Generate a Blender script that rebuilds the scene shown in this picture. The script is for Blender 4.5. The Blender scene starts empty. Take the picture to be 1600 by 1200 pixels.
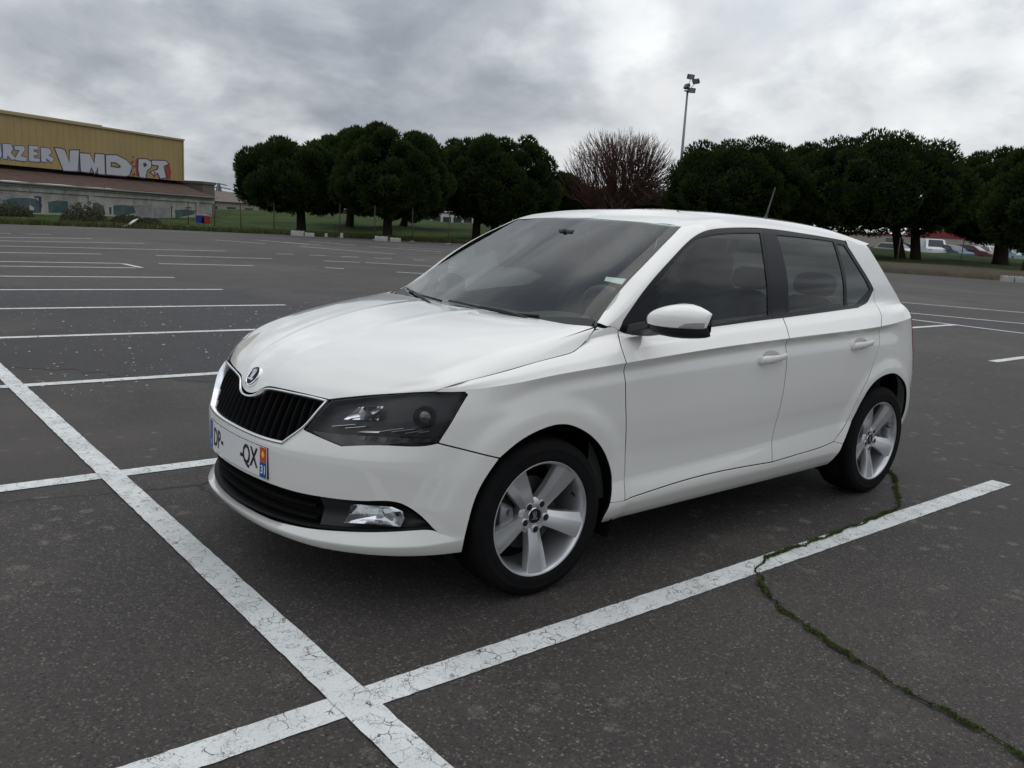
import bpy, bmesh, math, random
import numpy as np
from mathutils import Matrix, Vector
from mathutils.geometry import delaunay_2d_cdt
R = math.radians
sc = bpy.context.scene
COL = sc.collection
# ------------------------------------------------------------------ camera
CAM = (2.0575, 3.0273, 1.3455); YAW, PITCH, ROLL, FPX = 4.0049, -0.18164, 0.05766, 1342.49
_f = Vector((math.cos(YAW)*math.cos(PITCH), math.sin(YAW)*math.cos(PITCH), math.sin(PITCH)))
_r = _f.cross(Vector((0, 0, 1))).normalized(); _u = _r.cross(_f)
_r2 = math.cos(ROLL)*_r + math.sin(ROLL)*_u; _u2 = -math.sin(ROLL)*_r + math.cos(ROLL)*_u
cd = bpy.data.cameras.new('camera'); cam = bpy.data.objects.new('camera', cd); COL.objects.link(cam)
cam.matrix_world = Matrix(((_r2[0], _u2[0], -_f[0], CAM[0]), (_r2[1], _u2[1], -_f[1], CAM[1]), (_r2[2], _u2[2], -_f[2], CAM[2]), (0, 0, 0, 1)))
cd.sensor_width = 36; cd.lens = FPX/1600*36; cd.clip_start = .05; cd.clip_end = 3000
sc.camera = cam
# ------------------------------------------------------------------ light
SUN_EL, SUN_AZ = R(66), R(200)          # direction towards the sun: azimuth from +x, counter-clockwise
world = bpy.data.worlds.new('World'); sc.world = world; world.use_nodes = True
def build_world():
    nt = world.node_tree; N = nt.nodes; L = nt.links; N.clear()
    out = N.new('ShaderNodeOutputWorld'); bg = N.new('ShaderNodeBackground'); L.new(bg.outputs[0], out.inputs[0])
    tc = N.new('ShaderNodeTexCoord')
    sky = N.new('ShaderNodeTexSky'); sky.sky_type = 'NISHITA'; sky.sun_disc = False
    sky.sun_elevation = SUN_EL; sky.sun_rotation = R(90)-SUN_AZ; sky.air_density = 1.2; sky.dust_density = 2.0
    # a cloud deck: the view direction projected on a flat layer
    sep = N.new('ShaderNodeSeparateXYZ'); L.new(tc.outputs['Generated'], sep.inputs[0])
    def math_(op, a, b=None, clamp=False):
        n = N.new('ShaderNodeMath'); n.operation = op; n.use_clamp = clamp
        for i, v in enumerate((a, b)):
            if v is None: continue
            if isinstance(v, (int, float)): n.inputs[i].default_value = v
            else: L.new(v, n.inputs[i])
        return n.outputs[0]
    zc = math_('ADD', math_('ABSOLUTE', sep.outputs[2]), .42)
    cx = math_('DIVIDE', sep.outputs[0], zc); cy = math_('DIVIDE', sep.outputs[1], zc)
    comb = N.new('ShaderNodeCombineXYZ'); L.new(cx, comb.inputs[0]); L.new(cy, comb.inputs[1]); comb.inputs[2].default_value = 3.7
    def noise(scale, detail, rough, off=0., dist=0.):
        mp = N.new('ShaderNodeMapping'); mp.inputs['Location'].default_value = (off, off*1.7, off*.3); L.new(comb.outputs[0], mp.inputs[0])
        n = N.new('ShaderNodeTexNoise'); n.inputs['Scale'].default_value = scale; n.inputs['Detail'].default_value = detail
        n.inputs['Roughness'].default_value = rough; n.inputs['Distortion'].default_value = dist; L.new(mp.outputs[0], n.inputs['Vector']); return n.outputs['Fac']
    def ramp(fac, stops):
        r = N.new('ShaderNodeValToRGB'); L.new(fac, r.inputs[0])
        while len(r.color_ramp.elements) < len(stops): r.color_ramp.elements.new(.5)
        for e, (p, c) in zip(r.color_ramp.elements, stops): e.position = p; e.color = (*c, 1)
        return r.outputs[0]
    big = noise(1.6, 3, .5, 9.1, .15); mid = noise(3.4, 8, .55, 17.4, .2)
    s = math_('ADD', math_('MULTIPLY', big, .58), math_('MULTIPLY', mid, .42))
    cloud = ramp(s, [(.36, (.315, .355, .41)), (.43, (.425, .46, .51)), (.49, (.565, .60, .635)), (.55, (.77, .80, .825)), (.64, (.98, .995, 1.0))])
    edge = ramp(noise(2.1, 10, .57, 33.1, .25), [(.47, (.90, .905, .92)), (.545, (1.10, 1.10, 1.10))])     # firmer cloud edges
    ce = N.new('ShaderNodeMix'); ce.data_type = 'RGBA'; ce.blend_type = 'MULTIPLY'; ce.inputs[0].default_value = 1; L.new(cloud, ce.inputs[6]); L.new(edge, ce.inputs[7]); cloud = ce.outputs[2]
    gap = ramp(noise(.8, 6, .6, 9.2, .5), [(.58, (0, 0, 0)), (.72, (.45, .45, .45))])
    mixs = N.new('ShaderNodeMix'); mixs.data_type = 'RGBA'
    sk = N.new('ShaderNodeMix'); sk.data_type = 'RGBA'; sk.blend_type = 'MULTIPLY'; sk.inputs[0].default_value = 1
    L.new(sky.outputs[0], sk.inputs[6]); sk.inputs[7].default_value = (SKYK, SKYK, SKYK, 1)
    L.new(gap, mixs.inputs[0]); L.new(cloud, mixs.inputs[6]); L.new(sk.outputs[2], mixs.inputs[7])
    # an overcast sky is brighter overhead than at the horizon (CIE overcast: 1 + 2 sin h)
    grad = math_('ADD', math_('MULTIPLY', math_('MAXIMUM', sep.outputs[2], 0.), 1.30), .98)
    gm = N.new('ShaderNodeMix'); gm.data_type = 'RGBA'; gm.blend_type = 'MULTIPLY'; gm.inputs[0].default_value = 1; L.new(mixs.outputs[2], gm.inputs[6]); L.new(grad, gm.inputs[7])
    L.new(gm.outputs[2], bg.inputs[0]); bg.inputs[1].default_value = WORLD_STRENGTH
SKYK = .10; WORLD_STRENGTH = .86
build_world()
sd = bpy.data.lights.new('sun', 'SUN'); sd.energy = .5; sd.angle = R(50); sd.color = (1, .94, .86)
sun = bpy.data.objects.new('sun', sd); COL.objects.link(sun)
_sv = Vector((math.cos(SUN_AZ)*math.cos(SUN_EL), math.sin(SUN_AZ)*math.cos(SUN_EL), math.sin(SUN_EL)))
sun.rotation_euler = _sv.to_track_quat('Z', 'Y').to_euler()
vs = sc.view_settings; vs.view_transform = 'Standard'; vs.look = 'None'; vs.exposure = -0.15; vs.gamma = 1; vs.use_curve_mapping = False
sc.cycles.max_bounces = 10; sc.cycles.transparent_max_bounces = 16; sc.cycles.transmission_bounces = 8
try: sc.cycles.use_denoising = True
except Exception: pass
# ------------------------------------------------------------------ helpers
MATS = {}
def mat(name, col=(.5, .5, .5), rough=.5, metal=0., spec=.5, coat=0., coat_r=.05, emit=None, noise=None, bump=None, ior=None):
    """procedural Principled material; noise=(scale, amount, colour2) varies the colour, bump=(scale, strength, distance)"""
    if name in MATS: return MATS[name]
    m = bpy.data.materials.new(name); m.use_nodes = True; nt = m.node_tree; b = nt.nodes['Principled BSDF']
    b.inputs['Base Color'].default_value = (*col, 1); b.inputs['Roughness'].default_value = rough; b.inputs['Metallic'].default_value = metal
    b.inputs['Specular IOR Level'].default_value = spec; b.inputs['Coat Weight'].default_value = coat; b.inputs['Coat Roughness'].default_value = coat_r
    if ior: b.inputs['IOR'].default_value = ior
    tc = None
    if noise or bump: tc = nt.nodes.new('ShaderNodeTexCoord')
    if noise:
        s, amt, c2 = noise; n = nt.nodes.new('ShaderNodeTexNoise'); n.inputs['Scale'].default_value = s; n.inputs['Detail'].default_value = 6; n.inputs['Roughness'].default_value = .6
        nt.links.new(tc.outputs['Object'], n.inputs['Vector'])
        r = nt.nodes.new('ShaderNodeMapRange'); r.inputs[1].default_value = .35; r.inputs[2].default_value = .65; r.inputs[3].default_value = 0; r.inputs[4].default_value = amt
        nt.links.new(n.outputs['Fac'], r.inputs[0])
        mx = nt.nodes.new('ShaderNodeMix'); mx.data_type = 'RGBA'; mx.inputs[6].default_value = (*col, 1); mx.inputs[7].default_value = (*c2, 1)
        nt.links.new(r.outputs[0], mx.inputs[0]); nt.links.new(mx.outputs[2], b.inputs['Base Color'])
    if bump:
        s, st, d = bump; n = nt.nodes.new('ShaderNodeTexNoise'); n.inputs['Scale'].default_value = s; n.inputs['Detail'].default_value = 5
        nt.links.new(tc.outputs['Object'], n.inputs['Vector'])
        bp = nt.nodes.new('ShaderNodeBump'); bp.inputs['Strength'].default_value = st; bp.inputs['Distance'].default_value = d
        nt.links.new(n.outputs['Fac'], bp.inputs['Height']); nt.links.new(bp.outputs[0], b.inputs['Normal'])
    if emit: b.inputs['Emission Color'].default_value = (*emit[0], 1); b.inputs['Emission Strength'].default_value = emit[1]
    MATS[name] = m; return m
def glass_mat(name, tint=(.8, .85, .85), rough=0., f0=1.45):
    if name in MATS: return MATS[name]
    m = bpy.data.materials.new(name); m.use_nodes = True; nt = m.node_tree; N = nt.nodes; N.clear()
    out = N.new('ShaderNodeOutputMaterial'); mix = N.new('ShaderNodeMixShader'); tr = N.new('ShaderNodeBsdfTransparent'); gl = N.new('ShaderNodeBsdfGlossy'); fr = N.new('ShaderNodeFresnel')
    tr.inputs[0].default_value = (*tint, 1); gl.inputs['Roughness'].default_value = rough; gl.inputs[0].default_value = (1, 1, 1, 1); fr.inputs['IOR'].default_value = f0
    nt.links.new(fr.outputs[0], mix.inputs[0]); nt.links.new(tr.outputs[0], mix.inputs[1]); nt.links.new(gl.outputs[0], mix.inputs[2]); nt.links.new(mix.outputs[0], out.inputs[0])
    MATS[name] = m; return m
def link(name, me, m=None, parent=None):
    o = bpy.data.objects.new(name, me); COL.objects.link(o)
    if m is not None: me.materials.append(m)
    if parent is not None: o.parent = parent
    return o
def pyobj(name, V, F, m=None, parent=None, smooth=False):
    me = bpy.data.meshes.new(name); me.from_pydata([tuple(map(float, v)) for v in V], [], F); me.update()
    if smooth: me.shade_smooth()
    return link(name, me, m, parent)
def tag(o, label=None, cat=None, group=None, kind=None):
    if label: o['label'] = label
    if cat: o['category'] = cat
    if group: o['group'] = group
    if kind: o['kind'] = kind
    return o
def empty(name, loc=(0, 0, 0), rz=0.):
    o = bpy.data.objects.new(name, None); COL.objects.link(o); o.location = loc; o.rotation_euler = (0, 0, rz); o.empty_display_size = .1; return o
def kids(o): return [c for c in bpy.data.objects if c.parent is o]
def copy_tree(o, parent=None):
    ch = kids(o); c = o.copy(); COL.objects.link(c); c.parent = parent
    for k in ch: copy_tree(k, c)
    return c
class MB:
    """collects simple shapes into one mesh"""
    def __init__(s): s.V = []; s.F = []
    def add(s, V, F):
        n = len(s.V); s.V += [tuple(v) for v in V]; s.F += [tuple(i+n for i in f) for f in F]; return s
    def box(s, c, size, rot=None):
        hx, hy, hz = (d/2 for d in size); V = [Vector((x, y, z)) for x in (-hx, hx) for y in (-hy, hy) for z in (-hz, hz)]
        if rot is not None: V = [rot @ v for v in V]
        V = [v + Vector(c) for v in V]
        return s.add(V, [(0, 1, 3, 2), (4, 6, 7, 5), (0, 4, 5, 1), (2, 3, 7, 6), (0, 2, 6, 4), (1, 5, 7, 3)])
    def tube(s, pts, rad, n=8, cap=True):
        pts = [Vector(p) for p in pts]; k = len(pts)
        rad = [rad]*k if isinstance(rad, (int, float)) else rad
        up = None; rings = []
        for i, p in enumerate(pts):
            d = (pts[min(i+1, k-1)] - pts[max(i-1, 0)]).normalized()
            if up is None: up = Vector((0, 0, 1)) if abs(d.z) < .9 else Vector((1, 0, 0))
            a = d.cross(up).normalized(); b = a.cross(d).normalized(); up = b
            rings.append([p + rad[i]*(math.cos(2*math.pi*j/n)*a + math.sin(2*math.pi*j/n)*b) for j in range(n)])
        V = [v for r in rings for v in r]; F = []
        for i in range(k-1):
            for j in range(n):
                a = i*n+j; b = i*n+(j+1) % n; F.append((a, b, b+n, a+n))
        if cap: F.append(tuple(range(n-1, -1, -1))); F.append(tuple((k-1)*n+j for j in range(n)))
        return s.add(V, F)
    def prism(s, poly, z0, z1, fn=None):
        """poly in 2D extruded; fn maps (x,y,z) to 3D"""
        n = len(poly); fn = fn or (lambda x, y, z: (x, y, z))
        V = [fn(x, y, z0) for x, y in poly] + [fn(x, y, z1) for x, y in poly]
        F = [tuple(range(n-1, -1, -1)), tuple(range(n, 2*n))] + [(i, (i+1) % n, n+(i+1) % n, n+i) for i in range(n)]
        return s.add(V, F)
    def lathe(s, prof, n=48, fn=None, close=False):
        """prof: (radius, height) ; axis = local z"""
        fn = fn or (lambda x, y, z: (x, y, z)); k = len(prof)
        V = [fn(r*math.cos(2*math.pi*j/n), r*math.sin(2*math.pi*j/n), h) for r, h in prof for j in range(n)]
        F = [(i*n+j, i*n+(j+1) % n, (i+1)*n+(j+1) % n, (i+1)*n+j) for i in range(k-1) for j in range(n)]
        if close: F += [((k-1)*n+j, (k-1)*n+(j+1) % n, (j+1) % n, j) for j in range(n)]
        return s.add(V, F)
    def build(s, name, m, parent=None, smooth=False, bevel=0., loc=None):
        o = pyobj(name, s.V, s.F, m, parent, smooth)
        me = o.data; bm = bmesh.new(); bm.from_mesh(me); bmesh.ops.recalc_face_normals(bm, faces=bm.faces)
        if bevel: bmesh.ops.bevel(bm, geom=list(bm.edges), offset=bevel, segments=2, profile=.5, affect='EDGES')
        bm.to_mesh(me); bm.free()
        if smooth == 'auto':
            me.shade_smooth(); me.set_sharp_from_angle(angle=R(38))
        if loc: o.location = loc
        return o
def pchip(xk,Y,x):
    """monotone cubic interpolation; Y (n,...) along axis 0; x (m,)"""
    xk=np.asarray(xk,float);Y=np.asarray(Y,float);x=np.asarray(x,float)
    sh=Y.shape[1:];Y2=Y.reshape(len(xk),-1)
    h=np.diff(xk)[:,None];d=np.diff(Y2,axis=0)/h
    m=np.zeros_like(Y2)
    if len(xk)>2:
        w1=2*h[1:]+h[:-1];w2=h[1:]+2*h[:-1]
        a,b=d[:-1],d[1:]
        ok=(a*b>0)
        with np.errstate(divide='ignore',invalid='ignore'):
            hm=(w1+w2)/(w1/np.where(ok,a,1)+w2/np.where(ok,b,1))
        m[1:-1]=np.where(ok,hm,0)
    m[0]=d[0];m[-1]=d[-1]
    i=np.clip(np.searchsorted(xk,x,side='right')-1,0,len(xk)-2)
    t=((x-xk[i])/(xk[i+1]-xk[i]))[:,None];hh=h[i]
    r=(2*t**3-3*t**2+1)*Y2[i]+(t**3-2*t**2+t)*hh*m[i]+(-2*t**3+3*t**2)*Y2[i+1]+(t**3-t**2)*hh*m[i+1]
    return r.reshape((len(x),)+sh)
def nat_matrix(n_x):
    pass
def natspl(xk,Y,x):
    """natural cubic spline along axis 0"""
    xk=np.asarray(xk,float);Y=np.asarray(Y,float);x=np.asarray(x,float)
    sh=Y.shape[1:];Y2=Y.reshape(len(xk),-1);n=len(xk)
    h=np.diff(xk);A=np.zeros((n,n));R=np.zeros_like(Y2);A[0,0]=A[-1,-1]=1
    for i in range(1,n-1):
        A[i,i-1]=h[i-1];A[i,i]=2*(h[i-1]+h[i]);A[i,i+1]=h[i]
        R[i]=6*((Y2[i+1]-Y2[i])/h[i]-(Y2[i]-Y2[i-1])/h[i-1])
    M=np.linalg.solve(A,R)
    i=np.clip(np.searchsorted(xk,x,side='right')-1,0,n-2)
    hh=h[i][:,None];a=((xk[i+1]-x)[:,None])/hh;b=1-a
    r=a*Y2[i]+b*Y2[i+1]+((a**3-a)*M[i]+(b**3-b)*M[i+1])*hh**2/6
    return r.reshape((len(x),)+sh)
def sstep(t):
    t=np.clip(t,0,1);return t*t*(3-2*t)
def tens(uk,vk,net,u,v,fu=natspl,fv=pchip):
    """net (nu,nv,3); point-wise evaluation by dense lattice is avoided: rows splined at u then pchip along v pointwise"""
    u=np.asarray(u,float);v=np.asarray(v,float)
    col=fu(uk,net,u)                       # (m,nv,3)
    # pointwise pchip along axis 1
    Y=np.moveaxis(col,1,0)                 # (nv,m,3)
    vk=np.asarray(vk,float);h=np.diff(vk)[:,None,None];d=np.diff(Y,axis=0)/h
    m=np.zeros_like(Y)
    if fv is pchip:
        w1=2*h[1:]+h[:-1];w2=h[1:]+2*h[:-1];a,b=d[:-1],d[1:];ok=(a*b>0)
        with np.errstate(divide='ignore',invalid='ignore'):
            hm=(w1+w2)/(w1/np.where(ok,a,1)+w2/np.where(ok,b,1))
        m[1:-1]=np.where(ok,hm,0)
    else:   # catmull
        m[1:-1]=(d[:-1]*h[1:]+d[1:]*h[:-1])/(h[1:]+h[:-1])
    m[0]=d[0];m[-1]=d[-1]
    i=np.clip(np.searchsorted(vk,v,side='right')-1,0,len(vk)-2)
    k=np.arange(len(v));t=((v-vk[i])/(vk[i+1]-vk[i]))[:,None];hh=(vk[i+1]-vk[i])[:,None]
    return (2*t**3-3*t**2+1)*Y[i,k]+(t**3-2*t**2+t)*hh*m[i,k]+(-2*t**3+3*t**2)*Y[i+1,k]+(t**3-t**2)*hh*m[i+1,k]
# ---------------------------------------------------------------- LOWER
CP=np.array([(.835,0),(.830,.12),(.813,.25),(.782,.36),(.733,.47),(.663,.58),(.572,.68),(.463,.76),(.34,.813),(.2,.842),(0,.853),(-.4,.860),(-.9,.862),(-1.5,.863),(-2.0,.861),(-2.4,.855),(-2.65,.843),(-2.83,.812),(-2.965,.745),(-3.05,.63),(-3.105,.47),(-3.135,.25),(-3.147,0)])
NC=len(CP)
_s=np.concatenate([[0],np.cumsum(np.linalg.norm(np.diff(CP,axis=0),axis=1))])
_cm=np.vstack([CP[1:4][::-1]*[1,-1],CP,CP[-4:-1][::-1]*[1,-1]]) # mirrored pads for symmetry
_sm=np.concatenate([-_s[1:4][::-1],_s,2*_s[-1]-_s[-4:-1][::-1]])
def Ccurve(s):
    return natspl(_sm,_cm,s)
def s_of_col(c): return np.interp(c,np.arange(NC),_s)
TX=np.array([-3.2,-2.9,-2.6,-2.4,-2.2,-1.9,-1.6,-1.3,-1.0,-.7,-.4,-.2,0,.2,.34,.5,.85]);TZ=np.array([.972,.966,.954,.943,.934,.925,.917,.907,.896,.881,.863,.851,.837,.814,.800,.79,.79])
def Tz(x): return pchip(TX,TZ,np.asarray(x,float))
# key stations along s
KC=np.array([0,2,3.6,6,8,10,12,14.5,17,22])
KS=s_of_col(KC)
ROWN=11
ZK=np.array([ # rows z per key; last two rows relative to T handled below
 [.16,.24,.33,.40,.42,.520,.538,.62,.68,.74,.79],
 [.16,.24,.33,.40,.42,.520,.538,.62,.68,.74,.79],
 [.16,.24,.33,.40,.42,.522,.542,.62,.68,.74,.79],
 [.17,.24,.33,.40,.42,.528,.548,.62,.68,.74,.79],
 [.19,.24,.31,.39,.41,.51,.560,.63,.69,.75,.80],
 [.205,.25,.305,.378,.390,.48,.56,.64,.75,.80,.837],
 [.205,.255,.315,.394,.406,.48,.56,.66,.80,.855,.891],
 [.21,.26,.325,.442,.454,.52,.58,.68,.83,.890,.928],
 [.26,.31,.37,.44,.455,.52,.58,.66,.76,.90,.963],
 [.28,.33,.39,.45,.465,.52,.58,.66,.76,.90,.970]])
IK=np.array([
 [.07,.045,.025,.016,.015,.0125,.0145,.045,.068,.10,.15],
 [.07,.045,.025,.014,.013,.0105,.012,.045,.075,.112,.165],
 [.07,.045,.025,.012,.010,.0055,.0065,.030,.050,.095,.15],
 [.08,.050,.030,.014,.012,.0020,.0025,.017,.026,.045,.067],
 [.08,.030,.014,.006,.005,.000,.000,.001,.004,.012,.024],
 [.06,.020,.004,.011,.012,.011,.006,.002,.003,.010,.001],
 [.062,.024,.002,.018,.020,.017,.010,.006,.008,.021,.002],
 [.06,.024,.004,.015,.017,.013,.006,.003,.007,.020,.003],
 [.08,.040,.015,.004,.003,.000,.000,.003,.014,.035,.045],
 [.10,.050,.020,.005,.004,.000,.010,.030,.06,.08,.09]])
_VK=np.arange(ROWN,dtype=float)
def lower(u,v):
    """u = arc length along plan outline from the front centre, v = row 0..10"""
    u=np.asarray(u,float);v=np.asarray(v,float)
    c=Ccurve(u);e=1e-3;t=(Ccurve(u+e)-Ccurve(u-e));t/=np.linalg.norm(t,axis=1)[:,None]
    n=np.stack([-t[:,1],t[:,0]],1)          # outward? fix sign
    n=np.where((n[:,0]*(c[:,0]+1.2)+n[:,1]*c[:,1])[:,None]<0,-n,n)
    zt=pchip(KS,ZK,u);it=pchip(KS,IK,u)
    w=sstep((.45-c[:,0])/.3)*sstep((c[:,0]+3.05)/.2);tz=Tz(c[:,0])
    zt[:,10]=zt[:,10]*(1-w)+tz*w
    w2=w*sstep((.2-c[:,0])/.4)*sstep((c[:,0]+2.75)/.3);zt[:,9]=zt[:,9]*(1-w2)+(tz-.036)*w2
    # last row follows tornado line for side part
    D=np.stack([zt,it],2)
    # pointwise pchip along v
    dummy=np.zeros(len(u))
    Y=np.moveaxis(D,1,0);h=1.0
    d=np.diff(Y,axis=0);m=np.zeros_like(Y);a,b=d[:-1],d[1:];ok=a*b>0
    with np.errstate(divide='ignore',invalid='ignore'):
        m[1:-1]=np.where(ok,2*a*b/np.where(ok,a+b,1),0)
    m[0]=d[0];m[-1]=d[-1]
    # z rows: catmull slope for z (monotone anyway)
    i=np.clip(np.floor(v).astype(int),0,ROWN-2);k=np.arange(len(v));tt=(v-i)[:,None]
    r=(2*tt**3-3*tt**2+1)*Y[i,k]+(tt**3-2*tt**2+tt)*m[i,k]+(-2*tt**3+3*tt**2)*Y[i+1,k]+(tt**3-tt**2)*m[i+1,k]
    z=r[:,0];ins=r[:,1]
    x=c[:,0]-n[:,0]*ins;y=c[:,1]-n[:,1]*ins
    # wheel arch flare
    for hx in (0.,-2.47):
        rr=np.hypot(x-hx,z-.30)
        f=.011*sstep((.475-rr)/.085)*sstep((z-.12)/.15)*sstep((y-.6)/.1)
        y=y+f
    # tornado row correction
    return np.stack([x,y,z],1)
LOW_U=(0,_s[-1]);LOW_V=(0,ROWN-1)
# ---------------------------------------------------------------- UPPER SIDE + ROOF
UX=np.array([.5,.43,.37,.3,.15,0,-.15,-.3,-.4,-.5,-.6,-.7,-.8,-.9,-1.0,-1.1,-1.3,-1.6,-1.9,-2.2,-2.45,-2.65,-2.85,-3.0])[::-1]
def gz(z): return np.interp(z,[.90,.966,1.05,1.135,1.2,1.255,1.305,1.35,1.38,1.402,1.45],[.782,.770,.754,.736,.716,.692,.666,.642,.623,.608,.575])
def barrel(x): return np.where(x>-1.3,.030*((x+1.3)/.95)**2,.020*((x+1.3)/1.15)**2)
DX=np.array([-3.0,-2.85,-2.65,-2.45,-2.2,-2.0,-1.8,-1.5,-1.3,-1.1,-1.0,-.9,-.8,-.7,-.6,-.5,-.4,-.3,-.15,.0,.5])
DZ=np.array([1.27,1.295,1.325,1.352,1.376,1.387,1.395,1.402,1.396,1.377,1.352,1.308,1.259,1.202,1.138,1.065,1.00,.955,.93,.905,.85])
BX=np.array([-3.0,-2.85,-2.65,-2.45,-2.2,-1.9,-1.6,-1.3,-1.0,-.8,-.65,-.5,-.4,-.3,-.15,0,.15,.3,.43,.5])
BZ=np.array([1.05,1.045,1.04,1.036,1.026,1.012,.997,.984,.968,.954,.946,.942,.938,.925,.900,.882,.857,.830,.800,.80])
BY=np.array([.66,.70,.735,.752,.760,.765,.770,.773,.773,.772,.772,.772,.775,.782,.79,.795,.79,.772,.724,.65])
RX=np.array([-3.0,-2.85,-2.65,-2.45,-2.2,-1.9,-1.6,-1.3,-1.1,-1.0,-.9,-.8,.5]);RZ=np.array([1.385,1.41,1.435,1.456,1.473,1.481,1.480,1.466,1.440,1.418,1.39,1.36,1.0])
def _upnet():
    N=[]
    for x in UX:
        i=np.argmin(abs(_cx_side-x)) if False else None
        yT=float(np.interp(-x,-_lowT[:,0],_lowT[:,1]));zT=float(np.interp(-x,-_lowT[:,0],_lowT[:,2]))
        yB=float(pchip(BX,BY,[x])[0]);zB=float(pchip(BX,BZ,[x])[0])
        zD=float(pchip(DX,DZ,[x])[0]);zD=max(zD,zB+.03);b=float(barrel(x))
        def gy(z): return min(float(gz(z))-b,yB-.004)
        rows=[(yT,zT),(yT+(yB-yT)*.5+.004,zT+(zB-zT)*.5+.004),(yB,zB)]
        z0=zB+.018
        for f in (0,.33,.66,1.): 
            z=z0+(zD-z0)*f;rows.append((gy(z),z))
        yD=rows[-1][0];k=np.clip((-x-.9)/.5,0,1)
        kr=np.clip((-x-2.2)/.6,0,1)
        rows.append((yD-.027,zD+.021))
        rows.append((yD-.07-.015*k,zD+.036+.011*k-.012*kr))
        zc=float(pchip(RX,RZ,[x])[0]);z8=rows[-1][1];zc=max(zc,z8+.012)
        rows.append((.30,z8+(zc-z8)*.70));rows.append((0.,zc))
        N.append([(x,y,z) for y,z in rows])
    return np.array(N)
_cx_side=None
_lu=np.linspace(s_of_col(4),s_of_col(20),400);_lowT=lower(_lu,np.full(400,10.0))
UPNET=_upnet();UPV=np.arange(UPNET.shape[1],dtype=float)
def upper(u,v):
    return tens(UX,UPV,UPNET,u,v,fu=pchip)
# ---------------------------------------------------------------- HOOD
HN=np.array([
 [(.775,0,.63),(.768,0,.67),(.757,0,.71),(.730,0,.755),(.668,0,.805),(.556,0,.862),(.29,0,.936),(0,0,.985),(-.2,0,.990),(-.26,0,.988)],
 [(.765,.08,.66),(.757,.083,.698),(.746,.083,.718),(.720,.085,.758),(.665,.094,.8045),(.553,.12,.8615),(.29,.165,.936),(0,.175,.986),(-.21,.18,.990),(-.27,.18,.988)],
 [(.715,.30,.70),(.702,.30,.724),(.690,.30,.742),(.665,.305,.768),(.61,.32,.805),(.52,.34,.852),(.28,.38,.924),(0,.40,.976),(-.225,.42,.989),(-.285,.42,.987)],
 [(.64,.48,.715),(.628,.485,.737),(.615,.49,.750),(.595,.495,.768),(.545,.51,.797),(.47,.53,.838),(.26,.565,.906),(0,.58,.960),(-.262,.60,.9875),(-.30,.60,.986)],
 [(.56,.60,.75),(.55,.605,.763),(.54,.61,.772),(.52,.62,.783),(.475,.65,.804),(.41,.69,.832),(.23,.725,.882),(0,.735,.928),(-.28,.718,.979),(-.31,.718,.982)],
 [(.46,.72,.775),(.44,.735,.788),(.43,.74,.793),(.41,.75,.800),(.37,.762,.812),(.30,.775,.829),(.15,.79,.857),(0,.795,.882),(-.2,.768,.918),(-.30,.735,.965)],
 [(.43,.75,.745),(.41,.765,.758),(.40,.77,.763),(.38,.78,.770),(.34,.79,.782),(.28,.80,.80),(.14,.812,.83),(0,.815,.855),(-.2,.785,.89),(-.30,.75,.94)]])
def _fair(net):
    return net
HQ=np.array([0,.6,1.6,2.5,3.3,4.0,4.3]);HA=np.arange(10.)
def hood(u,v):
    """u = across (0 centre .. 4.3 past the shut line), v = 0 nose .. 9 cowl ; mirrored at the centre"""
    net=np.vstack([HN[1:4][::-1]*[1,-1,1],HN]);q=np.concatenate([-HQ[1:4][::-1],HQ])
    # smooth along v with natural spline on chord-ish parameter, pchip across
    u=np.asarray(u,float);v=np.asarray(v,float);nt_=np.swapaxes(net,0,1)
    ku=np.clip((2.95-np.abs(u))/.8,0,1)*.34;kv=np.clip(np.minimum(v,9-v)/1.2,0,1)*.62
    P=0
    for du,wu in ((-1,.3),(0,.4),(1,.3)):
        for dv,wv in ((-1,.18),(-.5,.2),(0,.24),(.5,.2),(1,.18)):
            P=P+wu*wv*tens2(HA,q,nt_,v+dv*kv,u+du*ku)
    uu=np.abs(u)
    P[:,2]+=.0030*np.exp(-((uu-.62)/.12)**2)*np.clip((v-2.6)/1.6,0,1)   # pressed bonnet lines
    return P
def tens2(ak,qk,net,a,q):
    return tens(ak,qk,net,a,q,fu=natspl,fv='cat')
# ---------------------------------------------------------------- WINDSHIELD
WN=np.array([ # rows from base to top ; columns y frac 0, .5, 1(edge), 1.15
 [(-.13,0,.975),(-.185,.36,.972),(-.335,.69,.99),(-.37,.74,.98)],
 [(-.36,0,1.105),(-.405,.345,1.10),(-.50,.664,1.105),(-.525,.71,1.085)],
 [(-.64,0,1.25),(-.67,.32,1.243),(-.715,.618,1.240),(-.73,.66,1.22)],
 [(-.93,0,1.3975),(-.945,.29,1.3935),(-.970,.563,1.380),(-.975,.60,1.36)],
 [(-1.0,0,1.432),(-1.01,.28,1.427),(-1.03,.545,1.41),(-1.04,.58,1.39)]])
def wind(u,v):
    """u 0..1.15 across (mirrored), v 0..4 up"""
    net=np.concatenate([WN[:,1:3][:,::-1]*[1,-1,1],WN],1);q=np.array([-1,-.5,0,.5,1,1.15])
    return tens(np.arange(5.),q,net,v,u,fu=natspl,fv='cat')
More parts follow.
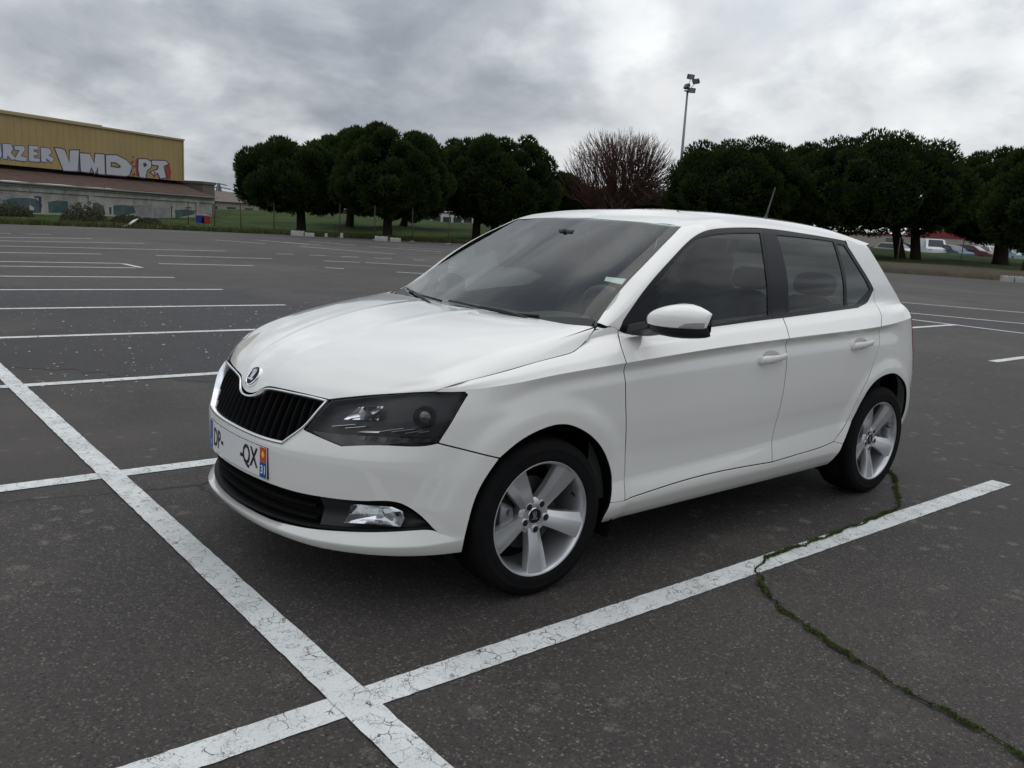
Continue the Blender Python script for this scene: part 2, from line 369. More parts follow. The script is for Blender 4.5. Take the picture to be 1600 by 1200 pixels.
# ================================================================== the car park and what lies round it
YA = -.0173; _ca, _sa = math.cos(YA), math.sin(YA)
def LF(a, b): return (_ca*a-_sa*b, _sa*a+_ca*b)                 # line frame -> world
def ray_dir(px, py): return _f + _r2*((px-800)/FPX) - _u2*((py-600)/FPX)
def at_depth(px, py, d): return Vector(CAM) + ray_dir(px, py)*d   # survey helper: a measured bearing at a distance
def ndmat(name):
    m = bpy.data.materials.new(name); m.use_nodes = True; MATS[name] = m; return m, m.node_tree, m.node_tree.nodes['Principled BSDF']
class NT:
    """small node-graph helper"""
    def __init__(s, nt): s.t = nt; s.tc = nt.nodes.new('ShaderNodeTexCoord').outputs['Object']
    def n(s, typ, **k):
        x = s.t.nodes.new(typ)
        for a, b in k.items(): setattr(x, a, b)
        return x
    def l(s, a, b): s.t.links.new(a, b)
    def map(s, sc, loc=(0, 0, 0), src=None):
        m = s.n('ShaderNodeMapping'); m.inputs['Scale'].default_value = sc if isinstance(sc, tuple) else (sc,)*3; m.inputs['Location'].default_value = loc; s.l(src or s.tc, m.inputs[0]); return m.outputs[0]
    def noise(s, scale, detail=5, rough=.55, vec=None, dist=0.):
        x = s.n('ShaderNodeTexNoise'); x.inputs['Scale'].default_value = scale; x.inputs['Detail'].default_value = detail; x.inputs['Roughness'].default_value = rough; x.inputs['Distortion'].default_value = dist; s.l(vec or s.tc, x.inputs['Vector']); return x.outputs['Fac']
    def vor(s, scale, feature='F1', out='Distance', vec=None, rand=1.):
        x = s.n('ShaderNodeTexVoronoi', feature=feature); x.inputs['Scale'].default_value = scale; x.inputs['Randomness'].default_value = rand; s.l(vec or s.tc, x.inputs['Vector']); return x.outputs[out]
    def rng(s, v, a, b, c=0., d=1., smooth=False):
        x = s.n('ShaderNodeMapRange', interpolation_type='SMOOTHSTEP' if smooth else 'LINEAR'); s.l(v, x.inputs[0])
        for i, k in enumerate((a, b, c, d)): x.inputs[i+1].default_value = k
        return x.outputs[0]
    def m(s, op, a, b=0., clamp=False):
        x = s.n('ShaderNodeMath', operation=op, use_clamp=clamp)
        for i, k in enumerate((a, b)):
            if isinstance(k, (int, float)): x.inputs[i].default_value = k
            else: s.l(k, x.inputs[i])
        return x.outputs[0]
    def mix(s, f, a, b, mode='MIX'):
        x = s.n('ShaderNodeMix', data_type='RGBA', blend_type=mode)
        for i, k in ((0, f), (6, a), (7, b)):
            if isinstance(k, (int, float)): x.inputs[i].default_value = k
            elif isinstance(k, tuple): x.inputs[i].default_value = (*k, 1)
            else: s.l(k, x.inputs[i])
        return x.outputs[2]
    def bump(s, h, st=.3, d=.01, nrm=None):
        x = s.n('ShaderNodeBump'); x.inputs['Strength'].default_value = st; x.inputs['Distance'].default_value = d; s.l(h, x.inputs['Height'])
        if nrm is not None: s.l(nrm, x.inputs['Normal'])
        return x.outputs[0]
def asphalt_nodes(g, base=(.048, .040, .0355), alt=(.033, .028, .0255), light=(.068, .058, .051)):
    """worn asphalt: broad stains, aggregate, pale lichen spots, hairline cracks"""
    c = g.mix(g.rng(g.noise(.35, 6, .6), .38, .64, 0, 1, True), base, alt)
    c = g.mix(g.rng(g.noise(1.9, 6, .65), .46, .70, 0, .9, True), c, light)
    agg = g.vor(160, 'F1', 'Color'); sep = g.n('ShaderNodeSeparateColor'); g.l(agg, sep.inputs[0])
    c = g.mix(g.rng(sep.outputs[0], .80, .98, 0, .8), c, (.150, .132, .115)); c = g.mix(g.rng(sep.outputs[1], .60, .95, 0, .7), c, (.016, .014, .014))
    st2 = g.n('ShaderNodeSeparateColor'); g.l(g.vor(82, 'F1', 'Color'), st2.inputs[0]); c = g.mix(g.m('MULTIPLY', g.rng(st2.outputs[0], .90, .97), g.rng(g.vor(82), .42, .30)), c, (.19, .172, .15)); c = g.mix(g.m('MULTIPLY', g.rng(st2.outputs[1], .84, .95), g.rng(g.vor(82), .46, .34)), c, (.012, .011, .011))
    fine = g.noise(330, 4, .7); c = g.mix(g.rng(fine, .57, .72, 0, .6), c, (.125, .110, .098)); c = g.mix(g.rng(fine, .45, .33, 0, .6), c, (.016, .015, .015))
    big_ = g.noise(.12, 5, .6, None, .6); c = g.mix(g.rng(big_, .46, .58, 0, .65, True), c, (.030, .027, .026)); c = g.mix(g.rng(g.noise(.16, 4, .55, g.map(1., (31, 7, 0)), .4), .52, .66, 0, .6, True), c, (.078, .066, .057))
    drag = g.noise(1.1, 5, .6, g.map((.10, 1.6, 1.), (3, 5, 0))); c = g.mix(g.rng(drag, .58, .72, 0, .45, True), c, (.030, .027, .027))
    # pale weathered spots
    wv = g.map(1., src=None); warp = g.noise(9, 4, .6)
    v2 = g.n('ShaderNodeVectorMath', operation='ADD'); vs_ = g.n('ShaderNodeVectorMath', operation='SCALE'); nz = g.n('ShaderNodeTexNoise'); nz.inputs['Scale'].default_value = 14; nz.inputs['Detail'].default_value = 4; g.l(g.tc, nz.inputs['Vector']); g.l(nz.outputs['Color'], vs_.inputs[0]); vs_.inputs['Scale'].default_value = .09
    g.l(g.tc, v2.inputs[0]); g.l(vs_.outputs[0], v2.inputs[1])
    d = g.vor(8.5, 'F1', 'Distance', v2.outputs[0]); pick = g.vor(8.5, 'F1', 'Color', v2.outputs[0]); ps = g.n('ShaderNodeSeparateColor'); g.l(pick, ps.inputs[0])
    spot = g.m('MULTIPLY', g.rng(d, .30, .16, 0, 1, True), g.rng(ps.outputs[0], .50, .58)); spot = g.m('MULTIPLY', spot, g.rng(g.noise(60, 3, .7), .38, .60)); spot = g.m('MULTIPLY', spot, g.rng(g.noise(.5, 3, .5), .42, .56))
    c = g.mix(g.m('MULTIPLY', spot, .75), c, (.17, .158, .132))
    crk = g.m('MULTIPLY', g.rng(g.vor(.33, 'DISTANCE_TO_EDGE', 'Distance', v2.outputs[0]), .006, .0015), g.rng(g.noise(.21, 3, .5), .56, .62)); c = g.mix(crk, c, (.012, .012, .011))
    h = g.m('ADD', g.m('MULTIPLY', sep.outputs[0], .5), g.m('MULTIPLY', fine, .8)); h = g.m('SUBTRACT', h, g.m('MULTIPLY', crk, 2.))
    return c, h
def asphalt(name, **k):
    m, nt, b = ndmat(name); g = NT(nt); c, h = asphalt_nodes(g, **k); g.l(c, b.inputs['Base Color']); b.inputs['Roughness'].default_value = .76; b.inputs['Specular IOR Level'].default_value = .42
    g.l(g.bump(h, .8, .005), b.inputs['Normal']); return m
asphalt('asphalt'); asphalt('asphalt_dark', base=(.026, .025, .031), alt=(.017, .017, .022), light=(.036, .035, .041))
def line_mat():
    m, nt, b = ndmat('line_paint'); g = NT(nt)
    ca, h = asphalt_nodes(g)
    nz = g.n('ShaderNodeTexNoise'); nz.inputs['Scale'].default_value = 22; nz.inputs['Detail'].default_value = 5; g.l(g.tc, nz.inputs['Vector']); vs_ = g.n('ShaderNodeVectorMath', operation='SCALE'); g.l(nz.outputs['Color'], vs_.inputs[0]); vs_.inputs['Scale'].default_value = .035
    v2 = g.n('ShaderNodeVectorMath', operation='ADD'); g.l(g.tc, v2.inputs[0]); g.l(vs_.outputs[0], v2.inputs[1])
    e1 = g.rng(g.vor(24, 'DISTANCE_TO_EDGE', 'Distance', v2.outputs[0]), .042, .012); e2 = g.rng(g.vor(70, 'DISTANCE_TO_EDGE', 'Distance', v2.outputs[0]), .05, .02)
    cracks = g.m('MAXIMUM', g.m('MULTIPLY', e1, g.rng(g.noise(13, 5, .7), .47, .60)), g.m('MULTIPLY', e2, g.rng(g.noise(9, 5, .7), .50, .62)))
    wear = g.rng(g.noise(34, 8, .78), .555, .63); wear = g.m('MULTIPLY', wear, g.rng(g.noise(2.6, 4, .6), .47, .60))
    chips = g.rng(g.noise(110, 5, .75), .62, .68)
    gone = g.m('MAXIMUM', g.m('MAXIMUM', cracks, wear), chips)
    paint = g.mix(g.rng(g.noise(3.1, 5, .6), .35, .7), (.68, .69, .68), (.53, .54, .53)); paint = g.mix(g.rng(g.noise(160, 3, .6), .5, .75, 0, .5), paint, (.36, .365, .35))
    g.l(g.mix(gone, paint, ca), b.inputs['Base Color']); b.inputs['Roughness'].default_value = .7; b.inputs['Specular IOR Level'].default_value = .3
    hh = g.m('SUBTRACT', g.m('MULTIPLY', h, .35), g.m('MULTIPLY', gone, .8)); g.l(g.bump(hh, .5, .003), b.inputs['Normal'])
line_mat()
def grass_mat():
    m, nt, b = ndmat('bank_grass'); g = NT(nt)
    c = g.mix(g.rng(g.noise(.25, 7, .7), .40, .62), (.026, .050, .011), (.060, .092, .020)); c = g.mix(g.rng(g.noise(.9, 7, .75), .52, .68), c, (.075, .066, .036)); c = g.mix(g.rng(g.noise(5, 6, .75), .52, .36), c, (.010, .018, .005))
    g.l(c, b.inputs['Base Color']); b.inputs['Roughness'].default_value = .95; b.inputs['Specular IOR Level'].default_value = .1; g.l(g.bump(g.noise(9, 6, .7), .9, .15), b.inputs['Normal'])
grass_mat()
mat('verge_soil', (.085, .070, .055), .95, spec=.1, noise=(.8, .9, (.06, .055, .035)), bump=(6, .8, .1))
mat('concrete', (.36, .35, .33), .85, noise=(5, .7, (.24, .23, .21)), bump=(60, .3, .01))
# --- ground sheet to the horizon
def sheet(name, pts, z, m, kind='structure', label=None, cat=None):
    o = pyobj(name, [(x, y, z) for x, y in pts], [tuple(range(len(pts)))], m); tag(o, label, cat, None, kind); return o
LOT_EDGE = [(30, -43), (8, -45.5), (-5.5, -46.6), (-14, -48.6), (-20.7, -48.2), (-26, -46.6), (-31, -44.2), (-35.5, -40), (-39, -33), (-42, -26), (-44.2, -20.5), (-46.3, -15.5), (-48.5, -8), (-52, 4), (-58, 22)]
LOT_EDGE = [LF(*p) for p in LOT_EDGE]
sheet('ground', [(-900, -900), (900, -900), (900, 900), (-900, 900)], -.012, MATS['verge_soil'])
lot = LOT_EDGE+[(-60, 60), (60, 60), (60, -40)]
bm = bmesh.new(); vsb = [bm.verts.new((x, y, 0.)) for x, y in lot]; bm.faces.new(vsb); bmesh.ops.triangulate(bm, faces=bm.faces); me = bpy.data.meshes.new('car_park'); bm.to_mesh(me); bm.free()
for p_ in me.polygons:
    if p_.normal.z < 0: me.flip_normals(); break
tag(link('car_park', me, MATS['asphalt']), kind='structure')
# newer dark strip that crosses the bays
dk = [(7., -5.6), (.85, -4.75), (.3, -4.35), (-.3, -3.6), (-3.2, -2.6), (-9, -3.2), (-13, -5.8), (-12, -10.6), (-5.9, -10.9), (-4.1, -11.6), (-2.6, -11.85), (-1.4, -11.4), (-.2, -12.2), (6.5, -13.4)]
rnd = random.Random(4); dk2 = []
for i, (a, b) in enumerate(dk):
    a2, b2 = dk[(i+1) % len(dk)]
    for k in range(8): t = k/8; dk2.append(LF(a+(a2-a)*t+rnd.uniform(-.09, .09), b+(b2-b)*t+rnd.uniform(-.09, .09)))
sheet('asphalt_strip', dk2, .0022, MATS['asphalt_dark'])
sheet('asphalt_strip', [LF(*p) for p in [(-14.55, -12), (-16.3, -12), (-17.4, -1), (-17.2, 9), (-14.1, 9), (-14.35, -2.8)]], .0022, MATS['asphalt_dark'])
# --- painted bay lines (line frame coordinates, centre line, width)
def bay_line(p, q, w=.112, z=.008, seed=0, rag=.0020):
    p = Vector(p); q = Vector(q); d = q-p; L_ = d.length; d /= L_; nrm = Vector((-d.y, d.x)); n = max(2, min(420, int(L_/.022))); r_ = random.Random(seed); V = []
    for i in range(n+1):
        t = L_*i/n
        for s_ in (-1, 1):
            e = r_.uniform(-rag, rag) if 0 < i < n else 0
            c = p+d*t+nrm*(s_*(w/2+e)); V.append((*LF(c.x, c.y), z))
    o = pyobj('parking_line', V, [(2*i, 2*i+2, 2*i+3, 2*i+1) for i in range(n)], MATS['line_paint']); tag(o, kind='structure'); return o
PITCH_ = 2.508
bay_line((.896, 3.2), (.896, -19.0), .112, .0062, 1)
for k in range(0, 8): bay_line((5.26, 1.103-PITCH_*k), (-3.455, 1.103-PITCH_*k), .110, .0050 if k in (2, 3, 4) else .0036, 10+k)
for i, (p, q) in enumerate([((-3.6, -16.55), (-3.55, -17.75)), ((4, -17.7), (-3.55, -17.85)), ((4, -20.4), (-4.02, -21.5)), ((4, -23.9), (-8.65, -24.95)), ((-1.5, -27.3), (-7.26, -29.)), ((-1, -29.4), (-6.24, -31.8)), ((-4.44, -34.1), (-5.4, -34.5)), ((0, -33.8), (-3.98, -34.1)),
    ((-5.37, -21.45), (-8.55, -21.1)), ((-4.39, -17.97), (-6.62, -17.77)), ((-8.43, -17.48), (-8.83, -17.2)), ((-9.8, -16.2), (-10.5, -15.6)), ((-10.04, -24.1), (-10.6, -24.)), ((-11.07, -23.8), (-11.58, -23.61)), ((-11.96, -23.28), (-12.56, -23.18)), ((-13., -22.87), (-13.56, -22.67)), ((-14.27, -22.37), (-14.6, -22.2)),
    ((-9.93, -20.53), (-10.97, -20.18)), ((-11.09, -20.09), (-13.4, -18.5)), ((-11.94, -34.85), (-13.16, -32.35)), ((-14.55, -36.7), (-15.6, -33.3)), ((-15.26, -35.), (-16.06, -32.95)), ((-13.97, -30.62), (-15.81, -26.24)), ((-17.55, -37.3), (-18.63, -34.4)), ((-18.72, -33.3), (-20.56, -29.74)), ((-20.75, -34.), (-23, -32)),
    ((-18.6, -9.6), (-21.6, -2.5)), ((-15.7, -7.2), (-17.6, -1.4)), ((-14.6, -7.5), (-14.3, 4.)), ((-9.9, -4.0), (-14.6, -4.11)), ((-9.55, -1.42), (-14.35, -1.45)), ((-12, -9), (-12.6, -6.5))]):
    bay_line(p, q, .12, .0048+.0003*(i % 4), 60+i)
# --- weedy crack through the bay edge
CRK = [(-3.05, .60), (-2.95, .69), (-2.72, .82), (-2.53, .94), (-2.32, 1.03), (-1.79, 1.065), (-1.35, 1.075), (-1.1, 1.08), (-.97, 1.13), (-.84, 1.24), (-.72, 1.4), (-.64, 1.59), (-.59, 1.77), (-.53, 1.95), (-.52, 2.11), (-.49, 2.27), (-.44, 2.42), (-.40, 2.62)]
def polyl(pts, step):
    P = [Vector(p) for p in pts]; out = []
    for a, b in zip(P[:-1], P[1:]):
        n = max(1, int((b-a).length/step)); out += [a+(b-a)*k/n for k in range(n)]
    return out+[P[-1]]
mat('crack_soil', (.020, .017, .012), .95, spec=.1, bump=(80, .6, .01)); mat('moss', (.046, .082, .014), .9, spec=.15, noise=(30, .9, (.070, .095, .022))); mat('moss_dry', (.055, .052, .020), .9, spec=.1)
rnd = random.Random(8); pc = polyl(CRK, .02); pc = [p+Vector((rnd.gauss(0, .003)+.006*math.sin(i*.7+math.sin(i*.31)*2), rnd.gauss(0, .003)+.006*math.cos(i*.5+math.sin(i*.23)*2))) for i, p in enumerate(pc)]; V = []
for i, p in enumerate(pc):
    d = (pc[min(i+1, len(pc)-1)]-pc[max(i-1, 0)]).normalized(); nrm = Vector((-d.y, d.x)); w = rnd.uniform(.002, .007); j = rnd.uniform(-.006, .006)+.008*math.sin(i*.55)*math.sin(i*.21)
    V += [(*LF(*(p+nrm*(j+w))), .0075), (*LF(*(p+nrm*(j-w))), .0075)]
tag(pyobj('crack', V, [(2*i, 2*i+2, 2*i+3, 2*i+1) for i in range(len(pc)-1)], MATS['crack_soil']), kind='structure')
def tuft_field(name, pts, n, spread, hmin, hmax, m, seed, lean=.6, wid=.0035, z0=.008, dens=None):
    r_ = random.Random(seed); V = []; F = []
    for k in range(n):
        t = r_.random()*(len(pts)-1); i = int(t); p = pts[i]+(pts[min(i+1, len(pts)-1)]-pts[i])*(t-i)
        if dens is not None and r_.random() > dens(i/len(pts)): continue
        x, y = LF(p.x+r_.gauss(0, spread), p.y+r_.gauss(0, spread)); h = r_.uniform(hmin, hmax); a = r_.random()*6.283; l = r_.random()*lean*h; w = r_.uniform(.6, 1.4)*wid
        b = len(V); ca, sa = math.cos(a), math.sin(a); c2, s2 = math.cos(a+1.57), math.sin(a+1.57)
        V += [(x-c2*w, y-s2*w, z0), (x+c2*w, y+s2*w, z0), (x+ca*l*.5+c2*w*.8, y+sa*l*.5+s2*w*.8, z0+h*.6), (x+ca*l*.5-c2*w*.8, y+sa*l*.5-s2*w*.8, z0+h*.6), (x+ca*l, y+sa*l, z0+h)]
        F += [(b, b+1, b+2, b+3), (b+3, b+2, b+4)]
    o = pyobj(name, V, F, m); tag(o, None, None, None, 'stuff'); return o
dn = lambda t: .10+.90*(math.sin(t*53)+math.sin(t*131+1)+.6*math.sin(t*29) > -.1)
o = tuft_field('crack_moss', pc, 13000, .0055, .002, .0085, MATS['moss'], 2, .9, .0022, dens=dn); tag(o, 'green moss growing along the curved crack in the asphalt', 'moss')
o = tuft_field('crack_moss', pc, 5000, .0065, .002, .008, MATS['moss_dry'], 3, .9, .0022, dens=dn); tag(o, 'dry yellowish moss mixed into the curved asphalt crack', 'moss')
# pale chips strewn over the dark strip
mat('chip_stone', (.42, .41, .40), .8); rnd = random.Random(21); V = []; F = []
for k in range(1100):
    a = rnd.uniform(-6, 3.5); b = rnd.uniform(-9.6, -3.3) if rnd.random() < .85 else rnd.uniform(-4.6, -2.7)
    if not (b > -9.2 and b < -3.4-.25*abs(a)*0): continue
    x, y = LF(a, b); s_ = rnd.uniform(.003, .014)*(1 if rnd.random() < .85 else 1.7); n = 5; i0 = len(V); ph = rnd.random()*6
    for j in range(n): t = ph+2*math.pi*j/n; V.append((x+s_*rnd.uniform(.6, 1.)*math.cos(t), y+s_*.7*rnd.uniform(.6, 1.)*math.sin(t), .006))
    V.append((x, y, .006+s_*.5)); F += [(i0+j, i0+(j+1) % n, i0+n) for j in range(n)]
tag(pyobj('stone_chips', V, F, MATS['chip_stone']), 'pale stone chips scattered over the dark asphalt strip', 'gravel', None, 'stuff')
# --- grass bank behind the far edge (height field)
def bank_h(x, y, d):
    h = 1.25*float(sstep((d-1.)/38.))+.10*math.sin(x*.31+y*.2)*float(sstep(d/12.))+.06*math.sin(x*.9-y*.7)
    mound = .9*math.exp(-(((x+38)/16)**2+((y+96)/12)**2)); return max(.02, h+mound)*float(sstep(d/4.))*1.+.0
E2 = [Vector(p) for p in LOT_EDGE]
V = []; F = []; nd = 26; E3 = []
for i, p in enumerate(E2):
    t = (E2[min(i+1, len(E2)-1)]-E2[max(i-1, 0)]).normalized(); nrm = Vector((t.y, -t.x))
    if nrm.dot(p) < 0: nrm = -nrm
    E3.append((p, nrm))
E2 = E3
sub = []
for i in range(len(E2)-1):
    for k in range(10): t = k/10; sub.append((E2[i][0].lerp(E2[i+1][0], t), E2[i][1].lerp(E2[i+1][1], t).normalized()))
sub.append(E2[-1]); rnd = random.Random(5)
bank_top = {}
for i, (p, nrm) in enumerate(sub):
    for j in range(nd):
        d = 62*(j/(nd-1))**1.7; q = p+nrm*d
        k = i/len(sub); h = bank_h(q.x, q.y, d)*(1 if k < .62 else 1-.55*(k-.62)/.38)*(.42+.58*float(sstep((k-.26)/.14)))
        V.append((q.x+(rnd.uniform(-.15, .15) if j else 0), q.y, (h if j else .01)+(rnd.uniform(-.02, .03) if j else 0)-(.02 if j == 0 else 0)))
n_s = len(sub); F = [(i*nd+j, (i+1)*nd+j, (i+1)*nd+j+1, i*nd+j+1) for i in range(n_s-1) for j in range(nd-1)]
bank = pyobj('grass_bank', V, F, MATS['bank_grass'], None, True); tag(bank, kind='structure')
_bk = np.array(V)
def bank_z(x, y):
    d = (_bk[:, 0]-x)**2+(_bk[:, 1]-y)**2; i = np.argpartition(d, 4)[:4]; w = 1/(d[i]+.05); return float((w*_bk[i, 2]).sum()/w.sum())
# low soil verge wall on the right part, with a ragged dark edge
kb = MB(); vs2 = [(p, n_) for i, (p, n_) in enumerate(sub) if i >= .60*n_s]
V = []
for p, n_ in vs2:
    for d, z in ((-.10, 0.), (0., .16), (.35, .34), (1.6, .42), (5., .52)): q = p+n_*d; V.append((q.x, q.y, z+rnd.uniform(-.02, .02)*(z > 0)))
tag(pyobj('verge', V, [(i*5+j, (i+1)*5+j, (i+1)*5+j+1, i*5+j+1) for i in range(len(vs2)-1) for j in range(4)], MATS['verge_soil'], None, True), kind='structure')
# rough grass and litter along the edge
ep = [p for p, _ in sub]
def edge_tufts(name, lo, hi, n, m, seed, h, label):
    r_ = random.Random(seed); V = []; F = []
    for k in range(n):
        t = r_.uniform(lo, hi)*(len(sub)-1); i = int(t); p, nr = sub[i]; p = p.lerp(sub[min(i+1, len(sub)-1)][0], t-i); d = abs(r_.gauss(0, 1.5)); q = p+nr*d; z = bank_z(q.x, q.y) if d > .3 else 0.
        for b in range(5):
            a = r_.random()*6.283; hh = h*r_.uniform(.4, 1.2); l = hh*r_.uniform(.2, .7); w = .02; x, y = q.x+r_.gauss(0, .08), q.y+r_.gauss(0, .08); i0 = len(V); c2, s2 = math.cos(a+1.57)*w, math.sin(a+1.57)*w
            V += [(x-c2, y-s2, z-.03), (x+c2, y+s2, z-.03), (x+math.cos(a)*l, y+math.sin(a)*l, z+hh)]; F.append((i0, i0+1, i0+2))
    tag(pyobj(name, V, F, m), label, 'grass', None, 'stuff')
mat('grass_blade', (.045, .075, .018), .9, spec=.1, noise=(3, .8, (.075, .08, .03))); mat('dry_stalk', (.12, .095, .06), .95, spec=.1)
edge_tufts('edge_grass', .03, .62, 4200, MATS['grass_blade'], 31, .32, 'rough green grass along the far edge of the car park')
edge_tufts('dry_weeds', .02, .95, 2200, MATS['dry_stalk'], 32, .30, 'dry brown weeds along the far edge of the car park')
# ------------------------------------------------------------------ trees
mat('pine_needles', (.024, .043, .011), .9, spec=.08, noise=(.7, .85, (.050, .076, .018)))
mat('pine_core', (.004, .007, .003), .95, spec=.05)  # dark lumps added inside the crowns to block light
mat('pine_bark', (.050, .038, .030), .95, spec=.1, noise=(3, .7, (.03, .024, .02)), bump=(12, .8, .03)); mat('bare_twig', (.088, .050, .043), .9, spec=.1)
def pine_meshes(seed, W, H, z0, lobes=64, tufts=26000, squash=1.):
    """umbrella pine: crown radius W/2, total height H, crown underside z0 -> (crown verts/faces, core verts/faces, limb tips)"""
    r_ = random.Random(seed); rx = W/2; L = []
    zc0 = z0+.36*(H-z0); up_, dn_ = (H-zc0), (zc0-z0)
    for k in range(lobes):
        u = 1-2*(k+.5)/lobes; a = k*2.39996+r_.uniform(-.2, .2); s_ = math.sqrt(1-u*u); rad = rx*r_.uniform(.15, .30)
        rz = (up_-rad*1.0-.22) if u > 0 else dn_-rad*.75; rr = (rx-rad)*r_.uniform(.82, 1.06)
        L.append((s_**.62*rr*math.cos(a), s_**.62*rr*math.sin(a), zc0+u*rz*r_.uniform(.86, 1.04), rad))
    L.append((0, 0, zc0+.1*up_, min(rx*.72, up_*.8)))
    rg_ = np.random.default_rng(seed); LA = np.array(L[:-1]); area = LA[:, 3]**2; cnt = rg_.choice(len(LA), tufts, p=area/area.sum()); q = LA[cnt]
    n = rg_.normal(size=(tufts, 3)); n /= np.linalg.norm(n, axis=1)[:, None]
    rel = q[:, :3]-np.array([0, 0, zc0]); rel /= np.linalg.norm(rel, axis=1)[:, None]+1e-6
    flip = (n*rel).sum(1) < -.25; n[flip] -= 2*((n*rel).sum(1)[flip])[:, None]*rel[flip]       # tufts sit on the outer side of each lobe
    p = q[:, :3]+n*[1, 1, .9]*(q[:, 3]*rg_.uniform(.74, 1.04, tufts))[:, None]
    up = n+np.column_stack([rg_.uniform(-.35, .35, tufts), rg_.uniform(-.35, .35, tufts), .62+rg_.uniform(-.3, .3, tufts)]); up /= np.linalg.norm(up, axis=1)[:, None]
    ln = rg_.uniform(.15, .30, tufts)[:, None]; wd = rg_.uniform(.03, .06, tufts)[:, None]
    sd0 = np.cross(up, rg_.normal(size=(tufts, 3))); sd0 /= np.linalg.norm(sd0, axis=1)[:, None]+1e-9; sd1 = np.cross(up, sd0); VV = []
    for b in range(3):
        ang = b*1.05; sv = sd0*math.cos(ang)+sd1*math.sin(ang); tip = up+sv*rg_.uniform(-.55, .55, (tufts, 1)); tip /= np.linalg.norm(tip, axis=1)[:, None]
        VV.append(np.stack([p-sv*wd, p+sv*wd, p+tip*ln], 1))
    V = np.concatenate(VV, 0).reshape(-1, 3); F = np.arange(len(V)).reshape(-1, 3)
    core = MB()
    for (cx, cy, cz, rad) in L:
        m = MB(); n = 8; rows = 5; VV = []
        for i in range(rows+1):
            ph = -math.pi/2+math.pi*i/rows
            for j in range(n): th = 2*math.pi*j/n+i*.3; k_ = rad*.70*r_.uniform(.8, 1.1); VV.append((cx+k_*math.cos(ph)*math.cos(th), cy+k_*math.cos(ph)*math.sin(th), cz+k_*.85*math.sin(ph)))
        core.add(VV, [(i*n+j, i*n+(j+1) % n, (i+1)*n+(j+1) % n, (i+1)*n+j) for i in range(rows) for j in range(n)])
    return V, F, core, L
def LNs(a, b, n): return [a+(b-a)*i/(n-1) for i in range(n)]
def pine(base, W, H, z0, seed, label, trunks=1, r0=.30, foot=(0, 0), tufts=26000):
    t = empty('pine_tree', tuple(base), random.Random(seed).random()*6.28*0); tag(t, label, 'tree', 'stone pines along the far edge')
    V, F, core, L = pine_meshes(seed, W, H, z0, tufts=tufts)
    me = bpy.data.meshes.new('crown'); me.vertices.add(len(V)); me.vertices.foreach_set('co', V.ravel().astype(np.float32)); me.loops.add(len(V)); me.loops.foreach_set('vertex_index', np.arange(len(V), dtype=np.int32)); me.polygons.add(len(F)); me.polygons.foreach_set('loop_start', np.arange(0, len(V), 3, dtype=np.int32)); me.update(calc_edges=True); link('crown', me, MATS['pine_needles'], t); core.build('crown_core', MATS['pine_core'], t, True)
    r_ = random.Random(seed+100)
    for k in range(trunks):
        ox = (k-(trunks-1)/2)*1.1; m = MB(); side_ = Vector((_r2.x, _r2.y, 0)).normalized()*ox; fo = Vector((foot[0], foot[1], 0)); top = fo*.55+side_*1.8+Vector((0, 0, z0+(H-z0)*.5)); b = fo+side_+Vector((0, 0, -.5))
        pts = [b+(top-b)*s_+Vector((math.sin(s_*4+seed)*.12, math.cos(s_*3+seed)*.10, 0))*s_ for s_ in LNs(0, 1, 7)]
        m.tube(pts, [r0*(1.25-.75*s_) if s_ > .05 else r0*1.45 for s_ in LNs(0, 1, 7)], 10)
        for (cx, cy, cz, rad) in L[k::max(2, len(L)//9)]:
            s_ = pts[r_.choice((3, 4, 4))]; e = Vector((cx, cy, cz)); mid = s_.lerp(e, .55)+Vector((0, 0, -.25)); m.tube([s_, mid, e], [r0*.38, r0*.22, r0*.08], 6)
        m.build('trunk', MATS['pine_bark'], t, True)
    return t
def tree_at(px, base_y, top_y, left, right, depth, seed, label, trunk_px=None, z0f=.17, **k):
    """a pine surveyed by bearing and distance; metres follow from the distance"""
    cxp = (left+right)/2; b = at_depth(cxp, base_y, depth); tb_ = at_depth(trunk_px or cxp, base_y, depth); k['foot'] = (tb_.x-b.x, tb_.y-b.y); zb = bank_z(tb_.x, tb_.y); top = at_depth(cxp, top_y, depth).z; W = (right-left)/FPX*depth
    return pine((b.x, b.y, zb-.05), W, top-zb, max(1.3, (top-zb)*z0f), seed, label, **k)
tree_at(455, 362, 207, 364, 560, 60, 11, 'leftmost round dark pine nearest the graffiti hall', 471)
tree_at(560, 352, 192, 476, 652, 72, 12, 'tall dark pine standing behind the two leftmost pines', 545)
tree_at(598, 370, 190, 512, 706, 58, 13, 'tallest dark pine of the left group, with kerb stones at its foot', 605)
tree_at(668, 360, 208, 598, 752, 78, 14, 'dark pine half hidden between the left group and the broad pine', 628)
tree_at(775, 362, 200, 676, 874, 64, 15, 'broad dark pine left of the bare tree', 756, trunks=2)
tree_at(860, 362, 262, 796, 925, 74, 16, 'small dark pine low behind the broad one beside the bare tree', None)
tree_at(965, 372, 286, 872, 1064, 88, 17, 'low dark pine below the bare tree', None)
tree_at(1140, 380, 209, 1030, 1266, 68, 18, 'dark pine right of the bare tree in front of the floodlight mast', None)
tree_at(1250, 392, 222, 1180, 1330, 80, 24, 'dark pine filling the gap between the two broad right pines', None)
tree_at(1366, 408, 197, 1222, 1502, 66, 19, 'very broad dark pine with twin trunks behind the car roof', 1420, trunks=2, r0=.34)
tree_at(1540, 413, 228, 1456, 1645, 66, 20, 'dark pine with a low spreading crown at the right edge', 1563, r0=.5)
tree_at(1630, 430, 212, 1520, 1760, 52, 22, 'nearest dark pine cut by the right edge of the picture', 1600)
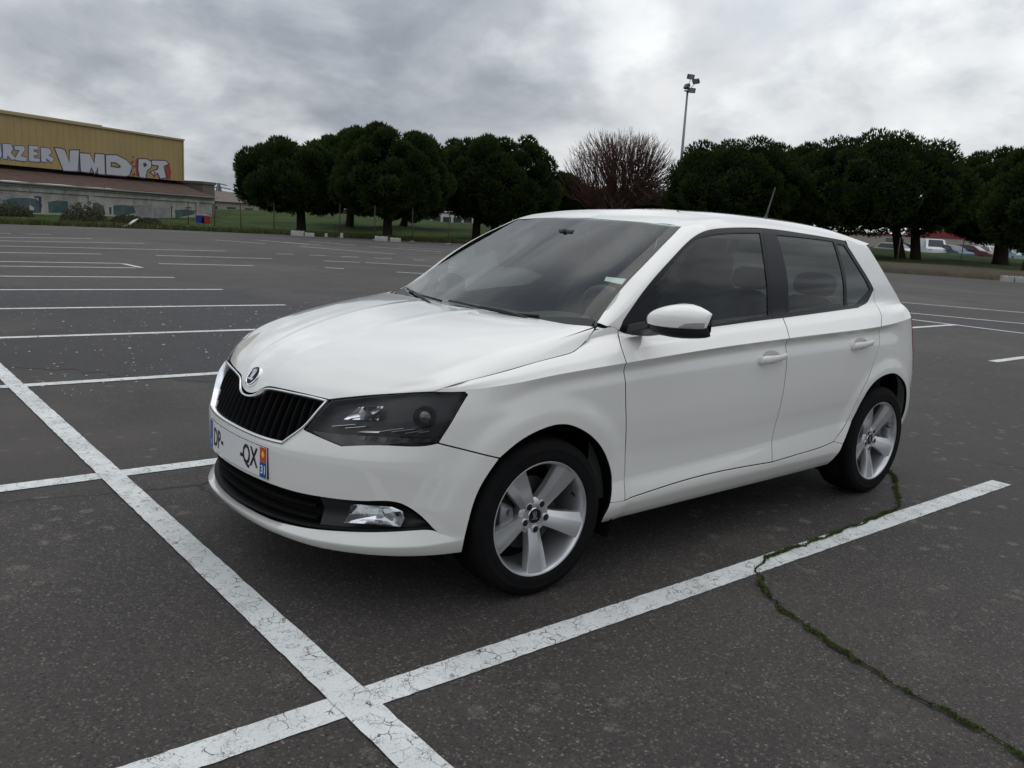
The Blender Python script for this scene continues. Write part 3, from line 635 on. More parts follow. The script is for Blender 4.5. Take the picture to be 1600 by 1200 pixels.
def bare_tree(base, H, W, seed):
    t = empty('bare_tree', tuple(base)); tag(t, 'leafless brown tree with a fan of bare twigs among the dark pines', 'tree')
    r_ = random.Random(seed); tr = MB(); br = MB(); fork = Vector((0, 0, H*.22))
    tr.tube([(0, 0, -.5), (.05, 0, H*.12), tuple(fork)], [.36, .30, .26], 9)
    def dome(u, a, q):      # u 0 rim .. 1 top
        el = math.radians(8)+u*math.radians(80); return fork+Vector((W/2*q*math.cos(el)**.6*math.cos(a), W/2*q*math.cos(el)**.6*math.sin(a), (H*.80)*q*math.sin(el)**.9))
    def limb(p, e, r0, r1, n=6, sag=.10, sides=5):
        L_ = (e-p).length; out = Vector((e.x-p.x, e.y-p.y, 0)); pts = []
        for i in range(n+1):
            s_ = i/n; q = p.lerp(e, s_)+Vector((0, 0, -sag*L_*math.sin(math.pi*s_)))+Vector((r_.uniform(-1, 1), r_.uniform(-1, 1), r_.uniform(-1, 1)))*L_*.032*(0 < i < n); pts.append(q)
        br.tube(pts, [r0+(r1-r0)*i/n for i in range(n+1)], sides, False); return pts
    mains = []
    for k in range(16): mains.append(limb(fork-Vector((0, 0, r_.uniform(0, .6))), dome(.04+.9*((k*.618) % 1), k*2.4, .55), .14, .065, 6, .07))
    tips = 0
    for k in range(560):
        u = .02+.97*(k+.5)/560; a = k*2.39996; e = dome(u, a, r_.uniform(.82, .93)); mn = min(mains, key=lambda m: (m[-1]-fork).normalized().angle((e-fork).normalized())+r_.uniform(0, .12))
        p = mn[r_.choice((3, 4, 5, 6))]; pts = limb(p, e, .036, .016, 5, r_.uniform(-.04, .12), 3)
        for j in range(11):
            s_ = pts[r_.choice((2, 3, 4, 5))]; d = (e-p).normalized(); dd = Vector((d.x+r_.uniform(-.45, .45), d.y+r_.uniform(-.45, .45), abs(d.z)*.5+r_.uniform(.35, .9))).normalized(); ln = W*r_.uniform(.035, .08); q1 = s_+dd*ln*.55+Vector((0, 0, -.03*ln)); br.tube([s_, q1, q1+(dd+Vector((0, 0, .5))).normalized()*ln*.45], [.012, .009, .006], 3, False)
    tr.build('trunk', MATS['pine_bark'], t, True); br.build('branches', MATS['bare_twig'], t)
_b = at_depth(962, 372, 72); _t = at_depth(962, 199, 72); bare_tree((_b.x, _b.y, bank_z(_b.x, _b.y)), (_t.z-bank_z(_b.x, _b.y))*.95, 208/FPX*72, 5)

# a far hedge and wood that reads as one dark strip on the horizon
mat('far_wood', (.035, .033, .026), .95, spec=.05, noise=(.2, .8, (.06, .05, .04)))
rg_ = np.random.default_rng(77); V = []; F = []
for k in range(5200):
    a = rg_.uniform(R(150), R(300)); d = rg_.uniform(190, 235); x, y = d*math.cos(a), d*math.sin(a); base = 1.2; h = (1.6+1.6*abs(math.sin(a*23))+.9*abs(math.sin(a*61+1)))*rg_.uniform(.3, 1.); w = rg_.uniform(.5, 1.3); i0 = len(V); tx, ty = -math.sin(a)*w, math.cos(a)*w
    V += [(x-tx, y-ty, base-1.4+h*.2), (x+tx, y+ty, base-1.4+h*.2), (x+tx*rg_.uniform(-1, 1), y+ty*rg_.uniform(-1, 1), base+h)]; F.append((i0, i0+1, i0+2))
tag(pyobj('far_wood', V, F, MATS['far_wood']), 'dark strip of distant hedges and bare wood along the horizon', 'wood', None, 'stuff')
# ------------------------------------------------------------------ the graffiti hall at the left
def cladding(name, col, col2, pitch=.55, axis=0):
    m, nt, b = ndmat(name); g = NT(nt); sp = g.n('ShaderNodeSeparateXYZ'); g.l(g.tc, sp.inputs[0]); w = g.m('FRACT', g.m('DIVIDE', sp.outputs[axis], pitch)); rib = g.rng(g.m('ABSOLUTE', g.m('SUBTRACT', w, .5)), .38, .5)
    c = g.mix(g.rng(g.noise(.35, 5, .6), .35, .7), col, col2); c = g.mix(g.m('MULTIPLY', rib, .35), c, tuple(k*.55 for k in col))
    st = g.noise(1., 6, .7, g.map((1.2, 1.2, .12))); c = g.mix(g.rng(st, .55, .75, 0, .5), c, tuple(k*.6 for k in col)); g.l(c, b.inputs['Base Color']); b.inputs['Roughness'].default_value = .7
    g.l(g.bump(rib, .6, .03), b.inputs['Normal']); return m
cladding('yellow_cladding', (.36, .26, .10), (.30, .22, .095))
mat('roof_tile_far', (.10, .058, .045), .9, spec=.15, noise=(1.6, .95, (.050, .036, .030)), bump=(5, .9, .12)); mat('parapet_trim', (.33, .26, .14), .6)

def scrawled_wall():
    m, nt, b = ndmat('old_render'); g = NT(nt)
    c = g.mix(g.rng(g.noise(.5, 6, .65), .38, .66), (.46, .45, .42), (.30, .28, .26)); st = g.noise(1., 6, .7, g.map((1.5, 1.5, .15))); c = g.mix(g.rng(st, .56, .7, 0, .7), c, (.16, .15, .14))
    for sc_, lo, col, off in ((1.1, .012, (.07, .06, .08), 3.), (1.7, .010, (.20, .10, .11), 7.), (.8, .014, (.04, .08, .12), 11.), (2.3, .010, (.06, .05, .05), 17.)):
        n_ = g.noise(sc_, 3, .55, g.map((1, 1, 1.4), (off, off, off)), 1.6); line = g.rng(g.m('ABSOLUTE', g.m('SUBTRACT', n_, .5)), lo, lo*.4); line = g.m('MULTIPLY', line, g.rng(g.noise(.35, 3, .5, g.map(1., (off*2, 0, 0))), .50, .56)); c = g.mix(g.m('MULTIPLY', line, .8), c, col)
    g.l(c, b.inputs['Base Color']); b.inputs['Roughness'].default_value = .92; b.inputs['Specular IOR Level'].default_value = .1
scrawled_wall(); mat('eave_grey', (.30, .30, .29), .8, noise=(2, .5, (.2, .2, .2)))
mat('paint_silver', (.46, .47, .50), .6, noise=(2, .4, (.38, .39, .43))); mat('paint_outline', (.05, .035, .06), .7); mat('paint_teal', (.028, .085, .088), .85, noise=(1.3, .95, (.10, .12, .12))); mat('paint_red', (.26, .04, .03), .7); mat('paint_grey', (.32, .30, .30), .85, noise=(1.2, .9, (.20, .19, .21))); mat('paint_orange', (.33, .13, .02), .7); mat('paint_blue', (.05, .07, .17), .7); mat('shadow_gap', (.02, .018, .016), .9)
def frame2(p0, p1):
    """horizontal frame along a facade from p0 to p1; returns f(s, z, out) with s metres along and out towards the camera"""
    p0 = Vector((p0.x, p0.y, 0)); p1 = Vector((p1.x, p1.y, 0)); d = (p1-p0); L_ = d.length; d /= L_; nrm = Vector((-d.y, d.x, 0))
    if nrm.dot(Vector((CAM[0], CAM[1], 0))-p0) < 0: nrm = -nrm
    return (lambda s, z, o=0.: tuple(p0+d*s+nrm*o+Vector((0, 0, z)))), L_
hA, hB = at_depth(0, 200, 64), at_depth(285, 222, 80.4); FH, LH = frame2(hA, hB)
def pxs(px, F=FH): pass
hall = empty('graffiti_hall', (0, 0, 0)); tag(hall, 'long yellow clad hall with graffiti and a brown lean-to roof at the left', 'building')
ZT0 = 7.42; ZB0 = 3.72
def boxF(F, s0, s1, z0, z1, o0, o1, name, m, parent, bevel=0):
    V = [F(s, z, o) for s in (s0, s1) for z in (z0, z1) for o in (o0, o1)]; MBx = MB().add(V, [(0, 1, 3, 2), (4, 6, 7, 5), (0, 4, 5, 1), (2, 3, 7, 6), (0, 2, 6, 4), (1, 5, 7, 3)]); return MBx.build(name, m, parent, bevel=bevel)
S0 = -34.
boxF(FH, S0, LH, ZB0, ZT0, -30, 0, 'cladding_wall', MATS['yellow_cladding'], hall)
boxF(FH, S0, LH+.15, ZT0, ZT0+.16, -30.2, .14, 'parapet', MATS['parapet_trim'], hall); boxF(FH, S0, LH*.52, ZT0+.165, ZT0+.30, -30.2, -.3, 'raised_parapet', MATS['parapet_trim'], hall)
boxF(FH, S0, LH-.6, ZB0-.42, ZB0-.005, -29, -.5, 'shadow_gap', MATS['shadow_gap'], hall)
boxF(FH, LH-.02, LH+.12, ZB0, ZT0-.01, -.12, .06, 'corner_flashing', MATS['parapet_trim'], hall)
# lean-to with its long low wall
eA, eB = at_depth(0, 284, 58), at_depth(331, 308, 78); FE, LE = frame2(eA, eB)
ZE = 2.42
# roof planks: from hall foot down to the eave
V = []; n = 40
for i in range(n+1):
    s_ = S0+(LE-S0)*i/n; e = Vector(FE(s_, ZE, .35)); h_ = Vector(FH(min(s_*LH/LE, LH+3), ZB0-.28, -.4)); 
    for k in range(7): p = e.lerp(h_, k/6); V.append((p.x, p.y, p.z+.02*math.sin(i*2.1+k)))
pyobj('lean_to_roof', V, [(i*7+k, (i+1)*7+k, (i+1)*7+k+1, i*7+k+1) for i in range(n) for k in range(6)], MATS['roof_tile_far'], hall, True)
boxF(FE, S0, LE, .1, ZE-.62, -.35, 0, 'lower_wall', MATS['old_render'], hall); boxF(FE, S0, LE+.2, ZE-.62, ZE-.30, -.3, .10, 'eave_band', MATS['old_render'], hall); boxF(FE, S0, LE+.3, ZE-.12, ZE-.02, -.2, .42, 'gutter', MATS['eave_grey'], hall); boxF(FE, S0, LE+.1, ZE-.30, ZE-.12, -.3, .20, 'fascia', MATS['eave_grey'], hall)
for s_ in (-6, 7.4, 19.4): boxF(FE, s_, s_+.35, .1, ZE-.63, .004, .12, 'pilaster', MATS['old_render'], hall)
boxF(FE, LE-.3, LE, .1, ZE-.32, -12, -.36, 'end_wall', MATS['old_render'], hall)
# graffiti on the cladding: positions by bearing on the facade
def s_of_px(px, F, L_, depth0, depth1, pxe):    # bearing -> metres along the facade
    best = min((abs(project_px(F(s, 4.5, 0))[0]-px), s) for s in np.linspace(-20, L_+2, 900)); return best[1]
def project_px(P):
    d = Vector(P)-Vector(CAM); z = d.dot(_f); return 800+FPX*d.dot(_r2)/z, 600-FPX*d.dot(_u2)/z
def z_of_px(s, py, F):
    zs = np.linspace(-1, 9, 500); ys = [project_px(F(s, z, 0))[1] for z in zs]; return float(np.interp(-py, [-y for y in ys], zs))
def wall_pt(px, py, F, L_):
    s_ = s_of_px(px, F, L_, 0, 0, 0); return s_, z_of_px(s_, py, F)
def paint_poly(name, pts_px, F, L_, o, m, parent, th=.02):
    P = [wall_pt(x, y, F, L_) for x, y in pts_px]; n = len(P)
    bm = bmesh.new(); vb = [bm.verts.new(F(s, z, o)) for s, z in P]; f = bm.faces.new(vb); r = bmesh.ops.extrude_face_region(bm, geom=[f]); d = Vector(F(0, 0, 0))-Vector(F(0, 0, th))
    bmesh.ops.translate(bm, verts=[e for e in r['geom'] if isinstance(e, bmesh.types.BMVert)], vec=d); bmesh.ops.recalc_face_normals(bm, faces=bm.faces); bmesh.ops.triangulate(bm, faces=bm.faces)
    me = bpy.data.meshes.new(name); bm.to_mesh(me); bm.free(); return link(name, me, m, parent)
def g5(pts): return [(x/4., 160+y/4.) for x, y in pts]       # measured on a 4x enlargement of the facade
def outlined(name, pts, parent, fill='paint_silver', line='paint_outline', grow=6.5, F=FH, L_=LH):
    n = len(pts); cx = sum(p[0] for p in pts)/n; cy = sum(p[1] for p in pts)/n
    ar = sum(pts[i][0]*pts[(i+1) % n][1]-pts[(i+1) % n][0]*pts[i][1] for i in range(n)); sg = 1 if ar > 0 else -1; out = []
    for i in range(n):
        a, b, c = Vector(pts[i-1]), Vector(pts[i]), Vector(pts[(i+1) % n]); d1 = (b-a).normalized(); d2 = (c-b).normalized(); n1 = Vector((d1.y, -d1.x))*sg; n2 = Vector((d2.y, -d2.x))*sg; m_ = (n1+n2); l = m_.length
        k = min(1.8, 1/max(.35, (l/2)))
        q = b+(m_/max(l, .2))*grow*k; out.append((q.x, q.y))
    letter = empty(name); letter.parent = parent
    paint_poly('letter_outline', g5(out), F, L_, .010, MATS[line], letter); paint_poly('letter_fill', g5(pts), F, L_, .022, MATS[fill], letter)
    return letter
ltr = lambda pts: outlined('graffiti_letter', pts, hall)
ltr([(345, 285), (385, 290), (405, 300), (432, 380), (440, 300), (495, 300), (482, 430), (395, 425)])                       # V
ltr([(500, 318), (560, 322), (588, 385), (598, 322), (652, 326), (652, 450), (612, 446), (612, 400), (590, 446), (570, 402), (556, 438), (502, 430)])  # M
ltr([(664, 330), (728, 330), (790, 362), (824, 400), (806, 455), (780, 460), (664, 450)])                                    # D
paint_poly('letter_counter', g5([(690, 372), (725, 375), (757, 400), (740, 410), (690, 402)]), FH, LH, .034, MATS['paint_outline'], hall); paint_poly('letter_counter', g5([(697, 380), (722, 383), (742, 398), (735, 402), (697, 397)]), FH, LH, .042, MATS['yellow_cladding'], hall)
ltr([(866, 355), (915, 355), (945, 372), (942, 405), (915, 425), (905, 470), (872, 466), (864, 420)])                        # P
paint_poly('letter_counter', g5([(893, 378), (912, 378), (918, 395), (900, 405)]), FH, LH, .034, MATS['paint_outline'], hall)
ltr([(950, 364), (1032, 366), (1052, 384), (1020, 398), (1036, 470), (1000, 474), (985, 440), (960, 452), (940, 436), (985, 420), (992, 395), (950, 388)])  # J / T
paint_poly('graffiti_shadow', g5([(1035, 372), (1058, 385), (1070, 430), (1066, 478), (1045, 482), (1030, 430)]), FH, LH, .006, MATS['paint_red'], hall); paint_poly('graffiti_shadow', g5([(846, 360), (860, 352), (866, 460), (850, 462)]), FH, LH, .006, MATS['paint_red'], hall)
for (x, y, r) in ((828, 372, 9), (842, 400, 7), (836, 450, 9), (822, 430, 5), (965, 440, 7), (965, 460, 6), (835, 340, 5)): paint_poly('graffiti_dot', g5([(x+r*math.cos(t), y+r*math.sin(t)) for t in np.linspace(0, 5.6, 8)]), FH, LH, .028, MATS['paint_red'], hall)
# the older tag at the left: O R Z E R
ltr2 = lambda pts: outlined('graffiti_letter', pts, hall, line='paint_blue', grow=5)
ltr2([(-70, 250), (-30, 245), (4, 262), (10, 330), (-15, 365), (-65, 362), (-85, 310)])
ltr2([(22, 258), (70, 262), (82, 290), (66, 315), (100, 352), (72, 360), (45, 330), (40, 355), (18, 350)])
ltr2([(92, 272), (150, 274), (155, 295), (125, 335), (165, 345), (160, 368), (92, 360), (96, 345), (122, 300), (94, 294)])
ltr2([(182, 270), (240, 276), (238, 294), (208, 294), (212, 310), (236, 314), (234, 330), (208, 330), (212, 348), (246, 352), (244, 372), (180, 366)])
ltr2([(258, 282), (310, 288), (322, 312), (300, 332), (338, 352), (320, 376), (290, 350), (284, 374), (256, 370)])
# painted pieces on the low wall
def patch(pts, m, o=.012): paint_poly('wall_painting', [(x/4., 160+y/4.) for x, y in pts], FE, LE, o, MATS[m], hall)
patch([(0, 612), (60, 598), (150, 596), (215, 604), (250, 640), (235, 690), (150, 690), (20, 680)], 'paint_teal'); patch([(-60, 590), (10, 598), (50, 640), (10, 690), (-60, 690)], 'paint_grey', .009)
patch([(288, 622), (350, 612), (412, 618), (415, 690), (290, 690)], 'paint_teal'); patch([(415, 640), (470, 615), (520, 640), (500, 690), (420, 690)], 'paint_grey', .010)
patch([(540, 632), (600, 625), (640, 650), (650, 700), (560, 696)], 'paint_teal'); patch([(700, 645), (760, 640), (830, 648), (842, 690), (780, 704), (700, 702)], 'paint_teal'); patch([(838, 640), (940, 638), (942, 712), (850, 712)], 'paint_grey', .010); patch([(950, 655), (1060, 660), (1060, 722), (955, 716)], 'paint_grey', .011); patch([(1090, 672), (1160, 668), (1220, 676), (1210, 700), (1130, 715), (1092, 724)], 'paint_teal', .010); patch([(230, 590), (246, 588), (240, 690), (232, 690)], 'paint_outline', .016); patch([(675, 655), (688, 655), (686, 700), (676, 700)], 'paint_outline', .016); patch([(1066, 645), (1072, 645), (1070, 728), (1064, 728)], 'paint_outline', .016)
patch([(0, 560), (30, 556), (24, 572), (2, 574)], 'paint_grey', .02); patch([(205, 586), (240, 584), (238, 596), (208, 597)], 'paint_blue', .02); patch([(500, 640), (528, 620), (535, 680), (510, 690)], 'paint_silver', .02); patch([(170, 640), (200, 660), (190, 684), (165, 680)], 'paint_silver', .02); patch([(1155, 655), (1190, 653), (1188, 662), (1158, 664)], 'paint_blue', .02)
# ------------------------------------------------------------------ far sheds and houses behind the trees
mat('far_wall', (.34, .31, .27), .9, noise=(.3, .6, (.28, .26, .24))); mat('far_wall_pale', (.50, .49, .47), .9, noise=(.4, .5, (.42, .41, .40))); mat('far_roof', (.13, .10, .085), .9, noise=(.6, .6, (.10, .085, .075))); mat('red_fascia', (.20, .028, .030), .7); mat('teal_fascia', (.05, .16, .16), .6); mat('far_glass', (.03, .035, .04), .2)
def far_block(px0, px1, top_px, depth0, depth1, deep, label, wall='far_wall', roof=None, wins=0, extra=None, base=0.):
    a, b = at_depth(px0, 380, depth0), at_depth(px1, 380, depth1); F, L_ = frame2(a, b); zt = at_depth((px0+px1)/2, top_px, (depth0+depth1)/2).z
    t = empty('far_building', (0, 0, 0)); tag(t, label, 'building', 'buildings beyond the trees')
    boxF(F, 0, L_, base-.5, zt, -deep, 0, 'wall', MATS[wall], t)
    if roof == 'gable':
        V = [F(-.4, zt, .4), F(L_+.4, zt, .4), F(L_+.4, zt, -deep-.4), F(-.4, zt, -deep-.4), F(-.4, zt+deep*.15, -deep/2), F(L_+.4, zt+deep*.15, -deep/2)]
        MB().add(V, [(0, 1, 5, 4), (2, 3, 4, 5), (0, 4, 3), (1, 2, 5), (0, 3, 2, 1)]).build('roof', MATS['far_roof'], t)
    else: boxF(F, -.1, L_+.1, zt, zt+.25, -deep-.1, .1, 'roof_edge', MATS[extra or 'far_roof'], t)
    for k in range(wins):
        s_ = L_*(k+.5)/wins; boxF(F, s_-.7, s_+.7, base+1.0, min(zt-.6, base+2.4), .01, .06, 'window', MATS['far_glass'], t)
    return t, F, L_, zt
far_block(318, 336, 289, 82, 84, 8, 'small dark-roofed block beside the hall end', 'far_roof')
far_block(318, 402, 316, 104, 112, 9, 'low house with a brown hip roof right of the hall', 'far_wall', 'gable', 3)
far_block(398, 470, 316, 128, 134, 8, 'cream house seen under the leftmost pine', 'far_wall', 'gable', 3)
far_block(640, 770, 334, 150, 150, 10, 'pale low building behind the middle pines', 'far_wall_pale', None, 8)
tb, FB, LB, zb_ = far_block(1290, 1520, 369, 118, 104, 26, 'beige shed with a red fascia behind the twin-trunk pine', 'far_wall', None, 0, 'red_fascia')
boxF(FB, LB*.58, LB, zb_+.26, zb_+.95, -8, .05, 'red_band', MATS['red_fascia'], tb); boxF(FB, LB*.70, LB*.96, zb_+.96, zb_+1.7, -6, .05, 'teal_sign', MATS['teal_fascia'], tb); boxF(FB, LB*.44, LB*.56, .6, zb_-.3, .02, .10, 'grey_door', mat('grey_door', (.10, .11, .11), .7), tb)
far_block(1515, 1720, 372, 112, 98, 20, 'pale beige shed wall at the right edge behind the pines', 'far_wall')
far_block(1395, 1460, 388, 100, 98, 3, 'low white wall beside the parked van', 'far_wall_pale')
# lattice pylon
py_b = at_depth(342, 335, 420); py_t = at_depth(341, 288, 420); hgt = py_t.z
pt = empty('lattice_pylon', (py_b.x, py_b.y, 0)); tag(pt, 'tiny lattice power pylon on the horizon right of the hall', 'pylon'); m = MB()
for sx in (-1, 1):
    for sy in (-1, 1): m.tube([(sx*3.2, sy*3.2, 0), (sx*1., sy*1., hgt*.72), (sx*.3, sy*.3, hgt)], [.5, .42, .3], 4)
for k in range(7):
    z0, z1 = hgt*k/7, hgt*(k+1)/7; w0 = 3.2-3*k/7; w1 = 3.2-3*(k+1)/7
    for s_ in (-1, 1): m.tube([(-w0, s_*w0, z0), (w1, s_*w1, z1)], .22, 3); m.tube([(w0, s_*w0, z0), (-w1, s_*w1, z1)], .22, 3)
m.build('lattice', mat('pylon_steel', (.16, .17, .19), .6, .5), pt); m = MB()
dirr = Vector((_r2.x, _r2.y, 0)).normalized()
for zf, w in ((.70, 8), (.84, 6), (.97, 4)): m.tube([tuple(dirr*(-w)+Vector((0, 0, hgt*zf))), tuple(Vector((0, 0, hgt*zf+.8))), tuple(dirr*w+Vector((0, 0, hgt*zf)))], .28, 4)
m.build('cross_arms', MATS['pylon_steel'], pt)
# ------------------------------------------------------------------ floodlight mast
mat('galv_steel', (.20, .21, .22), .5, .7, noise=(2, .4, (.15, .16, .17))); mat('lamp_case', (.045, .045, .05), .5); mat('flood_glass', (.25, .26, .27), .15)
mb_ = at_depth(1053, 380, 92); mt_ = at_depth(1071, 139, 92); HM = mt_.z-1.75
mast = empty('floodlight_mast', (mb_.x, mb_.y, bank_z(mb_.x, mb_.y)-.1)); tag(mast, 'tall thin floodlight mast with four dark lamps rising behind the pines', 'street lamp')
MB().tube([(0, 0, 0), (0, 0, HM*.5), (0, 0, HM)], [.22, .16, .10], 10).build('pole', MATS['galv_steel'], mast, True)
rg = Vector((_r2.x, _r2.y, 0)).normalized(); fw = Vector((_f.x, _f.y, 0)).normalized()
MB().box((0, 0, HM), (.5, .5, .12)).build('head_plate', MATS['galv_steel'], mast)
for (dx, dz, yaw, tl) in ((.20, 1.42, .4, .5), (.78, 1.0, -.9, .9), (-.12, .45, 1.9, .7), (.42, .08, .2, .5)):
    lampo = empty('floodlight', (0, 0, 0)); lampo.parent = mast
    c = Vector((0, 0, HM+dz))+rg*dx; rot = (Matrix.Rotation(yaw+math.atan2(rg.y, rg.x), 3, 'Z') @ Matrix.Rotation(tl*.6, 3, 'X'))
    MB().box(c, (.78, .32, .50), rot).build('lamp_case', MATS['lamp_case'], lampo, bevel=.06); MB().box(c+rot @ Vector((0, -.172, 0)), (.68, .02, .42), rot).build('lamp_glass', MATS['flood_glass'], lampo)
    MB().tube([(0, 0, HM), tuple(c+Vector((0, 0, -.15)))], .035, 6).build('bracket', MATS['galv_steel'], lampo)
# ------------------------------------------------------------------ fence posts, kerb stones, scrub and litter along the far edge
mat('rusty_post', (.055, .045, .042), .8, .3, noise=(8, .7, (.09, .05, .03)))
def fence_post(px, base_y, top_px, top_y, depth, label):
    b = at_depth(px, base_y, depth); t = at_depth(top_px, top_y, depth); zb = bank_z(b.x, b.y); o = empty('fence_post', (b.x, b.y, zb-.15)); tag(o, label, 'post', 'thin fence posts along the far edge')
    top = t-Vector((b.x, b.y, zb-.15)); MB().tube([(0, 0, 0), tuple(top)], .035, 6).build('shaft', MATS['rusty_post'], o, True); MB().box((0, 0, .16), (.22, .22, .08)).build('foot', MATS['concrete'], o, bevel=.02); MB().tube([tuple(top*.999), tuple(top+Vector((0, 0, .05)))], [.045, .03], 6).build('cap', MATS['rusty_post'], o)
for i, a in enumerate(((377, 364, 375, 318, 56, 'thin fence post between the trolley and the leftmost pine'), (428, 362, 428, 318, 56, 'thin fence post just left of the leftmost pine trunk'), (531, 368, 531, 320, 55, 'thin fence post right of the first kerb stones'), (585, 372, 586, 322, 54, 'thin fence post left of the tallest left pine trunk'), (644, 374, 645, 326, 55, 'thin fence post right of the tallest left pine trunk'), (700, 379, 703, 335, 54, 'thin fence post close to the car windscreen edge'), (294, 352, 294, 316, 58, 'thin fence post at the hall side of the trolley'), (335, 356, 336, 318, 58, 'thin fence post just right of the trolley'), (1400, 421, 1407, 372, 56, 'leaning thin post in front of the twin pine trunks'), (1497, 430, 1507, 372, 54, 'leaning thin post right of the parked van'))): fence_post(*a)
def kerb_stone(px0, px1, py, depth, h, label, tilt=0.):
    a, b = at_depth(px0, py, depth), at_depth(px1, py+tilt, depth); F, L_ = frame2(a, b); z = max(0., min(bank_z(a.x, a.y), .25)); o = empty('kerb_stone', (0, 0, 0)); tag(o, label, 'kerb stone', 'loose kerb stones at the tree feet')
    n = 6; V = []
    for i in range(n+1):
        s_ = L_*i/n
        for dz, do in ((-.05, .12), (h*.8, .12), (h, .09), (h, -.09), (h*.8, -.12), (-.05, -.12)): p = F(s_, z+dz+.012*math.sin(i*2.3), do); V.append(p)
    MB().add(V, [(i*6+j, (i+1)*6+j, (i+1)*6+j+1, i*6+j+1) for i in range(n) for j in range(5)]+[tuple(range(6)), tuple(n*6+j for j in range(6))[::-1]]).build('block', MATS['concrete'], o, 'auto')
for a in ((455, 475, 363.5, 53, .30, 'pale kerb stone left of the leftmost pine trunk', 1), (477, 491, 365, 53, .22, 'pale kerb stone right of the leftmost pine trunk', 1), (586, 606, 369.5, 52, .28, 'pale kerb stone left of the tallest left pine trunk', 0), (610, 626, 371, 52, .24, 'pale kerb stone right of the tallest left pine trunk', 2), (532, 536, 366, 54, .3, 'small pale stone lump by a fence post', 0), (1564, 1582, 437, 43, .30, 'pale kerb stone at the foot of the right edge pine', 1), (1584, 1606, 438, 43, .30, 'pale kerb stone cut by the right edge', 2), (508, 512, 365, 54, .22, 'small pale stone left of the stone lump', 0)): kerb_stone(*a)
mat('bush_leaf', (.030, .036, .016), .9, spec=.1, noise=(2, .8, (.055, .048, .030))); mat('bush_stem', (.06, .045, .035), .9)
def bush(px, py, wpx, hpx, depth, seed, label):
    b = at_depth(px, py, depth); zb = bank_z(b.x, b.y); W = wpx/FPX*depth; H = hpx/FPX*depth; o = empty('bush', (b.x, b.y, zb-.05)); tag(o, label, 'bush'); r_ = random.Random(seed); V = []; F = []; st = MB()
    for k in range(1500):
        u = r_.random()**.7; t = r_.random()*6.283; rr = W/2*math.sqrt(r_.random()); z = H*u*math.sqrt(max(0, 1-(rr/(W/2))**2))*r_.uniform(.7, 1.08); p = Vector((rr*math.cos(t), rr*math.sin(t), z)); d = Vector((r_.uniform(-1, 1), r_.uniform(-1, 1), r_.uniform(-.2, 1))).normalized(); s_ = d.cross(Vector((.3, .5, .8))).normalized(); l = r_.uniform(.08, .2); i0 = len(V); V += [p-s_*.05, p+d*l+s_*.02, p+d*l*.5+s_*.09]; F.append((i0, i0+1, i0+2))
    for k in range(16): t = r_.random()*6.283; e = W/2*r_.uniform(.3, .9); st.tube([(0, 0, 0), (e*.4*math.cos(t), e*.4*math.sin(t), H*.5), (e*math.cos(t), e*math.sin(t), H*r_.uniform(.5, .95))], [.03, .02, .008], 4, False)
    pyobj('foliage', V, F, MATS['bush_leaf'], o); st.build('stems', MATS['bush_stem'], o)
bush(132, 352, 66, 30, 56, 1, 'rounded dark bush in front of the painted low wall'); bush(20, 350, 60, 22, 56, 2, 'low brown scrub at the left edge below the painted wall'); bush(200, 350, 50, 14, 57, 3, 'low heap of dry twigs right of the rounded bush'); bush(232, 353, 40, 12, 56, 5, 'flat patch of dry scrub left of the trolley')
# supermarket trolleys abandoned at the edge
mat('trolley_red', (.30, .025, .03), .5); mat('trolley_blue', (.02, .035, .20), .5); mat('trolley_wire', (.35, .36, .38), .4, .8)
def trolley(px, py, depth, m, label, yaw):
    b = at_depth(px, py, depth); zb = bank_z(b.x, b.y); o = empty('shopping_trolley', (b.x, b.y, zb), yaw); tag(o, label, 'trolley', 'shopping trolleys left at the edge'); o.scale = (.8, .8, .85)
    V = [(x*k, y*k2, z) for z, k, k2 in ((.42, .8, .85), (.98, 1., 1.)) for x, y in ((-.42, -.27), (.42, -.24), (.42, .24), (-.42, .27))]
    MB().add(V, [(0, 1, 5, 4), (1, 2, 6, 5), (2, 3, 7, 6), (3, 0, 4, 7), (3, 2, 1, 0)]).build('basket', m, o); w = MB()
    for y in (-.22, .22): w.tube([(-.40, y, .98), (-.46, y, .42), (.42, y, .22), (.46, y, .12)], .016, 5)
    w.tube([(-.52, -.27, 1.04), (-.52, .27, 1.04)], .02, 6); w.build('frame', MATS['trolley_wire'], o, True); 
    for x, y in ((-.38, -.22), (-.38, .22), (.42, -.2), (.42, .2)): MB().lathe([(.0001, -.02), (.06, -.02), (.06, .02), (.0001, .02)], 10, lambda a, b_, h, x=x, y=y: (x+a, y+h, .06+b_)).build('castor', MATS['lamp_case'], o)
trolley(313, 357, 54, MATS['trolley_blue'], 'blue shopping trolley left on the grass edge', .95); trolley(323.5, 357, 54, MATS['trolley_red'], 'red shopping trolley beside the blue one on the grass edge', 1.25)
mat('litter_white', (.55, .55, .53), .7)
rnd = random.Random(3)
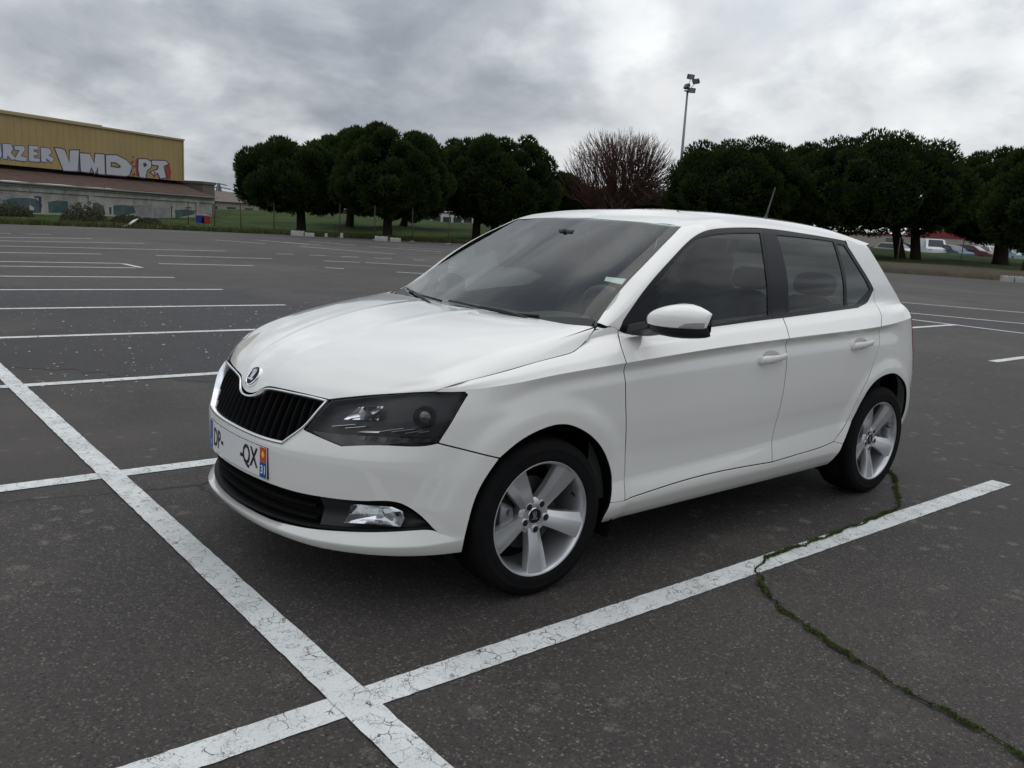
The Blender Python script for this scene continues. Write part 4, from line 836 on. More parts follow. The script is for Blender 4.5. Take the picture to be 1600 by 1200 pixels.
for i, (px, py, lab) in enumerate(((205, 346, 'pale broken board leaning in the scrub'), (95, 353, 'flat pale scrap lying at the car park edge'), (192, 355, 'pale strip of rubbish before the twig heap'), (247, 354, 'small white scrap near the trolleys'), (1458, 414, 'white scrap on the verge below the van'))):
    b = at_depth(px, py, 50); z = bank_z(b.x, b.y); MBo = MB().box((0, 0, 0), ((1.1, .35, .04), (1.8, .25, .05), (1.5, .2, .05), (.4, .3, .12), (.5, .3, .06))[i], Matrix.Rotation((.5, .05, .05, .1, .1)[i], 3, 'Y') @ Matrix.Rotation(rnd.random()*3, 3, 'Z')); o = MBo.build('litter_board', MATS['litter_white'], None, bevel=.01); o.location = (b.x, b.y, z+(.25, .03, .04, .06, .04)[i]); tag(o, lab, 'litter')
# ------------------------------------------------------------------ parked vehicles far off
mat('far_tyre', (.012, .012, .012), .8); mat('far_rim', (.40, .41, .42), .4, .7); mat('far_window', (.015, .018, .02), .12, spec=.6)
def simple_car(loc, yaw, paint, label, L_=4.1, W=1.72, H=1.46, van=False, group='vehicles parked beyond the trees'):
    o = empty('parked_van' if van else 'parked_car', loc, yaw); tag(o, label, 'van' if van else 'car', group)
    pm = mat('paint_'+'%02d%02d%02d' % tuple(int(c*99) for c in paint), paint, .5, spec=.25, coat=.15)
    if van: prof = [(-.50, .28), (-.50, 1.), (-.485, 1.0), (.10, 1.0), (.22, .98), (.36, .60), (.47, .53), (.50, .42), (.50, .22), (.40, .14), (-.42, .14)]
    else: prof = [(-.50, .30), (-.495, .58), (-.43, .66), (-.34, .96), (-.20, 1.0), (.02, .99), (.12, .92), (.26, .67), (.44, .60), (.495, .48), (.50, .24), (.42, .14), (-.44, .14)]
    n = len(prof); V = []
    for yy, k in ((-1, .93), (-.90, 1.), (.90, 1.), (1, .93)):
        for x, z in prof: kk = 1 if abs(yy) < 1 else .97; tum = 1-.26*max(0, (z-.6)/.4) if not van else 1-.10*max(0, (z-.6)/.4); V.append((x*L_*kk, yy*W/2*tum, z*H if abs(yy) < 1 else z*H*.985+.01))
    F = [(r*n+i, r*n+(i+1) % n, (r+1)*n+(i+1) % n, (r+1)*n+i) for r in range(3) for i in range(n)]+[tuple(range(n)), tuple(3*n+i for i in range(n))[::-1]]
    MB().add(V, F).build('body', pm, o, 'auto')
    # side windows, screens
    sw = [(-.36, .68), (-.30, .92), (.04, .92), (.20, .68)] if not van else [(.12, .62), (.12, .90), (.20, .88), (.31, .62)]
    for sd in (-1, 1):
        V = []
        for x, z in sw: tum = 1-.26*max(0, (z-.6)/.4) if not van else 1-.10*max(0, (z-.6)/.4); V.append((x*L_, sd*(W/2*tum+.012), z*H))
        pyobj('side_window', V, [tuple(range(4))], MATS['far_window'], o)
    a, b = ((.115, .925), (.255, .685)) if not van else ((.225, .96), (.35, .63)); V = [(a[0]*L_+.02, -.62*W/2*1.1, a[1]*H), (a[0]*L_+.02, .62*W/2*1.1, a[1]*H), (b[0]*L_+.02, .80*W/2, b[1]*H), (b[0]*L_+.02, -.80*W/2, b[1]*H)]; pyobj('windscreen', V, [(0, 1, 2, 3)], MATS['far_window'], o)
    for y in (-1, 1): MB().box((.488*L_, y*W*.36, .47*H), (.05, .30, .12)).build('headlight', MATS['flood_glass'], o, bevel=.02)
    for x in (-.30, .31):
        for y in (-1, 1):
            w = empty('wheel', (x*L_, y*(W/2-.10), .30)); w.parent = o
            MB().lathe([(.19, -.10), (.30, -.09), (.31, 0), (.30, .09), (.19, .10)], 20, lambda p, q, h: (p, h, q)).build('tyre', MATS['far_tyre'], w, 'auto'); MB().lathe([(.20, -.06), (.20, .085*1), (.02, .07), (.0001, .07)], 16, lambda p, q, h, y=y: (p, h*y, q)).build('rim', MATS['far_rim'], w, 'auto')
    return o
def car_at(px, base_y, depth, yaw, paint, label, **k):
    b = at_depth(px, base_y, depth); return simple_car((b.x, b.y, bank_z(b.x, b.y) if depth > 60 and k.pop('onbank', True) else 0.), yaw, paint, label, **k)
toward = math.atan2(-_f.y, -_f.x)
def far_at(px, base_y, depth, yaw, paint, label, **k):
    b = at_depth(px, base_y, depth); o = simple_car((b.x, b.y, b.z), math.atan2(CAM[1]-b.y, CAM[0]-b.x)+yaw-toward, paint, label, **k); return o
far_at(1453, 405, 84, toward+.25, (.62, .64, .66), 'white van parked facing the car park beyond the verge', L_=4.6, W=1.85, H=1.95, van=True)
far_at(1486, 407, 82, toward+.7, (.07, .10, .17), 'blue-grey car parked right of the white van'); far_at(1473, 404, 88, toward+.3, (.05, .055, .06), 'dark car half hidden behind the blue-grey one'); far_at(1515, 407, 82, toward+1.2, (.13, .05, .055), 'reddish car parked by the leaning post'); far_at(1531, 407, 86, toward+.4, (.10, .11, .11), 'grey estate car parked before the beige wall', H=1.6); far_at(1547, 408, 84, toward+.6, (.42, .43, .44), 'silver car left of the right pine trunk'); far_at(1583, 411, 78, toward+.5, (.30, .40, .46), 'light blue car right of the right pine trunk')
far_at(1397, 403, 84, toward+.9, (.50, .51, .52), 'pale car just right of the white hatchback roof corner'); far_at(1416, 402, 88, toward+1.1, (.03, .03, .035), 'black car seen between the twin pine trunks'); far_at(1440, 403, 90, toward+.4, (.30, .30, .31), 'small grey car left of the white van')
b = at_depth(846, 394, 46); simple_car((b.x, b.y, 0), toward+2.0, (.03, .03, .032), 'dark car standing on the car park, seen through the windscreen', group=None)
OUTL = {
 'doorF_low':[(1.726,9.901),(1.7421,7.464),(1.7772,4.486),(1.7721,2.018)],
 'doorF_up':[(-0.429,3.48),(-0.3752,1.053),(-0.3621,0)],
 'split_low':[(2.8172,10),(2.8247,7.497),(2.8103,5.936),(2.7947,3.078),(2.7916,2.096)],
 'split_up':[(-1.5246,1.999),(-1.482,0.955),(-1.4549,0.078)],
 'rear_up':[(-2.4543,3.675),(-2.4305,1.605),(-2.3296,0.094)],
 'rear_low':[(3.689,9.919),(3.7059,8.399),(3.6724,7.664),(3.6108,6.996),(3.5314,6.008),(3.4785,4.557),(3.4145,2.649),(3.3433,2.302)],
 'bot_front':[(1.7721,2.018),(2.1924,2.259),(2.7916,2.096)],
 'bot_rear':[(2.7916,2.096),(3.085,2.178),(3.2631,2.239),(3.3433,2.302)],
 'arch_front':[(1.0179,1.005),(1.0202,1.59),(1.0334,2.654),(1.0644,4.633),(1.1305,6.046),(1.2162,6.779),(1.3074,7.111),(1.4131,7.152),(1.4969,6.879),(1.5818,6.27),(1.6394,5.598),(1.6828,4.809),(1.7043,3.975),(1.6913,2.24),(1.6811,0.851)],
 'arch_rear':[(3.3911,1.244),(3.4177,2.163),(3.473,2.699),(3.5327,4.754),(3.5848,6.056),(3.677,6.765),(3.7902,7.033),(3.8927,7.066),(4.0024,6.715),(4.0873,5.938),(4.1205,4.883),(4.1351,2.871),(4.1111,2.107)],
 'sill_low':[(1.6811,0.851),(2.0195,0.976),(2.7007,0.97),(3.3055,1.196),(3.3911,1.244)],
 'seam_fb':[(0.9169,6.95),(1.0159,6.529),(1.1305,6.046)],
 'head':[(0.5005,8.783),(0.685,9.436),(0.7897,9.75),(0.8933,9.908),(1.0076,9.856),(1.0166,9.662),(0.9169,6.95),(0.9021,6.9),(0.7567,6.827),(0.5826,6.62),(0.4195,6.988)],
 'shut_U':[(0.4309,0),(0.2711,1.966),(0.0701,2.024),(-0.0275,2.033),(-0.0928,2.049),(-0.1467,2.122),(-0.2219,2.524),(-0.2788,6.206),(-0.3301,6.789)],
 'shut_H':[(3.9846,1.474),(3.9888,5.181),(3.9879,6.54),(4.0123,7.119),(4.0602,7.477),(4.0935,7.777),(3.998,8.14),(3.8533,8.536),(3.3925,8.66)],
 'hoodfront':[(0.2675,1.04),(0.5054,1.202),(0.6927,1.751),(0.9537,1.814),(1.6068,1.234),(2.2193,0.608),(3.1268,1.526),(3.5849,0.914),(3.9846,1.474)],
 'dlo':[(-0.4297,3.499),(-0.4547,4.856),(-0.5896,5.91),(-0.7924,6.042),(-0.9471,6.121),(-1.028,6.081),(-1.1172,6.059),(-1.2246,6.011),(-1.5303,6.081),(-1.6167,6.036),(-1.9584,5.966),(-2.2648,5.954),(-2.2793,5.603),(-2.4516,3.695),(-2.2316,2.03),(-1.579,1.994),(-1.2968,1.993),(-0.9804,2.022),(-0.5995,1.849)],
 'glassF':[(-0.6524,5.53),(-0.8618,5.837),(-0.9893,5.815),(-1.0756,5.751),(-1.2043,5.725),(-1.4841,5.752),(-1.4429,4.928),(-1.4161,3.006),(-1.0069,2.573),(-0.6479,2.403)],
 'glassR':[(-1.6178,5.703),(-2.1423,5.751),(-2.1199,2.979),(-1.5867,3.021)],
 'glassQ':[(-2.1689,5.665),(-2.2417,5.654),(-2.4101,3.699),(-2.2167,2.933),(-2.1479,2.919)],
 'bpill':[(-1.5215,6.022),(-1.4518,4.613),(-1.4414,2.209)],
 'wsedge':[(-0.9815,8.108),(-0.6517,8.037),(-0.4537,7.989),(-0.3443,7.251)],
 'grille_out':[(0.4935,8.718),(0.4609,7.925),(0.4164,7.034),(0.3692,6.597),(0.3344,6.292),(0.2786,6.27),(0.2208,6.255),(0.1318,6.245),(0.0451,6.253)],
 'grille_in':[(0.4754,8.589),(0.3971,7.321),(0.324,6.464),(0.2075,6.49),(0.1213,6.526),(0.0039,6.524)],
 'grille_top':[(0.4935,8.718),(0.3391,8.736),(0.1663,8.644),(0.1113,8.489),(0.0783,8.182),(0.0453,7.96)],
 'grille_topin':[(0.4754,8.589),(0.3456,8.63),(0.1732,8.533),(0.1179,8.377),(0.0848,8.068),(0.0438,7.816)],
 'intake_top':[(0.2316,3.13),(0.4116,3.02),(0.5567,3.128),(0.6855,3.528),(0.8005,3.518),(0.8315,2.905),(0.9109,2.054)],
 'intake_low':[(0.9191,0.31),(0.6768,0.287),(0.4457,0.257),(0.2836,0.243),(0.0253,0.249),(-0.4535,0.2),(-0.5927,0.212)],
 'lip_low':[(1.012,0.223),(0.8747,0.221),(0.7509,0.218),(0.5554,0.21),(0.4377,0.211),(0.3185,0.223),(0.0861,0.226),(-0.2029,0.219),(-0.5921,0.188)],
 'lip_crease':[(1.0226,0.279),(0.9688,0.274),(0.8722,0.261),(0.6925,0.25),(0.4809,0.245),(0.3382,0.249),(0.1217,0.257),(-0.1349,0.26),(-0.5726,0.23)],
 'fog':[(0.6253,2.783),(0.7634,2.871),(0.8098,2.692),(0.8103,2.336),(0.7995,1.94),(0.6933,1.991),(0.5862,1.835)],
 'plate':[(0.2335,5.254),(0.2262,3.313)],
 'handleF':[(-1.1742,0),(-1.4035,0)],
 'hatchseam':[(-2.2842,6.034),(-2.3717,5.961),(-2.4397,5.888)],
 'handleFL':[(2.5879,8.171),(2.6249,8.427),(2.801,8.425),(2.8083,8.154),(2.7744,7.858),(2.6041,7.887)],
 'handleRL':[(3.3942,8.216),(3.5026,8.537),(3.609,8.445),(3.5989,8.162),(3.5319,7.975),(3.4002,8.053)],
 'rooffront':[(-0.9545,10),(-0.9545,9.371),(-0.964,8.679),(-0.9736,8.239),(-0.9831,8.05)],
}
# ================================================================== the white hatchback
def car_mats():
    # white paint with a clear coat, faintly warm, with fine dust
    mat('white_paint', (.74, .73, .695), .42, 0, .5, coat=1., coat_r=.02, noise=(1.7, .35, (.70, .69, .655)))
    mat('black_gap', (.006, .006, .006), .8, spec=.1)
    mat('black_plastic', (.014, .014, .015), .48, spec=.4)
    mat('black_gloss', (.006, .006, .008), .16, spec=.5, coat=.6)
    mat('black_trim', (.007, .007, .010), .38, spec=.22)
    mat('chrome', (.82, .83, .85), .09, 1.)
    mat('chrome_satin', (.74, .75, .77), .22, 1.)
    mat('rubber', (.0055, .0055, .006), .8, spec=.12, noise=(14, .5, (.011, .0105, .010)), bump=(300, .2, .0006))
    mat('alloy', (.56, .565, .575), .30, .72, coat=.35, coat_r=.12, noise=(9, .35, (.48, .485, .50)))
    mat('alloy_dark', (.05, .05, .055), .5, .3)
    mat('disc_steel', (.07, .065, .062), .45, .6)
    mat('caliper_grey', (.20, .20, .21), .45, .6)
    mat('seat_fabric', (.034, .036, .040), .9, spec=.2, noise=(40, .6, (.02, .02, .024)))
    mat('seat_insert', (.060, .044, .042), .9, spec=.2)
    mat('dash_plastic', (.085, .092, .088), .75, spec=.3)
    mat('headliner', (.42, .42, .41), .95, spec=.1)
    mat('plate_white', (.72, .72, .72), .35); mat('plate_blue', (.02, .07, .33), .35); mat('plate_red', (.55, .06, .03), .4); mat('plate_yellow', (.75, .55, .05), .4); mat('plate_black', (.012, .012, .012), .4)
    mat('lamp_housing', (.030, .031, .033), .36, spec=.4)
    mat('reflector', (.80, .81, .83), .12, 1., bump=(45, .15, .003))
    mat('amber', (.55, .18, .04), .25, spec=.5); mat('red_lens', (.16, .006, .008), .12, coat=.8); mat('white_lens', (.62, .62, .62), .2, spec=.5)
    mat('dark_lens', (.03, .008, .01), .12, coat=.8)
    mat('paper', (.75, .77, .75), .7); mat('emblem_dark', (.006, .007, .008), .5, spec=.15)
    glass_mat('windscreen_glass', (.86, .97, .91), 0., 1.44); glass_mat('side_glass', (.72, .84, .81), 0., 1.44); glass_mat('lens_glass', (.95, .96, .96), 0., 1.30); glass_mat('rear_glass', (.28, .31, .31))
car_mats()
O = OUTL; WP_ = MATS['white_paint']
def frame(fn, u, v, e=1e-3):
    u = np.asarray(u, float); v = np.asarray(v, float)
    P = fn(u, v); Pu = (fn(u+e, v)-fn(u-e, v))/(2*e); Pv = (fn(u, v+e)-fn(u, v-e))/(2*e)
    n = np.cross(Pu, Pv); n /= np.maximum(np.linalg.norm(n, axis=1), 1e-12)[:, None]
    s = np.sign(((P-np.array([-1.15, 0, .55]))*n).sum(1)); s[s == 0] = 1
    return P, Pu, Pv, n*s[:, None]
def S(pts, g=.0034, fl=True, sm=True): return (np.array(pts, float), sm, g, fl)
def densify(fn, pts, sm, step=.009):
    pts = np.asarray(pts, float)
    if len(pts) < 2: return pts
    if sm and len(pts) > 2 and fn is not upper and (pts[0][0] == 0 or pts[-1][0] == 0):
        if pts[0][0] == 0:
            k = 2; ext = np.vstack([pts[1:1+k][::-1]*[-1, 1], pts]); mid = pts[0]
            d = densify_(fn, ext, step); i = int(np.argmin(abs(d[:, 0]))); d = d[i:]; d[0] = pts[0]; return d
        d = densify(fn, pts[::-1], sm, step); return d[::-1]
    if sm and len(pts) > 2: return densify_(fn, pts, step)
    out = [pts[0]]
    for a, b in zip(pts[:-1], pts[1:]):
        P = fn(np.linspace(a[0], b[0], 9), np.linspace(a[1], b[1], 9)); l = np.linalg.norm(np.diff(P, axis=0), axis=1).sum()
        n = max(int(l/step), 1)
        for k in range(1, n+1): out.append(a+(b-a)*k/n)
    return np.array(out)
def densify_(fn, pts, step):
    if True:
        P = fn(pts[:, 0], pts[:, 1]); s = np.concatenate([[0], np.cumsum(np.maximum(np.linalg.norm(np.diff(P, axis=0), axis=1), 1e-5))])
        n = max(int(s[-1]/step), len(pts)); t = np.linspace(0, s[-1], n+1); X = natspl(s, P, t)
        q = np.stack([np.interp(t, s, pts[:, 0]), np.interp(t, s, pts[:, 1])], 1)
        for _ in range(8):                      # pull the 3D curve back onto the surface
            Pq, Pu, Pv, N = frame(fn, q[:, 0], q[:, 1]); d = X-Pq
            a = (Pu*Pu).sum(1); b = (Pu*Pv).sum(1); c = (Pv*Pv).sum(1); e1 = (Pu*d).sum(1); e2 = (Pv*d).sum(1); det = np.maximum(a*c-b*b, 1e-10)
            st = np.stack([(c*e1-b*e2)/det, (a*e2-b*e1)/det], 1); st[:, 1] = np.clip(st[:, 1], -.35, .35); q[1:-1] += .8*st[1:-1]
            q[:, 1] = np.clip(q[:, 1], 0, 10 if fn is not hood else 9)
        q[0] = pts[0]; q[-1] = pts[-1]; return q
def loop_uv(fn, segs, step=.009):
    """-> uv (n,2), gap per edge (edge i: i -> i+1), flange per edge, shrunk by the gaps"""
    uv = []; g = []; fl = []
    for pts, sm, gap, f in segs:
        d = densify(fn, pts, sm, step)
        for k in range(len(d)-1): uv.append(d[k]); g.append(gap); fl.append(f)
    uv = np.array(uv); g = np.array(g); n = len(uv)
    keep = [i for i in range(n) if np.abs(uv[i]-uv[(i+1) % n]).max() > 1e-6]; uv = uv[keep]; g = g[keep]; fl = [fl[i] for i in keep]; n = len(uv)
    P, Pu, Pv, N = frame(fn, uv[:, 0], uv[:, 1]); su = np.linalg.norm(Pu, axis=1); sv = np.linalg.norm(Pv, axis=1)
    Q = uv.copy(); area = 0.5*np.sum(Q[:, 0]*np.roll(Q[:, 1], -1)-np.roll(Q[:, 0], -1)*Q[:, 1]); sg = 1 if area > 0 else -1
    new = uv.copy()
    for i in range(n):
        a, b, c = uv[i-1], uv[i], uv[(i+1) % n]; sc_ = np.array([su[i], sv[i]])
        d1 = (b-a)*sc_; d2 = (c-b)*sc_; d1 /= np.linalg.norm(d1)+1e-12; d2 /= np.linalg.norm(d2)+1e-12
        n1 = sg*np.array([-d1[1], d1[0]]); n2 = sg*np.array([-d2[1], d2[0]]); g1, g2 = g[i-1], g[i]
        M = np.array([n1, n2]); det = np.linalg.det(M)
        if abs(det) < .25: off = (n1*g1+n2*g2)/2
        else: off = np.linalg.solve(M, [g1, g2])
        l = np.linalg.norm(off); 
        if l > .012: off *= .012/l
        new[i] = b+off/sc_
    return new, fl, sg
def inside(poly, pts):
    x, y = pts[:, 0], pts[:, 1]; r = np.zeros(len(pts), bool); n = len(poly)
    for i in range(n):
        x0, y0 = poly[i]; x1, y1 = poly[(i+1) % n]
        if y0 == y1: continue
        c = ((y0 > y) != (y1 > y)) & (x < (x1-x0)*(y-y0)/(y1-y0)+x0); r ^= c
    return r
def trim(fn, segs, holes=(), off=0., depth=.016, lattice=.022, step=.009):
    """a trimmed piece of a surface with turned-in edges -> V, F, N"""
    uv, fl, sg = loop_uv(fn, segs, step); loops = [(uv, fl, sg)]+[loop_uv(fn, h, step) for h in holes]
    allp = np.vstack([l[0] for l in loops])
    u0, v0 = allp.min(0); u1, v1 = allp.max(0); um, vm = allp.mean(0)
    _, Pu, Pv, _ = frame(fn, allp[:, 0], allp[:, 1]); su = np.median(np.linalg.norm(Pu, axis=1)); sv = np.median(np.linalg.norm(Pv, axis=1))
    us = np.arange(u0, u1, lattice/su)[1:]
    vv = np.linspace(v0, v1, 400); L = np.zeros(400)
    for uu in np.linspace(u0, u1, 7):
        Pq = fn(np.full(400, uu), vv); L = np.maximum(L, np.concatenate([[0], np.cumsum(np.linalg.norm(np.diff(Pq, axis=0), axis=1))]))
    vs_ = np.interp(np.arange(lattice*.6, L[-1], lattice), L, vv)
    vs_ = np.unique(np.concatenate([vs_, [k for k in range(int(math.ceil(v0)), int(v1)+1)]]))
    G = np.stack(np.meshgrid(us, vs_, indexing='ij'), -1).reshape(-1, 2)
    if len(G):
        ok = inside(uv, G)
        for h in loops[1:]: ok &= ~inside(h[0], G)
        G = G[ok]
    if len(G):
        sc_ = np.array([su, sv]); B = allp*sc_; K = G*sc_; keep = np.ones(len(K), bool)
        for i in range(0, len(K), 2000):
            d = ((K[i:i+2000, None, :]-B[None])**2).sum(2).min(1); keep[i:i+2000] = d > (step*.75)**2
        G = G[keep]
    pts = np.vstack([allp, G]) if len(G) else allp
    edges = []; k = 0
    for l in loops:
        n = len(l[0]); edges += [(k+i, k+(i+1) % n) for i in range(n)]; k += n
    r = delaunay_2d_cdt([Vector((p[0]*su, p[1]*sv)) for p in pts], edges, [], 1, 1e-7)
    q = np.array([(p[0]/su, p[1]/sv) for p in r[0]]); F = [tuple(f) for f in r[2]]
    if F and holes:
        cen = np.array([q[list(f)].mean(0) for f in F]); bad = np.zeros(len(F), bool)
        for h in loops[1:]: bad |= inside(h[0], cen)
        F = [f for f, b in zip(F, bad) if not b]
    P, _, _, N = frame(fn, q[:, 0], q[:, 1]); P = P+N*off
    # orient
    if F:
        f = np.array([f[:3] for f in F]); fn_ = np.cross(P[f[:, 1]]-P[f[:, 0]], P[f[:, 2]]-P[f[:, 0]])
        sgn = (fn_*N[f[:, 0]]).sum(1); F = [ff if s > 0 else ff[::-1] for ff, s in zip(F, sgn)]
    V = [P]; NN = [N]; base = len(P)
    if depth:
        for li, (l, lf, lsg) in enumerate(loops):
            P, Pu, Pv, N = frame(fn, l[:, 0], l[:, 1]); P = P+N*off; n = len(l)
            t = np.roll(P, -1, 0)-np.roll(P, 1, 0); t /= np.linalg.norm(t, axis=1)[:, None]+1e-12
            o = np.cross(t, N); c = P.mean(0)
            # outward test in uv
            tu = (np.roll(l, -1, 0)-np.roll(l, 1, 0)); ou = np.stack([tu[:, 1], -tu[:, 0]], 1)*lsg
            o3 = Pu*ou[:, :1]+Pv*ou[:, 1:]
            o *= np.sign((o*o3).sum(1))[:, None]
            if li > 0: o = -o
            rings = [(P, N), (P+o*.0007-N*.0006, N*.62+o*.78), (P+o*.0009-N*.0020, o*.97+N*.2), (P+o*.0004-N*depth, o)]
            for p, nn in rings: V.append(p); NN.append(nn/np.linalg.norm(nn, axis=1)[:, None])
            for i in range(n):
                if not lf[i]: continue
                j = (i+1) % n
                for k in range(3):
                    a, b, c2, d = base+k*n+i, base+k*n+j, base+(k+1)*n+j, base+(k+1)*n+i
                    F.append((a, b, c2, d))
            base += 4*n
        V = np.vstack(V); NN = np.vstack(NN)
        # orient flange quads by normals
        F2 = []
        for f in F:
            if len(f) == 4:
                nrm = np.cross(V[f[1]]-V[f[0]], V[f[3]]-V[f[0]])
                if np.dot(nrm, NN[f[0]]+NN[f[2]]) < 0: f = f[::-1]
            F2.append(f)
        return V, F2, NN
    return np.vstack(V), F, np.vstack(NN)
def mirror3(V, F, N): return V*[1, -1, 1], [f[::-1] for f in F], N*[1, -1, 1]
def join3(lst):
    V = np.vstack([a[0] for a in lst]); N = np.vstack([a[2] for a in lst]); F = []; k = 0
    for a in lst: F += [tuple(i+k for i in f) for f in a[1]]; k += len(a[0])
    return V, F, N
def mesh3(name, VFN, m, parent):
    V, F, N = VFN
    me = bpy.data.meshes.new(name); me.from_pydata(V.tolist(), [], F); me.update(); me.shade_smooth()
    me.normals_split_custom_set_from_vertices([tuple(n) for n in N])
    o = link(name, me, m, parent)
    if m is WP_:                                     # painted panels: turned-in edge coloured black to stand in for shade in the gaps
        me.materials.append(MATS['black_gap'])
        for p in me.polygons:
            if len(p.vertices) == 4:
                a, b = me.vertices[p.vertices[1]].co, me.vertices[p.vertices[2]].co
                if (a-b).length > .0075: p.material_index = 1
    return o
def panel(name, subs, m, parent, side=1, both=False):
    """subs: list of (fn, segs, kw)"""
    key = name
    parts = [trim(fn, segs, **kw) for fn, segs, kw in subs]; g = join3(parts)
    if both: g = join3([g, mirror3(*g)])
    elif side < 0: g = mirror3(*g)
    return mesh3(name, g, m, parent)
def surf_grid(fn, us, vs, off=0., keep=None):
    U, V = np.meshgrid(us, vs, indexing='ij'); P, _, _, N = frame(fn, U.ravel(), V.ravel()); P = P+N*off; nv = len(vs)
    F = []
    for i in range(len(us)-1):
        for j in range(nv-1):
            f = (i*nv+j, (i+1)*nv+j, (i+1)*nv+j+1, i*nv+j+1)
            if keep is None or keep(P[list(f)].mean(0)): F.append(f)
    if F:
        f = F[len(F)//2]
        if np.dot(np.cross(P[f[1]]-P[f[0]], P[f[2]]-P[f[0]]), N[f[0]]) < 0: F = [f[::-1] for f in F]
    return P, F, N
WP = MATS['white_paint']; LN = np.linspace
car = empty('hatchback_car', (0, 0, 0)); tag(car, 'clean white five-door hatchback parked inside the bay in the foreground', 'car')
# --- curves on the surfaces
def xT(u): return float(lower(np.array([u]), np.array([10.]))[0, 0])
uH = O['head'][3][0]; uDF = O['doorF_low'][0][0]; uSP = O['split_low'][0][0]; uRR = O['rear_low'][0][0]; uQE = 4.245
doorF_low = [(uDF, 10.)]+O['doorF_low'][1:]; split_low = [(uSP, 10.)]+O['split_low'][1:]; rear_low = [(uRR, 10.)]+O['rear_low'][1:]
doorF_up = O['doorF_up'][:-1]+[(xT(uDF), 0.)]; split_up = O['split_up'][:-1]+[(xT(uSP), 0.)]; rear_up = O['rear_up'][:-1]+[(xT(uRR), 0.)]
AF, AR = O['arch_front'], O['arch_rear']
archbot = (AF[13][0]-.001, 2.10)
rev = lambda a: list(a)[::-1]
def Trow(fn, a, b): return S([(a, 10. if fn is lower else 0.), (b, 10. if fn is lower else 0.)], 0, False, False)
dlo = O['dlo']
dlo_low = [dlo[18], dlo[17], dlo[16]]
belt_front = [O['split_up'][0], (-1.297, 2.0), (-.98, 2.02), (-.66, 2.05)]
# hood
hf = [(0., 1.03)]+O['hoodfront']
hood_rear = [O['shut_H'][-1], (3.0, 8.05), (2.2, 8.0), (1.2, 8.0), (0., 8.0)]
hood_o = panel('hood', [(hood, [S(hf[:5], .003), S(hf[4:7], .003), S(hf[6:], .003), S(O['shut_H'], .0022), S(hood_rear, .002), S([(0, 8.), (0, 1.03)], 0, False, False)], dict(lattice=.022))], WP, car, both=True)
# fenders
def head_outer(): return [O['head'][6], O['head'][5], O['head'][4]]
sub_f = [(lower, [Trow(lower, uH, uDF), S(doorF_low), S([doorF_low[-1], archbot], .002, True, False), S(rev(AF[4:13])[:0]+[archbot]+rev(AF[4:13]), 0.), S(rev(O['seam_fb'])), S(head_outer(), .002, True, False), S([O['head'][4], O['head'][3]], .002), S([O['head'][3], (uH, 10.)], 0, False, False)], dict(lattice=.018)),
         (upper, [Trow(upper, xT(uH), xT(uDF)), S(rev(doorF_up)), S([doorF_up[0], (-.395, 4.9), O['shut_U'][-1]], .0012, True, False), S(rev(O['shut_U'][1:])+[(xT(uH), .02)], .002)], dict(lattice=.02))]
for sd_ in (1, -1): panel('fender', sub_f, WP, car, sd_)
# doors
sub_df = [(lower, [Trow(lower, uDF, uSP), S(split_low), S(rev(O['bot_front'])), S(rev(doorF_low))], {}),
          (upper, [Trow(upper, xT(uDF), xT(uSP)), S(rev(split_up)), S(belt_front+[(-.60, 2.0), (-.50, 2.35), (-.455, 2.9), doorF_up[0]], .001), S(doorF_up)], {})]
sub_dr = [(lower, [Trow(lower, uSP, uRR), S(rear_low), S(rev(O['bot_rear'])), S(rev(split_low))], {}),
          (upper, [Trow(upper, xT(uSP), xT(uRR)), S(rev(rear_up)), S([rear_up[0], dlo[13], dlo[14]], .001, True, False), S([dlo[14], (-1.9, 2.0), split_up[0]], .001), S(split_up)], {})]
doors = {}
for sd_ in (1, -1):
    doors['f', sd_] = panel('front_door', sub_df, WP, car, sd_); doors['r', sd_] = panel('rear_door', sub_dr, WP, car, sd_)
# quarter panels with the rear pillars
def E_x(z): return np.interp(z, [.94, .96, 1.046, 1.12, 1.19, 1.252, 1.31, 1.36, 1.4], [-2.875, -2.86, -2.782, -2.682, -2.612, -2.562, -2.522, -2.492, -2.47])
def v_at_z(x, z):
    v = np.linspace(0, 8, 801); P = upper(np.full(801, x), v); return float(v[np.argmin(abs(P[:, 2]-z))])
edgeC = [(float(E_x(z)), v_at_z(float(E_x(z)), z)) for z in (.99, 1.05, 1.12, 1.2, 1.27, 1.32)]
hs = O['hatchseam']; hs_end = (-2.497, v_at_z(-2.497, 1.352)); edgeC.append(hs_end)
xQ = xT(uQE)
sub_q = [(lower, [Trow(lower, uRR, uQE), S([(uQE, 10.), (4.27, 7.), (4.27, 4.), (4.25, 2.0)], 0.), S([(4.25, 2.), (4.17, 1.75), AR[12]], 0.), S(rev(AR[1:]), 0.), S([AR[1], O['rear_low'][-1]], .002), S(rev(rear_low))], dict(lattice=.018)),
         (upper, [Trow(upper, xT(uRR), xQ), S([(xQ, 0.), edgeC[0]]+edgeC[1:], 0.), S([hs_end, hs[2], hs[1], hs[0]], .0012), S([hs[0], dlo[12]], .001), S([dlo[12], dlo[13]], .001), S(rear_up)], {})]
for sd_ in (1, -1): panel('quarter_panel', sub_q, WP, car, sd_)
# sills
sub_s = [(lower, [S([archbot, doorF_low[-1]], .002), S(O['bot_front']), S(O['bot_rear']), S([O['rear_low'][-1], AR[1]], .002), S([AR[1], AR[0], (3.38, .3)], 0.), S([(3.38, .3), (1.70, .3)], 0., True, False), S([(1.70, .3), AF[14], archbot], 0.)], {})]
for sd_ in (1, -1): panel('sill', sub_s, WP, car, sd_)
